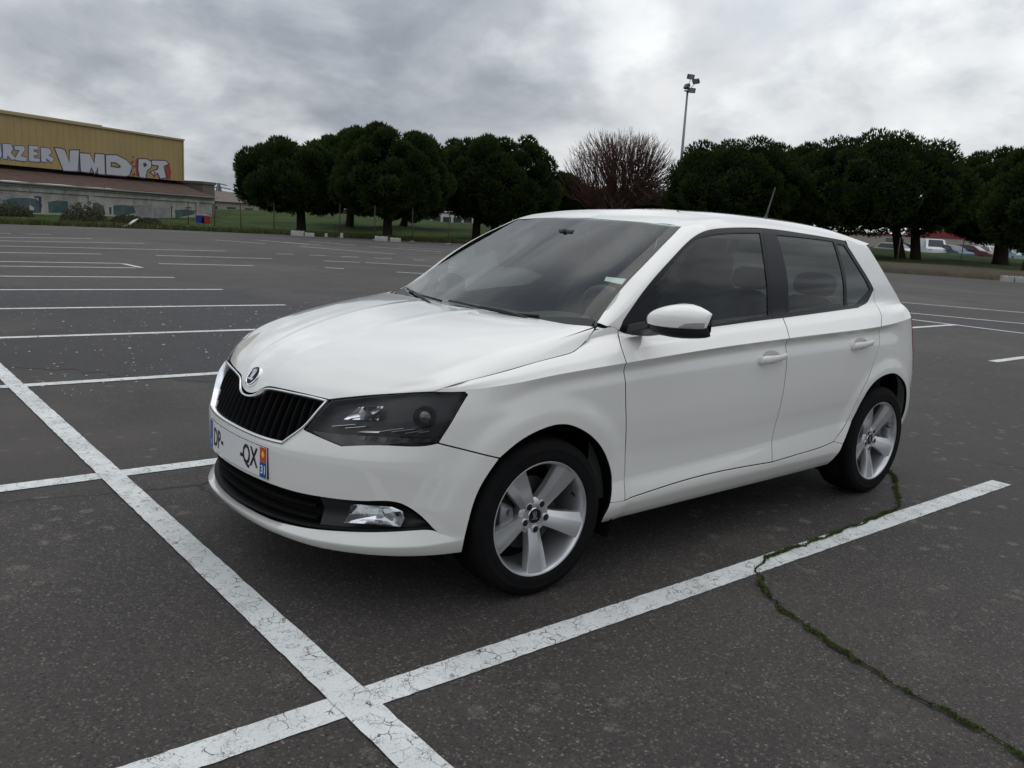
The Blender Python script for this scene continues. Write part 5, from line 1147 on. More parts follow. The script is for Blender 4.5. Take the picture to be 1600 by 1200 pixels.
# roof with the windscreen pillars
rr = [(-2.76, 10.), (-2.755, 9.4), (-2.735, 8.9), (-2.66, 8.1), (-2.575, 7.2), hs_end]
roof_o = panel('roof', [(upper, [S(rev(O['wsedge'])[::-1], .002), S([O['wsedge'][-1], (-.395, 4.9), dlo[0]], .0012, True, False), S(dlo[0:2], .001), S(dlo[1:12], .001), S([dlo[11], hs[0], hs[1], hs[2], hs_end], .0012), S(rev(rr), 0.), S([(-2.76, 10.), (O['rooffront'][0][0], 10.)], 0, False, False), S(O['rooffront'][:4]+[O['wsedge'][0]], .002)], dict(lattice=.025))], WP, car, both=True)
# front bumper skin
go = O['grille_out']; hd = O['head']
v_of_z0 = lambda z: float(np.interp(z, lower(np.zeros(1001), np.linspace(0, 10, 1001))[:, 2], np.linspace(0, 10, 1001)))
CB = (0., v_of_z0(.5515)); bump_top = [CB]+rev(go)[1:5]                              # along the grille's lower edge
intake_top = O['intake_top']
sub_b = [(lower, [S(bump_top, .001), S([go[4], go[3], go[2]], .001), S([go[2], hd[10]], .001), S([hd[10], hd[9]], .002, True, False), S([hd[9], hd[8], hd[7], hd[6]], .002), S(O['seam_fb']), S(rev([AF[1], AF[2], AF[3], AF[4]]), 0.), S([AF[1], (.967, 1.5)], .0, True, False), S([(.967, 1.5), intake_top[6]], 0., True, False), S(rev(intake_top)+[(.12, 3.1), (0., 3.08)], 0.), S([(0., 3.08), CB], 0, False, False)], dict(lattice=.018, depth=.02))]
bumper = panel('front_bumper', sub_b, WP, car, both=True)
# dark inner shell behind the gaps
def clear_arch(p): return all(math.hypot(p[0]-hx, p[2]-.30) > .40 for hx in (0., -2.47)) 
sh = [surf_grid(lower, LN(1.0, 4.2, 90), LN(.4, 9.9, 40), -.019, clear_arch), surf_grid(upper, LN(-2.42, .40, 60), LN(0.05, 1.9, 8), -.019), surf_grid(hood, LN(0, 4.1, 30), LN(1.2, 7.8, 40), -.020)]
sh = join3(sh); mesh3('inner_shell', join3([sh, mirror3(*sh)]), MATS['black_gap'], car)
# windows: black surround and glass
BT = MATS['black_trim']
gF, gR, gQ = O['glassF'], O['glassR'], O['glassQ']
hole = lambda pts: [S(pts+[pts[0]], 0., True, False)]
frontpoly = [S(dlo[0:8], .0015), S([dlo[7], O['bpill'][0]], .0015), S([O['bpill'][0], O['bpill'][1], (-1.44, 2.02)], .001), S([(-1.44, 2.02), (-1.297, 2.02), (-.98, 2.04), (-.66, 2.06), (-.60, 2.02), (-.50, 2.37), (-.455, 2.92), dlo[0]], .001)]
rearpoly = [S([O['bpill'][0], dlo[9], dlo[10], dlo[11]], .0015), S([dlo[11], dlo[12], dlo[13]], .001, True, False), S([dlo[13], dlo[14]], .001), S([dlo[14], (-1.9, 2.02), (-1.44, 2.02)], .001), S([(-1.44, 2.02), O['bpill'][1], O['bpill'][0]], .001)]
gFs = [S(gF[0:6], 0.), S([gF[5], gF[6], gF[7]], 0.), S([gF[7], gF[8], gF[9]], 0.), S([gF[9], gF[0]], 0., True, False)]
for sd_ in (1, -1):
    panel('window_surround', [(upper, frontpoly, dict(holes=[gFs], off=-.002, depth=.006, lattice=.03)), (upper, rearpoly, dict(holes=[hole(gR), hole(gQ)], off=-.002, depth=.006, lattice=.03))], BT, car, sd_)
    for nm, seg in (('front_side_glass', gFs), ('rear_side_glass', hole(gR)), ('quarter_glass', hole(gQ))):
        panel(nm, [(upper, seg, dict(off=-.006, depth=0, lattice=.05))], MATS['side_glass'], car, sd_)
# windscreen
def wgrid(us, vs, off): return surf_grid(wind, us, vs, off)
mesh3('windscreen', wgrid(LN(-1.02, 1.02, 40), LN(.0, 3.12, 40), -.004), MATS['windscreen_glass'], car)
fr = [wgrid(LN(-1.03, -.94, 4), LN(0, 3.12, 40), -.007), wgrid(LN(.94, 1.03, 4), LN(0, 3.12, 40), -.007), wgrid(LN(-.94, .94, 40), LN(0, .17, 4), -.007), wgrid(LN(-.94, .94, 40), LN(2.96, 3.12, 4), -.007)]
mesh3('windscreen_border', join3(fr), MATS['black_gloss'], car)
# ------------------------------------------------------------------ front: grille, lamps, intake, plate
def Lp(u, v, off=0.):
    P, Pu, Pv, N = frame(lower, [u], [v]); return (P+N*off)[0]
def v_of_z(u, z):
    v = np.linspace(0, 10, 1001); P = lower(np.full(1001, u), v); return float(np.interp(z, P[:, 2], v))
def ribbon3(c1, c2, N=None):
    """strip between two equal-length 3D polylines"""
    n = len(c1); V = np.vstack([c1, c2]); F = [(i, i+1, n+i+1, n+i) for i in range(n-1)]; return V, F
def both_obj(name, V, F, m, parent, smooth=True):
    V = np.asarray(V); n = len(V); VV = np.vstack([V, V*[1, -1, 1]]); FF = list(F)+[tuple(i+n for i in f[::-1]) for f in F]
    return pyobj(name, VV, FF, m, parent, smooth)
def strip_ring(fn, outer, inner, off, h):
    """raised moulding between two outlines (uv lists of equal length)"""
    pass
CB = (0., v_of_z(0., .5515)); CT = (0., v_of_z(0., .673))
grille = empty('grille', (0, 0, 0)); grille.parent = car
# chrome frame: band between outer and inner outline, slightly proud, with turned edges
gi = O['grille_in']; gt = O['grille_top']; gti = O['grille_topin']
half = [S([CB]+rev(go)[1:5], .0115), S([go[4], go[3], go[2], go[1], go[0]], .0085), S([go[0]]+gt[1:]+[CT], .008), S([CT, CB], 0., False, False)]
def chrome_band(proud=.006):
    uvi, fl, _ = loop_uv(lower, half, .005); uvo, _, _ = loop_uv(lower, [(s_[0], s_[1], 0., s_[3]) for s_ in half], .005)
    n = len(uvo); rows = []
    for f, o in ((0, -.012), (0, proud*.6), (.22, proud), (.78, proud), (1, proud*.5), (1, -.03)):
        q = uvo+(uvi-uvo)*f; P, _, _, N = frame(lower, q[:, 0], q[:, 1]); rows.append(P+N*o)
    V = np.vstack(rows); F = [(r*n+i, r*n+(i+1) % n, (r+1)*n+(i+1) % n, (r+1)*n+i) for r in range(5) for i in range(n) if fl[i]]
    return V, F, uvi
V, F, GI = chrome_band(); both_obj('chrome_frame', V, F, MATS['chrome_satin'], grille).data.set_sharp_from_angle(angle=R(60))
# black grille floor behind the slats
gfl = surf_grid(lower, LN(0, .5, 40), LN(5.8, 8.8, 30), -.055); gfl = join3([gfl, mirror3(*gfl)])
mesh3('grille_backing', gfl, MATS['black_gap'], grille)
def gspan(u):
    """lowest and highest v of the opening at u"""
    n = len(GI); c = []
    for i in range(n):
        a, b = GI[i], GI[(i+1) % n]
        if (a[0]-u)*(b[0]-u) <= 0 and a[0] != b[0]: c.append(a[1]+(b[1]-a[1])*(u-a[0])/(b[0]-a[0]))
    return (min(c), max(c)) if len(c) > 1 else (0, 0)
for k in range(19):
    uc = (k-9)*.0455
    au = abs(uc); sgn = 1 if uc >= 0 else -1
    v0, v1 = gspan(max(au, .002)); v0 -= .1; v1 += .06
    if v1-v0 < .35: continue
    vs_ = np.linspace(v0, v1, 14); V = []; 
    for v in vs_:
        P, Pu, Pv, N = frame(lower, [au], [v]); P, N = P[0], N[0]; tdir = Pu[0]/np.linalg.norm(Pu[0])
        for du, dn in ((-.006, -.045), (-.0035, -.020), (0, -.0165), (.0035, -.020), (.006, -.045)):
            V.append((P+tdir*du+N*dn)*[1, sgn, 1])
    F = [(r*5+c, r*5+c+1, (r+1)*5+c+1, (r+1)*5+c) for r in range(13) for c in range(4)]
    pyobj('grille_slat', V, F, mat('slat_black', (.0035, .0035, .004), .5, spec=.12), grille, True)
# ---- emblem on the hood nose
em = empty('emblem', (0, 0, 0)); em.parent = hood_o
_P, _, _, _N = frame(hood, [0.], [2.62]); _P, _N = _P[0], _N[0]
_ez = Vector(_N); _ey = Vector((0, 1, 0)); _ex = _ey.cross(_ez).normalized(); _Mem = Matrix((( _ey[0], -_ex[0], _ez[0], 0), (_ey[1], -_ex[1], _ez[1], 0), (_ey[2], -_ex[2], _ez[2], 0), (0, 0, 0, 1)))
if (_Mem @ Vector((0, 1, 0))).z < 0: _Mem = Matrix(((_ey[0], _ex[0], _ez[0], 0), (_ey[1], _ex[1], _ez[1], 0), (_ey[2], _ex[2], _ez[2], 0), (0, 0, 0, 1)))
_c = Vector(_P)
def emf(k=1., base=None):
    base = base or _c
    return lambda x, y, z: tuple(base + _Mem @ Vector((x*k, y*k, z)))
def emblem_set(parent, fn, k=1.):
    MB().lathe([(.0385, -.004), (.0385, .005), (.041, .0072), (.0445, .0062), (.046, .002), (.046, -.004)], 56, fn).build('emblem_ring', MATS['chrome'], parent, 'auto')
    d = MB(); d.lathe([(.0001, .0048), (.020, .0046), (.0388, .004)], 48, fn); d.build('emblem_disc', MATS['emblem_dark'], parent, True)
    # winged arrow: three feathers sweeping up from a shaft, arrow head at the foot
    w = MB()
    def leaf(pts): w.prism(pts, .0040, .0072, fn)
    leaf([(-.006, -.012), (.004, -.012), (.010, .000), (.012, .016), (.008, .030), (.001, .034), (.003, .018), (-.001, .004)])
    leaf([(-.010, -.010), (-.006, -.012), (-.001, .006), (.000, .022), (-.005, .033), (-.012, .031), (-.008, .016)])
    leaf([(-.016, -.006), (-.011, -.010), (-.009, .008), (-.010, .022), (-.016, .029), (-.022, .024), (-.016, .010)])
    leaf([(-.030, -.020), (.012, -.020), (.012, -.0265), (.020, -.016), (.012, -.006), (.012, -.012), (-.016, -.012), (-.024, -.014)])
    w.build('winged_arrow', MATS['chrome'], parent)
emblem_set(em, emf(.90))
# ---- headlights
hl_segs = [S([hd[0], hd[1], hd[2], hd[3]], .0035), S([hd[3], hd[4]], .003, True, False), S([hd[4], hd[5]], .003, True, False), S([hd[5], hd[6]], .003, True, False), S([hd[6], hd[7], hd[8], hd[9]], .003), S([hd[9], hd[10]], .003, True, False), S([hd[10], hd[0]], .0045, True, False)]
def seg_uv(p, q, n=8): return [(p[0]+(q[0]-p[0])*t, p[1]+(q[1]-p[1])*t) for t in np.linspace(0, 1, n)]
def lbox(quad, off_f, off_b, side):
    """small solid on the lower surface: quad of uv, front and back offsets"""
    V = [Lp(u, v, off_f) for u, v in quad]+[Lp(u, v, off_b) for u, v in quad]; V = np.array(V)*[1, side, 1]
    return V, [(0, 1, 2, 3), (7, 6, 5, 4), (0, 4, 5, 1), (1, 5, 6, 2), (2, 6, 7, 3), (3, 7, 4, 0)]
for side in (1, -1):
    hlp = empty('headlight'); hlp.parent = car
    g = trim(lower, hl_segs, off=-.0005, depth=.008, lattice=.025); g = g if side > 0 else mirror3(*g)
    mesh3('lens', g, MATS['lens_glass'], hlp)
    # the housing: a dark tray with a side wall
    wide = [(s_[0], s_[1], -.003, s_[3]) for s_ in hl_segs]
    g = trim(lower, wide, off=-.046, depth=0, lattice=.03); uvw = loop_uv(lower, wide)[0]; n = len(uvw)
    P, _, _, N = frame(lower, uvw[:, 0], uvw[:, 1]); w = (np.vstack([P-N*.004, P-N*.046]), [(i, (i+1) % n, n+(i+1) % n, n+i) for i in range(n)], np.vstack([-N, N]))
    w2 = (w[0], w[1], np.vstack([N, N])); g = join3([g, w2]); g = g if side > 0 else mirror3(*g)
    o_ = pyobj('lamp_housing', g[0], g[1], MATS['lamp_housing'], hlp, True); o_.data.set_sharp_from_angle(angle=R(40))
    # a darker lower shelf that carries the daytime strip
    shelf = [(.45, 7.02), (.586, 6.60), (.758, 6.88), (.912, 6.98), (.925, 7.16), (.76, 7.22), (.63, 7.14)]
    g = trim(lower, [S(shelf[:4], 0.), S(shelf[3:5], 0., True, False), S(shelf[4:]+[shelf[0]], 0., True, False)], off=-.013, depth=.03, lattice=.03); g = g if side > 0 else mirror3(*g)
    mesh3('lamp_shelf', g, MATS['black_gloss'], hlp)
    rim = densify(lower, [hd[0], hd[1], hd[2], hd[3], hd[4]], True); 
    # indicator and main-beam reflector: a silver bowl with a split and a bulb
    q = [(.572, 7.93), (.704, 8.12), (.716, 8.88), (.622, 8.70)]
    nU, nV = 14, 9; V = []
    for i in range(nU):
        for j in range(nV):
            a, b = i/(nU-1), j/(nV-1)
            lo = np.array(q[0])*(1-a)+np.array(q[1])*a; hi = np.array(q[3])*(1-a)+np.array(q[2])*a; uv_ = lo*(1-b)+hi*b
            V.append(Lp(uv_[0], uv_[1], -.012-.016*(1-(2*a-1)**2)*(1-(2*b-1)**2))*[1, side, 1])
    F = [(i*nV+j, (i+1)*nV+j, (i+1)*nV+j+1, i*nV+j+1) for i in range(nU-1) for j in range(nV-1)]
    pyobj('beam_reflector', V, F, MATS['reflector'], hlp, True)
    V, F = lbox([(.650, 8.05), (.656, 8.06), (.660, 8.72), (.654, 8.72)], -.012, -.045, side); pyobj('reflector_divider', V, F, MATS['lamp_housing'], hlp)
    c = Vector(Lp(.632, 8.42, -.030)*[1, side, 1]); nn = Vector(frame(lower, [.64], [8.45])[3][0]*[1, side, 1])
    MB().tube([c-nn*.01, c+nn*.012, c+nn*.02], [.010, .010, .004], 12).build('bulb', MATS['white_lens'], hlp, 'auto')
    # projector: dark ring, dark ball lens, highlight added as a silver patch in front
    c = Vector(Lp(.863, 8.36, -.030)*[1, side, 1]); nn = Vector((.75, .60*side, .02)).normalized(); a1 = nn.cross(Vector((0, 0, 1))).normalized(); a2 = a1.cross(nn)
    fp = lambda x, y, z: tuple(c+a1*x+a2*y+nn*z)
    MB().lathe([(.037, -.03), (.037, .000), (.035, .003), (.0325, .000), (.0325, -.03)], 40, fp).build('projector_ring', MATS['lamp_housing'], hlp, 'auto')
    MB().lathe([(.0320*math.cos(t), -.004+.020*math.sin(t)) for t in np.linspace(0, math.pi/2-.01, 9)], 40, fp).build('projector_lens', mat('projector_ball', (.02, .021, .024), .04, spec=1., coat=1.), hlp, True)
    MB().lathe([(.034, -.006), (.026, -.020), (.008, -.030)], 40, fp).build('projector_bowl', MATS['black_gloss'], hlp, True)
    V = []
    for t in np.linspace(-.35 if side > 0 else math.pi+.35, .75 if side > 0 else math.pi-.75, 9): V += [fp(.030*math.cos(t), .030*math.sin(t)+.004, .010), fp(.013*math.cos(t), .013*math.sin(t)+.004, .0165)]
    pyobj('projector_glint', V, [(2*i, 2*i+2, 2*i+3, 2*i+1) for i in range(8)], MATS['reflector'], hlp, True)
    # daytime strip: a clear bar with tilted silver blocks
    nb = 7
    for i in range(nb):
        u0 = .640+i*.0375; v0 = 6.93+.012*i
        V, F = lbox([(u0, v0), (u0+.022, v0+.015), (u0+.030, v0+.22), (u0+.010, v0+.20)], -.006, -.016, side)
        pyobj('daytime_block', V, F, MATS['lamp_housing'] if i % 2 else MATS['dark_chrome'] if 'dark_chrome' in MATS else mat('dark_chrome', (.12, .12, .125), .2, .9), hlp)
    V, F = lbox([(.602, 6.86), (.640, 6.90), (.652, 7.12), (.600, 7.02)], -.007, -.03, side); pyobj('daytime_end', V, F, MATS['black_gloss'], hlp)
    # bright pressed lines in the housing
    for (a, b) in (((.52, 7.42), (.615, 7.72)), ((.575, 7.42), (.655, 7.66)), ((.700, 7.40), (.795, 7.72)), ((.752, 7.46), (.835, 7.70)), ((.80, 7.42), (.862, 7.60)), ((.845, 7.46), (.885, 7.56))):
        V, F = lbox([a, b, (b[0], b[1]+.022), (a[0], a[1]+.022)], -.024, -.046, side); pyobj('housing_line', V, F, MATS['chrome_satin'], hlp)
    V, F = lbox([(.625, 7.30), (.705, 7.36), (.712, 7.46), (.655, 7.44)], -.022, -.046, side); pyobj('side_light', V, F, MATS['reflector'], hlp)
# ---- lower intake: lip, black recess, blades, fog lamps
def cylp(u, z, ins):
    u = np.atleast_1d(np.asarray(u, float)); c = Ccurve(u); e = 1e-3; t = Ccurve(u+e)-Ccurve(u-e); t /= np.linalg.norm(t, axis=1)[:, None]
    n = np.stack([-t[:, 1], t[:, 0]], 1); n = np.where((n[:, 0]*(c[:, 0]+1.2)+n[:, 1]*c[:, 1])[:, None] < 0, -n, n)
    return np.stack([c[:, 0]-n[:, 0]*ins, c[:, 1]-n[:, 1]*ins, np.broadcast_to(np.asarray(z, float), u.shape)], 1)
nu = 90; uu = LN(0, 1.022, nu)
zi = np.interp(uu, [0, .284, .446, .677, .919, .975, 1.022], [.262, .262, .270, .292, .318, .285, .282]); ii = np.interp(uu, [0, .6, .85, .93, .97, 1.022], [.030, .034, .030, .022, .010, .006])
zc_ = np.interp(uu, [0, .122, .338, .481, .693, .872, .969, 1.022], [.258, .257, .249, .245, .250, .261, .274, .279]); zl = np.interp(uu, [0, .3, .5, .75, .9, 1.022], [.224, .220, .212, .216, .221, .226])
k_ = np.array([.25, .5, .25])
for arr in (zi, ii, zc_, zl):
    for _ in range(10): arr[1:-1] = np.convolve(arr, k_, 'valid')
rows = [cylp(uu, zi-.03, ii+.05), cylp(uu, zi-.003, ii+.002), cylp(uu, zi, ii-.004), cylp(uu, zc_+.004, .0045), cylp(uu, zc_, .0035), cylp(uu, zc_-.005, .0050), cylp(uu, zl+.003, .021), cylp(uu, zl, .024), cylp(uu, zl+.004, .035), cylp(uu, zl+.02, .12)]
V = np.vstack(rows); F = [(r*nu+i, r*nu+i+1, (r+1)*nu+i+1, (r+1)*nu+i) for r in range(len(rows)-1) for i in range(nu-1)]
lip = both_obj('bumper_lip', V, F, WP, bumper); lip.data.set_sharp_from_angle(angle=R(50))
# recess behind the opening
us = LN(0, .93, 50); rec = [cylp(us, .45, .035), cylp(us, .44, .085), cylp(us, .24, .085), cylp(us, .24, .03)]
V = np.vstack(rec); n = len(us); F = [(r*n+i, r*n+i+1, (r+1)*n+i+1, (r+1)*n+i) for r in range(3) for i in range(n-1)]
intake = empty('lower_intake'); intake.parent = car
both_obj('intake_recess', V, F, MATS['black_gap'], intake)
def bar_u(u0, u1, z, ins, h, d, name, m, n=40):
    us = LN(u0, u1, n); z = np.broadcast_to(np.asarray(z, float), us.shape)
    rw = [cylp(us, z+h/2, ins+d), cylp(us, z+h/2, ins+.003), cylp(us, z+h/4, ins), cylp(us, z-h/4, ins), cylp(us, z-h/2, ins+.003), cylp(us, z-h/2, ins+d)]
    V = np.vstack(rw); F = [(r*n+i, r*n+i+1, (r+1)*n+i+1, (r+1)*n+i) for r in range(5) for i in range(n-1)]
    return both_obj(name, V, F, m, intake)
bar_u(0, .47, .352, .040, .010, .04, 'intake_blade', MATS['black_gap']); bar_u(0, .47, .305, .044, .010, .04, 'intake_blade', MATS['black_gap'])
bar_u(0, .93, np.interp(LN(0, .93, 40), [0, .45, .68, .92], [.272, .282, .300, .320]), .027, .010, .03, 'intake_edge', mat('edge_black', (.006, .006, .006), .6, spec=.2))
for side in (1, -1):
    fb = empty('fog_lamp'); fb.parent = car
    # bezel panel around the lamp
    us = LN(.49, .915, 36); zt = np.interp(us, [.49, .68, .78, .82, .915], [.405, .412, .410, .392, .325])-.002; zb = np.interp(us, [.49, .68, .915], [.284, .298, .320])
    rw = [cylp(us, zt, .020), cylp(us, zt-.006, .034), cylp(us, (zt+zb)/2, .066), cylp(us, zb+.006, .040), cylp(us, zb, .026)]
    V = np.vstack(rw)*[1, side, 1]; n = len(us); F = [(r*n+i, r*n+i+1, (r+1)*n+i+1, (r+1)*n+i) for r in range(4) for i in range(n-1)]
    pyobj('fog_bezel', V, F, MATS['black_plastic'], fb, True)
    fq = [(.596, .318), (.700, .326), (.800, .322), (.812, .352), (.806, .378), (.765, .392), (.625, .388), (.612, .350)]
    # chrome bowl and clear cover
    cu = np.mean([a for a, b in fq]); cz = np.mean([b for a, b in fq])
    ring = np.array([cylp(a, b, .024)[0] for a, b in fq])*[1, side, 1]; mid = np.array([cylp(cu+(a-cu)*.62, cz+(b-cz)*.62, .040)[0] for a, b in fq])*[1, side, 1]; cc = cylp(cu+.01, cz, .046)[0]*[1, side, 1]
    m_ = len(fq); V = np.vstack([ring, mid, [cc]]); F = [(i, (i+1) % m_, m_+(i+1) % m_, m_+i) for i in range(m_)]+[(m_+i, m_+(i+1) % m_, 2*m_) for i in range(m_)]
    pyobj('fog_reflector', V, F, MATS['reflector'], fb)
    V = []
    for f, o in ((1.03, .020), (.96, .0155), (.6, .013), (.02, .012)): V += [cylp(cu+(a-cu)*f, cz+(b-cz)*f, o)[0]*[1, side, 1] for a, b in fq]
    pyobj('fog_lens', V, [(r*m_+i, r*m_+(i+1) % m_, (r+1)*m_+(i+1) % m_, (r+1)*m_+i) for r in range(3) for i in range(m_)], MATS['lens_glass'], fb, True)
    c = Vector(cylp(cu+.01, cz, .042)[0]*[1, side, 1]); MB().tube([c, c+Vector((.02, .012*side, 0))], [.012, .006], 12).build('fog_bulb', MATS['white_lens'], fb, 'auto')
# ---- number plate
plate = empty('number_plate'); plate.parent = car
def plp(y, z, off=0.):       # plate follows the bumper slightly
    x = .8225+.0035-.30*y*y+(.5-z)*.01; return (x+off, y, z)
def plate_piece(name, y0, y1, z0, z1, off, m, th=.0022):
    n = max(2, int((y1-y0)/.02)+1); ys = LN(y0, y1, n); V = [plp(y, z0, off) for y in ys]+[plp(y, z1, off) for y in ys]+[plp(y, z0, off-th) for y in ys]+[plp(y, z1, off-th) for y in ys]
    F = [(i, i+1, n+i+1, n+i) for i in range(n-1)]+[(2*n+i, 3*n+i, 3*n+i+1, 2*n+i+1) for i in range(n-1)]+[(i, 2*n+i, 2*n+i+1, i+1) for i in range(n-1)]+[(n+i, n+i+1, 3*n+i+1, 3*n+i) for i in range(n-1)]+[(0, n, 3*n, 2*n), (n-1, 3*n-1, 4*n-1, 2*n-1)]
    return pyobj(name, V, F, m, plate)
ZP = .4735
plate_piece('plate_holder', -.2622, .2622, ZP-.0570, ZP+.0570, -.0026, MATS['black_plastic'], .012)
plate_piece('plate_board', -.26, .26, ZP-.055, ZP+.055, 0, MATS['plate_white'])
plate_piece('country_band', -.2595, -.2185, ZP-.0545, ZP+.0545, .0006, MATS['plate_blue'], .0012); plate_piece('department_band', .2185, .2595, ZP-.0545, ZP+.0005, .0006, MATS['plate_blue'], .0012); plate_piece('region_badge', .2185, .2595, ZP+.0015, ZP+.0545, .0006, MATS['plate_red'], .0012)
def text_obj(name, s, size, yc, zc, m, bold=.0, sx=1., off=.0012):
    cu = bpy.data.curves.new('t', 'FONT'); cu.body = s; cu.size = size; cu.align_x = 'CENTER'; cu.align_y = 'CENTER'; cu.offset = bold; cu.resolution_u = 3
    ob = bpy.data.objects.new('t', cu); COL.objects.link(ob); bpy.context.view_layer.update()
    me = bpy.data.meshes.new_from_object(ob.evaluated_get(bpy.context.evaluated_depsgraph_get())); bpy.data.objects.remove(ob); bpy.data.curves.remove(cu)
    xs = [v.co.x for v in me.vertices]; ys = [v.co.y for v in me.vertices]; mx = (min(xs)+max(xs))/2; my = (min(ys)+max(ys))/2
    for v in me.vertices: v.co = Vector(plp(yc+(v.co.x-mx)*sx, zc+(v.co.y-my), off))
    me.name = name; return link(name, me, m, plate)
text_obj('plate_letters', 'DP', .100, -.156, ZP, MATS['plate_black'], .0020, .70); text_obj('plate_dash', '-', .098, -.094, ZP-.004, MATS['plate_black'], .002, .8); text_obj('plate_dash', '-', .098, .089, ZP-.004, MATS['plate_black'], .002, .8); text_obj('plate_letters', 'QX', .100, .152, ZP, MATS['plate_black'], .0020, .70)
text_obj('country_letter', 'F', .030, -.239, ZP-.034, MATS['plate_white'], .0008); text_obj('department_number', '31', .042, .239, ZP-.026, MATS['plate_white'], .0010, .85)
pyobj('region_cross', [plp(.239+a, ZP+.030+b, .0014) for a, b in ((-.011, 0), (0, -.015), (.011, 0), (0, .015))], [(0, 1, 2, 3)], MATS['plate_yellow'], plate)
stars = MB()
for k in range(12):
    a = k*math.pi/6; cy, cz2 = -.239+.0125*math.cos(a), ZP+.026+.0145*math.sin(a)
    stars.add([plp(cy+dx, cz2+dz, .0013) for dx, dz in ((-.0022, 0), (0, -.0022), (.0022, 0), (0, .0022))], [(0, 1, 2, 3)])
stars.build('star_ring', MATS['plate_yellow'], plate)
# ------------------------------------------------------------------ wheels
def tyre_prof():
    R0, r1, w = .300, .2105, .108
    return [(r1, -.098), (r1+.006, -.104), (.232, -.1085), (.255, -.1085), (.272, -.105), (.287, -.097), (.2955, -.086), (.2985, -.070), (.2995, -.05), (.2995, -.0465), (.2925, -.0455), (.2925, -.0415), (.2997, -.0405), (.300, -.005), (.2925, -.0042), (.2925, .0042), (.300, .005), (.2997, .0405), (.2925, .0415), (.2925, .0455), (.2995, .0465), (.2995, .05), (.2985, .070), (.2955, .086), (.287, .097), (.272, .105), (.262, .1072), (.2605, .1080), (.2590, .1072), (.244, .1080), (.232, .1085), (.2235, .1065), (r1+.006, .104), (r1, .098)]
def build_wheel():
    """axis along local z (outwards), hub at the origin; outer face of the tyre at +.108"""
    w = empty('wheel')
    MB().lathe(tyre_prof(), 96).build('tyre', MATS['rubber'], w, 'auto')
    rim = empty('rim'); rim.parent = w
    lipz = .1015
    MB().lathe([(.2105, .088), (.2185, .098), (.2195, .1025), (.2165, .1045), (.2115, .1030), (.2085, .0985), (.2050, .0900), (.1985, .070), (.1955, .045), (.190, -.02), (.196, -.09), (.208, -.098)], 96).build('rim_barrel', MATS['alloy'], rim, 'auto')
    # five broad spokes, each with a main face, a lower chamfer on one flank and a deep side
    def spoke(a0):
        m = MB(); st = [(.040, .030, .060), (.060, .031, .066), (.085, .033, .073), (.115, .037, .0815), (.150, .0425, .089), (.185, .0475, .0945), (.2075, .0500, .0985)]
        V = []
        for r, hw, z in st:
            for t, dz in ((-1.00, -.034), (-1.00, -.004), (-.96, 0), (.30, .0005), (.36, -.0005), (.98, -.0105), (1.02, -.016), (1.02, -.036)):
                x = r; y = hw*t; 
                V.append((x*math.cos(a0)-y*math.sin(a0), x*math.sin(a0)+y*math.cos(a0), z+dz))
        n = 8; F = [(i*n+j, i*n+j+1, (i+1)*n+j+1, (i+1)*n+j) for i in range(len(st)-1) for j in range(n-1)]
        F.append(tuple(range(n))); return m.add(V, F)
    for k in range(5): spoke(R(-90)+k*2*math.pi/5).build('spoke', MATS['alloy'], rim, 'auto')
    MB().lathe([(.070, .02), (.070, .052), (.062, .0600), (.040, .0635), (.0335, .0625), (.0335, .058)], 56).build('hub_face', MATS['alloy'], rim, 'auto')
    cap = empty('centre_cap'); cap.parent = w
    MB().lathe([(.0325, .055), (.0325, .0625), (.0305, .0645), (.0280, .0640)], 40).build('cap_ring', MATS['chrome_satin'], cap, 'auto')
    MB().lathe([(.0285, .0635), (.014, .0645), (.0001, .0648)], 40).build('cap_disc', MATS['emblem_dark'], cap, True)
    f = lambda x, y, z: (x*.62, y*.62, .0608+z)
    d = MB()
    for pts in ([(-.006, -.012), (.004, -.012), (.010, .000), (.012, .016), (.008, .030), (.001, .034), (.003, .018), (-.001, .004)], [(-.010, -.010), (-.006, -.012), (-.001, .006), (.000, .022), (-.005, .033), (-.012, .031), (-.008, .016)], [(-.016, -.006), (-.011, -.010), (-.009, .008), (-.010, .022), (-.016, .029), (-.022, .024), (-.016, .010)], [(-.030, -.020), (.012, -.020), (.012, -.0265), (.020, -.016), (.012, -.006), (.012, -.012), (-.016, -.012), (-.024, -.014)]): d.prism(pts, .0034, .0052, f)
    d.build('cap_mark', MATS['chrome'], cap)
    for k in range(5):
        a = R(-90)+k*2*math.pi/5+.05; c = (.0505*math.cos(a), .0505*math.sin(a))
        fb_ = lambda x, y, z, c=c: (c[0]+x, c[1]+y, z)
        b = empty('wheel_bolt'); b.parent = w
        MB().lathe([(.0162, .050), (.0162, .0672), (.0145, .0688), (.0122, .0688), (.0118, .0672)], 24, fb_).build('bolt_well', MATS['alloy'], b, 'auto')
        MB().lathe([(.0119, .0676), (.0001, .0676)], 24, fb_).build('well_shade', MATS['black_gap'], b, False)  # black disc near the rim stands for the shade down the bolt hole
        MB().lathe([(.0080, .0672), (.0080, .0692), (.0066, .0698), (.0001, .0698)], 6, fb_).build('bolt_head', MATS['black_gloss'], b)
    # brake
    MB().lathe([(.060, .010), (.138, .010), (.140, .006), (.140, -.008), (.138, -.012), (.060, -.012)], 64).build('brake_disc', MATS['disc_steel'], w, 'auto')
    MB().lathe([(.0001, .022), (.062, .022), (.066, .012), (.066, -.01)], 48).build('disc_bell', MATS['alloy_dark'], w, 'auto')
    MB().lathe([(.200, -.05), (.05, -.06), (.0001, -.06)], 48).build('inner_shadow_plate', MATS['black_gap'], w, True)
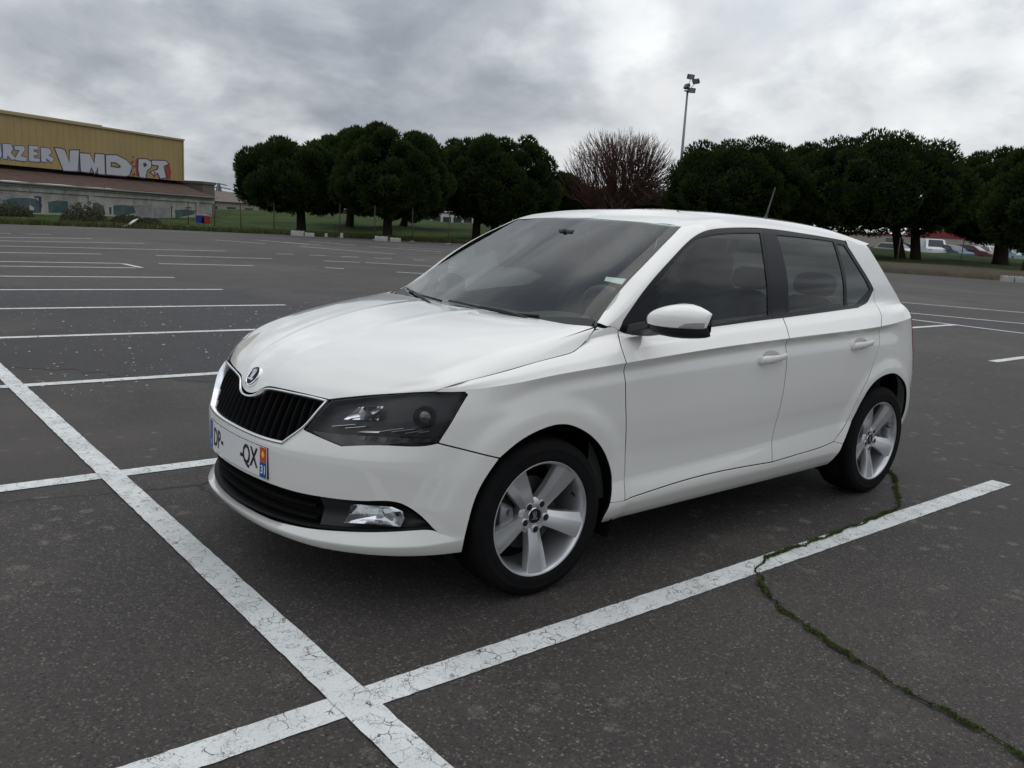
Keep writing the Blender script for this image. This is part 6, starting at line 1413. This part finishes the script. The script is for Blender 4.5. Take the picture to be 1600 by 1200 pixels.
    valve = MB().tube([(.188*math.cos(.32), .188*math.sin(.32), .062), (.178*math.cos(.32), .178*math.sin(.32), .088)], [.005, .0035], 8).build('valve', MATS['black_plastic'], w, 'auto')
    return w
def caliper(w, ang):
    c = MB(); prof = []
    st = LN(ang-.50, ang+.50, 9); V = []
    for a in st:
        e = 1-.35*abs((a-ang)/.5)**3
        for r, z in ((.092, .038), (.092, .050*e), (.108, .056*e), (.135, .056*e), (.150, .048*e), (.152, .02), (.152, -.03)): V.append((r*math.cos(a), r*math.sin(a), z))
    n = 7; F = [(i*n+j, i*n+j+1, (i+1)*n+j+1, (i+1)*n+j) for i in range(8) for j in range(n-1)]+[tuple(range(n)), tuple(range(8*n, 9*n))]
    c.add(V, F)
    for da in (-.30, .30):
        a = ang+da; c.tube([(.118*math.cos(a), .118*math.sin(a), .05), (.118*math.cos(a), .118*math.sin(a), .064)], .010, 10)
    c.build('brake_caliper', MATS['caliper_grey'], w, 'auto')
wheel0 = build_wheel()
def place_wheel(w, x, y, steer, spin, side):
    # local z -> outward (+y for the left side)
    zz = Vector((math.sin(-steer), math.cos(steer), 0))*side; xx = Vector((math.cos(steer), math.sin(steer), 0)); 
    xx = Vector((0, 0, 1)).cross(zz)
    yy = zz.cross(xx)
    w.matrix_world = Matrix(((xx[0], yy[0], zz[0], x), (xx[1], yy[1], zz[1], y), (xx[2], yy[2], zz[2], .300), (0, 0, 0, 1))) @ Matrix.Rotation(spin, 4, 'Z')
wheels = []
for i, (x, side, steer, spin, ca) in enumerate(((0., 1, -.052, 0., None), (-2.47, 1, 0., .03, None), (0., -1, -.052, .5, None), (-2.47, -1, 0., 1.1, None))):
    w = wheel0 if i == 0 else copy_tree(wheel0); wheels.append(w)
for i, (x, side, steer, spin) in enumerate(((0., 1, -.052, R(1)), (-2.47, 1, 0., R(-1)), (0., -1, -.052, .5), (-2.47, -1, 0., 1.1))):
    w = wheels[i]; w.parent = car; place_wheel(w, x, .7345*side, steer, spin, side)
caliper(wheels[0], R(182)); caliper(wheels[1], R(20)); caliper(wheels[2], R(160)); caliper(wheels[3], R(20))
# wheel housings and underbody
for hx in (0., -2.47):
    for side in (1, -1):
        m = MB(); rad = .384; V = []; n = 28
        for k in range(n+1):
            a = R(-22)+R(224)*k/n; r = rad
            yo = .835-.10*max(0., math.cos(a) if hx == 0 else -math.cos(a))**2
            V += [(hx+r*math.cos(a), yo*side, .30+r*math.sin(a)), (hx+r*math.cos(a), .50*side, .30+r*math.sin(a))]
        m.add(V, [(2*k, 2*k+2, 2*k+3, 2*k+1) for k in range(n)]); m.add([(hx, .50*side, .30)]+[V[2*k+1] for k in range(n+1)], [(0, k+1, k+2) for k in range(n)])
        m.build('wheel_housing', MATS['black_gap'], car, True)
ub = MB(); pl_ = [(.74, 0), (.70, .35), (.60, .55), (.46, .66), (.42, .50), (-.42, .50), (-.42, .78), (-2.04, .78), (-2.04, .50), (-2.88, .50), (-2.88, .60), (-3.0, .40), (-3.05, 0)]
pl_ = pl_+[(x, -y) for x, y in pl_[::-1][1:-1]]; ub.prism(pl_, .205, .235); ub.build('underbody', MATS['black_gap'], car)
# ------------------------------------------------------------------ mirrors
def build_mirror(side):
    mr = empty('door_mirror'); mr.parent = doors['f', side]
    # stations across the mirror from inboard to outboard: (y, front x, rear x, z bottom of cap, z top, )
    st = [(.866, -.452, -.482, 1.020, 1.046), (.872, -.440, -.495, 1.016, 1.058), (.890, -.428, -.520, 1.011, 1.073), (.915, -.428, -.545, 1.008, 1.085), (.945, -.440, -.565, 1.006, 1.0925), (.975, -.464, -.580, 1.005, 1.0915), (1.003, -.498, -.592, 1.005, 1.084), (1.028, -.535, -.602, 1.006, 1.073), (1.044, -.566, -.606, 1.008, 1.064), (1.0475, -.578, -.606, 1.011, 1.060)]
    prof = [(.05, 0.), (0., .03), (-.015, .25), (.0, .50), (.03, .575), (.12, .70), (.28, .83), (.50, .93), (.75, .985), (1., 1.)]
    V = []; n = len(prof)
    for (y, xf, xr, zb, zt) in st:
        for a_, c_ in prof: V.append((xf+(xr-xf)*a_, y*side, zb+(zt-zb)*c_))
    F = [(i*n+j, i*n+j+1, (i+1)*n+j+1, (i+1)*n+j) for i in range(len(st)-1) for j in range(n-1)]+[tuple(range(n)), tuple((len(st)-1)*n+j for j in range(n))[::-1], tuple(i*n for i in range(len(st)))[::-1]]
    MB().add(V, F).build('mirror_cap', WP, mr, 'auto')
    low = [(.850, -.455, -.500, .985, 1.028)]+[(y, xf-.012, xr-.002, zb-.028-.016*max(0., math.sin(math.pi*(y-.85)/.2))**.5, zb+.002) for (y, xf, xr, zb, zt) in st]
    V = []; n = 7
    for (y, xf, xr, zb, zt) in low:
        for k in range(n):
            a = math.pi/2*k/(n-1); V.append(((xr+(xf-xr)*math.cos(a)**.6), y*side, zt-(zt-zb)*math.sin(a)**.8))
    F = [(i*n+j, (i+1)*n+j, (i+1)*n+j+1, i*n+j+1) for i in range(len(low)-1) for j in range(n-1)]+[tuple(range(n)), tuple((len(low)-1)*n+j for j in range(n)), tuple(i*n for i in range(len(low))), tuple(i*n+n-1 for i in range(len(low)))]
    MB().add(V, F).build('mirror_base_shell', MATS['black_plastic'], mr, 'auto')
    # arm down to the triangular sail panel
    MB().add([(-.44, .768*side, .955), (-.545, .768*side, .945), (-.555, .768*side, .985), (-.45, .768*side, .995), (-.452, .868*side, .990), (-.520, .875*side, .984), (-.525, .875*side, 1.018), (-.462, .868*side, 1.022)], [(0, 1, 5, 4), (1, 2, 6, 5), (2, 3, 7, 6), (3, 0, 4, 7), (4, 5, 6, 7), (0, 3, 2, 1)]).build('mirror_arm', MATS['black_plastic'], mr, bevel=.006)
    # glass at the back
    V = [(xr-.002, y*side, z) for (y, xf, xr, zb, zt) in st for z in (zb-.018, zt-.006)]
    pyobj('mirror_glass', V, [(2*i, 2*i+1, 2*i+3, 2*i+2) for i in range(len(st)-1)], MATS['chrome'], mr)
    # side repeater at the outboard lower edge
    V = []
    for (y, xf, xr, zb, zt) in [(.992, -.4835, -.588, 1.0055, 1.012), (1.006, -.502, -.594, 1.0055, 1.024), (1.028, -.535, -.602, 1.0055, 1.028), (1.045, -.568, -.606, 1.007, 1.029)]:
        for k in range(5):
            V.append((xf+.0018+(.05 if k == 0 else 0)*(xr-xf), (y+.002)*side, zb+(zt-zb)*k/4))
    pyobj('side_repeater', V, [(i*5+j, i*5+j+1, (i+1)*5+j+1, (i+1)*5+j) for i in range(3) for j in range(4)], mat('repeater', (.33, .315, .31), .10, spec=.6, coat=.8), mr, True)
for side in (1, -1): build_mirror(side)
# the far mirror is folded back against its door
for o_ in [c for c in bpy.data.objects if c.name.startswith('door_mirror') and c.parent is doors['f', -1]]:
    pv = Vector((-.47, -.855, 0)); o_.matrix_local = Matrix.Translation(pv+Vector((-.07, .055, -.012))) @ Matrix.Rotation(R(-80), 4, 'Z') @ Matrix.Translation(-pv)
# ------------------------------------------------------------------ door handles
def Lpts(u, v, off): return Lp(u, v, off)
def build_handle(door, uv_c, side, length=.205):
    h = empty('door_handle'); h.parent = door
    u0, v0 = uv_c; P = Lp(u0, v0); z0 = P[2]
    # recess cup: flat ellipse on the skin, its shade put into darker paint
    n = 28; ring0 = []; ring1 = []; cen = Lp(u0-.012, v_of_z(u0-.012, z0+.004), .0012)
    for k in range(n):
        a = 2*math.pi*k/n; uu_ = u0+.0+.068*math.cos(a); zz_ = z0+.004+.030*math.sin(a); vv_ = v_of_z(uu_, zz_)
        ring0.append(Lp(uu_, vv_, .0006)); uu2 = u0+.060*math.cos(a); vv2 = v_of_z(uu2, z0+.004+.024*math.sin(a)); ring1.append(Lp(uu2, vv2, .0010))
    V = np.vstack([ring0, ring1, [cen]])*[1, side, 1]
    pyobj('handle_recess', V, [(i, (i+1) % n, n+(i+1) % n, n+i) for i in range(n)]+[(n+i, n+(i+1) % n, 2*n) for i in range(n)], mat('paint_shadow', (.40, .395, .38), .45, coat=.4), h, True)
    # grip bar: a tapered bow standing off the door, broad at the front end
    st = [(-.100, .001, .010, .016), (-.094, .010, .021, .022), (-.072, .018, .024, .023), (-.040, .031, .020, .016), (0., .036, .0175, .013), (.040, .034, .0175, .013), (.070, .026, .020, .016), (.092, .014, .019, .017), (.100, .002, .009, .012)]
    V = []; n = 12; tilt = .10; st = [(a_, b_, c_*1.3, d_) for a_, b_, c_, d_ in st]
    for s_, o_, hh, th in st:
        uu_ = u0+s_*length/.205; zc = z0+s_*tilt*.6-.001; c = Lp(uu_, v_of_z(uu_, zc), 0.); N_ = frame(lower, [uu_], [v_of_z(uu_, zc)])[3][0]
        for k in range(n):
            a = 2*math.pi*k/n; V.append((c+N_*(o_+th*.5*math.cos(a))+np.array([0, 0, hh*.62*math.sin(a)]))*[1, side, 1])
    F = [(i*n+j, i*n+(j+1) % n, (i+1)*n+(j+1) % n, (i+1)*n+j) for i in range(len(st)-1) for j in range(n)]+[tuple(range(n)), tuple((len(st)-1)*n+j for j in range(n))[::-1]]
    b = MB().add(V, F).build('handle_grip', WP, h, 'auto')
def cuv(name): a = np.array(O[name]); return ((a[:, 0].min()+a[:, 0].max())/2, (a[:, 1].min()+a[:, 1].max())/2)
for side in (1, -1):
    build_handle(doors['f', side], cuv('handleFL'), side); build_handle(doors['r', side], cuv('handleRL'), side)
# ------------------------------------------------------------------ wipers, cowl, aerial, sticker
cw = wgrid(LN(-1.0, 1.0, 40), LN(-.12, .12, 6), .001); mesh3('cowl_panel', cw, MATS['black_plastic'], car)
def Wp(u, v, off): P, _, _, N = frame(wind, [u], [v]); return Vector((P+N*off)[0])
def wiper(pts, pivot):
    w = empty('wiper'); w.parent = car
    MB().tube([Wp(*p) for p in pts], .0055, 8).build('wiper_blade', MATS['black_plastic'], w, True)
    MB().tube([Wp(*pivot), Wp(pivot[0]+(pts[len(pts)//2][0]-pivot[0])*.5, pts[len(pts)//2][1]*.6, .022), Wp(pts[len(pts)//2][0], pts[len(pts)//2][1], .014)], [.010, .007, .005], 8).build('wiper_arm', MATS['black_plastic'], w, True)
wiper([(.66, .10, .008), (.45, .12, .008), (.25, .165, .008), (.06, .20, .008), (-.05, .20, .008)], (.62, -.02, .012))
wiper([(-.12, .16, .008), (-.40, .20, .008), (-.62, .20, .008), (-.85, .17, .008)], (-.15, -.02, .012))
stv = [Wp(u, v, -.006) for u, v in ((.79, 1.43), (.95, 1.44), (.955, 1.27), (.805, 1.31))]
pyobj('windscreen_slip', stv, [(0, 1, 2, 3)], MATS['paper'], car)
aer = MB(); aer.tube([(-2.43, 0, 1.455), (-2.435, 0, 1.475), (-2.445, 0, 1.495), (-2.505, 0, 1.66)], [.020, .014, .006, .003], 8); aer.build('roof_aerial', MATS['black_plastic'], car, True)
# ------------------------------------------------------------------ cabin
# headliner, floor, door cards, dash, wheel, seats
hl_ = surf_grid(upper, LN(-2.6, -1.0, 30), LN(6.3, 10, 20), -.03); hl_ = join3([hl_, mirror3(*hl_)]); mesh3('headliner', hl_, MATS['headliner'], car)
pl2 = surf_grid(upper, LN(-1.0, -.42, 20), LN(6.4, 7.9, 8), -.012); pl2 = join3([pl2, mirror3(*pl2)]); mesh3('pillar_trim', pl2, MATS['dash_plastic'], car)
MB().box((-1.45, 0, .27), (2.3, 1.5, .03)).build('cabin_floor', MATS['seat_fabric'], car)
for side in (1, -1):
    V = []
    xs = LN(-2.35, -.30, 24)
    for x in xs:
        b = float(barrel(np.array(x)))
        for y, z in ((.80-b, .30), (.78-b, .60), (.745-b, .88), (.735-b, .955+.035*(-x-.3)/2), (.762-b, .975+.035*(-x-.3)/2)): V.append((x, y*side, z))
    pyobj('door_card', V, [(i*5+j, i*5+j+1, (i+1)*5+j+1, (i+1)*5+j) for i in range(23) for j in range(4)], MATS['dash_plastic'], car, True)
MB().box((-2.62, 0, .62), (.06, 1.45, .7)).build('rear_bulkhead', MATS['seat_fabric'], car)
MB().box((-2.43, 0, .965), (.40, 1.30, .03)).build('parcel_shelf', MATS['seat_fabric'], car, bevel=.01)
# dashboard: swept section
V = []; ys = LN(-.71, .71, 25)
for y in ys:
    k = (y/.71)**2
    for x, z in ((-.16-.10*k, .955), (-.30-.05*k, .965), (-.46, .965), (-.56, .955), (-.62, .92), (-.63, .84), (-.58, .70), (-.50, .45)):
        hump = .035*math.exp(-((y-.36)/.17)**2)*(1 if -.60 <= x <= -.45 else .3)
        V.append((x, y, z+hump*(z > .9)))
pyobj('dashboard', V, [(i*8+j, i*8+j+1, (i+1)*8+j+1, (i+1)*8+j) for i in range(24) for j in range(7)], MATS['dash_plastic'], car, True)
sw = empty('steering_wheel'); sw.parent = car
_c = Vector((-.80, .36, .93)); _nz = Vector((-.92, 0, .40)).normalized(); _a1 = Vector((0, 1, 0)); _a2 = _nz.cross(_a1)
MB().tube([_c+.182*(_a1*math.cos(t)+_a2*math.sin(t)) for t in np.linspace(0, 2*math.pi, 41)], .0155, 10, False).build('steering_rim', MATS['dash_plastic'], sw, True)
hb = MB(); hb.lathe([(.0001, .03), (.05, .028), (.075, .01), (.075, -.02)], 24, lambda x, y, z: tuple(_c+_a1*x+_a2*y+_nz*z))
for t in (0, math.pi, -math.pi/2): hb.tube([_c, _c+.18*(_a1*math.cos(t)+_a2*math.sin(t))], .016, 8)
hb.build('steering_hub', MATS['dash_plastic'], sw, 'auto')
MB().tube([_c, (-.55, .36, .82)], .03, 10).build('steering_column', MATS['dash_plastic'], sw, True)
def pillow(cx, cy, cz, sx, sy, sz, tilt, n=16, p=3.2):
    m = MB(); V = []; rows = 10
    for i in range(rows+1):
        ph = -math.pi/2+math.pi*i/rows
        for j in range(n):
            th = 2*math.pi*j/n
            def sp(v, e): return math.copysign(abs(v)**e, v)
            e = 2/p; x = sx/2*sp(math.cos(ph), e)*sp(math.cos(th), e); y = sy/2*sp(math.cos(ph), e)*sp(math.sin(th), e); z = sz/2*sp(math.sin(ph), e)
            xr = x*math.cos(tilt)-z*math.sin(tilt); zr = x*math.sin(tilt)+z*math.cos(tilt); V.append((cx+xr, cy+y, cz+zr))
    return m.add(V, [(i*n+j, i*n+(j+1) % n, (i+1)*n+(j+1) % n, (i+1)*n+j) for i in range(rows) for j in range(n)])
def seat(x, y, wid, name, integ=True, back_h=.62, tilt=.30):
    s_ = empty(name); s_.parent = car
    pillow(x, y, .47, .52, wid, .17, -.10).build('seat_cushion', MATS['seat_fabric'], s_, True)
    bx, bz = x-.30, .80
    pillow(bx-.02, y, bz, .15, wid*.98, back_h, tilt).build('backrest', MATS['seat_fabric'], s_, True)
    pillow(bx+.045, y, bz-.01, .06, wid*.55, back_h*.8, tilt).build('backrest_insert', MATS['seat_insert'] if integ else MATS['seat_fabric'], s_, True)
    hx, hz = bx-.02-math.sin(tilt)*(back_h/2+.10), bz+math.cos(tilt)*(back_h/2+.10)
    if integ: pillow(hx+.012, y, hz-.01, .12, .27, .24, tilt*.8).build('headrest', MATS['seat_fabric'], s_, True)
    else:
        pillow(hx, y, hz-.03, .09, .25, .13, tilt).build('headrest', MATS['seat_fabric'], s_, True)
seat(-1.02, .36, .50, 'front_seat'); seat(-1.02, -.36, .50, 'front_seat')
for y in (-.42, 0, .42): seat(-1.92, y, .43, 'rear_seat', False, .54, .32)
rm = empty('interior_mirror'); rm.parent = car
MB().box((-.88, 0, 1.318), (.03, .20, .055)).build('mirror_housing', MATS['black_gloss'], rm, bevel=.012); MB().tube([(-.85, 0, 1.33), (-.80, 0, 1.335)], .012, 8).build('mirror_stalk', MATS['black_plastic'], rm, True); MB().box((-.83, 0, 1.335), (.05, .09, .018)).build('sensor_cover', MATS['dash_plastic'], rm, bevel=.006)
for y in (-.38, .38): MB().box((-1.09, y, 1.372), (.15, .34, .016), Matrix.Rotation(.25, 3, 'Y')).build('sun_visor', MATS['headliner'], car, bevel=.006)
# ------------------------------------------------------------------ rear: bumper, lamps, hatch
rb = [(lower, [S([(4.25, 2.0), (4.27, 4.), (4.27, 6.9)], .001), S([(4.27, 6.9), (_s[-1], 6.9)], .002, True, False), S([(_s[-1], 6.9), (_s[-1], .6)], 0, False, False), S([(_s[-1], .6), (4.30, .9), (4.25, 2.0)], 0.)], {})]
panel('rear_bumper', rb, WP, car, both=True)
for side in (1, -1): panel('tail_light', [(lower, [S([(uQE, 10.), (4.27, 7.)], .001), S([(4.27, 7.), (4.52, 7.2)], .001), S([(4.52, 7.2), (4.50, 10.)], .001), S([(4.50, 10.), (uQE, 10.)], .0, True, False)], dict(off=.003))], MATS['red_lens'], car, side)
panel('hatch_lower', [(lower, [S([(4.505, 10.), (4.525, 7.2)], .001, True, False), S([(4.525, 7.1), (_s[-1], 7.1)], .002, True, False), S([(_s[-1], 7.1), (_s[-1], 10.)], 0, False, False), S([(_s[-1], 10.), (4.505, 10.)], 0, True, False)], {})], WP, car, both=True)
hatch_rows = [(.965, -3.03, .70), (1.05, -2.965, .68), (1.15, -2.885, .645), (1.25, -2.80, .595), (1.345, -2.72, .545)]
def hrow(z, xc, yw, n=24):
    ys = LN(-yw, yw, n); xe = float(E_x(z))-.015; return np.stack([xc+(xe-xc)*np.abs(ys/yw)**2.6, ys, np.full(n, z)], 1)
HR = np.vstack([hrow(*h) for h in hatch_rows]); n = 24
pyobj('hatch_frame', HR, [(r*n+i, r*n+i+1, (r+1)*n+i+1, (r+1)*n+i) for r in range(4) for i in range(n-1)], MATS['rear_glass'], car, True)
V = np.vstack([hrow(.965, -3.05, .712), hrow(1.02, -3.01, .70)])+[-.004, 0, 0]; pyobj('hatch_sill', V, [(i, i+1, n+i+1, n+i) for i in range(n-1)], WP, car, True)
for side in (1, -1):
    V = []
    for z, xc, yw in hatch_rows:
        h = hrow(z, xc, yw); e = h[-1] if side > 0 else h[0]; q = h[-4] if side > 0 else h[3]
        ex = float(E_x(z)); ys_ = float(upper(np.array([ex]), np.array([v_at_z(ex, z)]))[0, 1])
        V += [(ex, ys_*side, z), (ex-.015, (ys_-.006)*side, z), (e[0]-.012, e[1], z), tuple(q+[-.006, 0, 0])]
    pyobj('hatch_pillar', V, [(r*4+i, r*4+i+1, (r+1)*4+i+1, (r+1)*4+i) for r in range(4) for i in range(3)], WP, car, True)
ys = LN(-.56, .56, 20); V = []
for y in ys:
    k = abs(y/.56)**3; zt = 1.402-.045*k
    V += [(-2.66+.13*k, y, zt+.016), (-2.765+.19*k, y, zt+.004), (-2.79+.20*k, y, zt-.012), (-2.75+.20*k, y, zt-.05)]
pyobj('roof_spoiler', V, [(i*4+j, i*4+j+1, (i+1)*4+j+1, (i+1)*4+j) for i in range(19) for j in range(3)], WP, car, True)
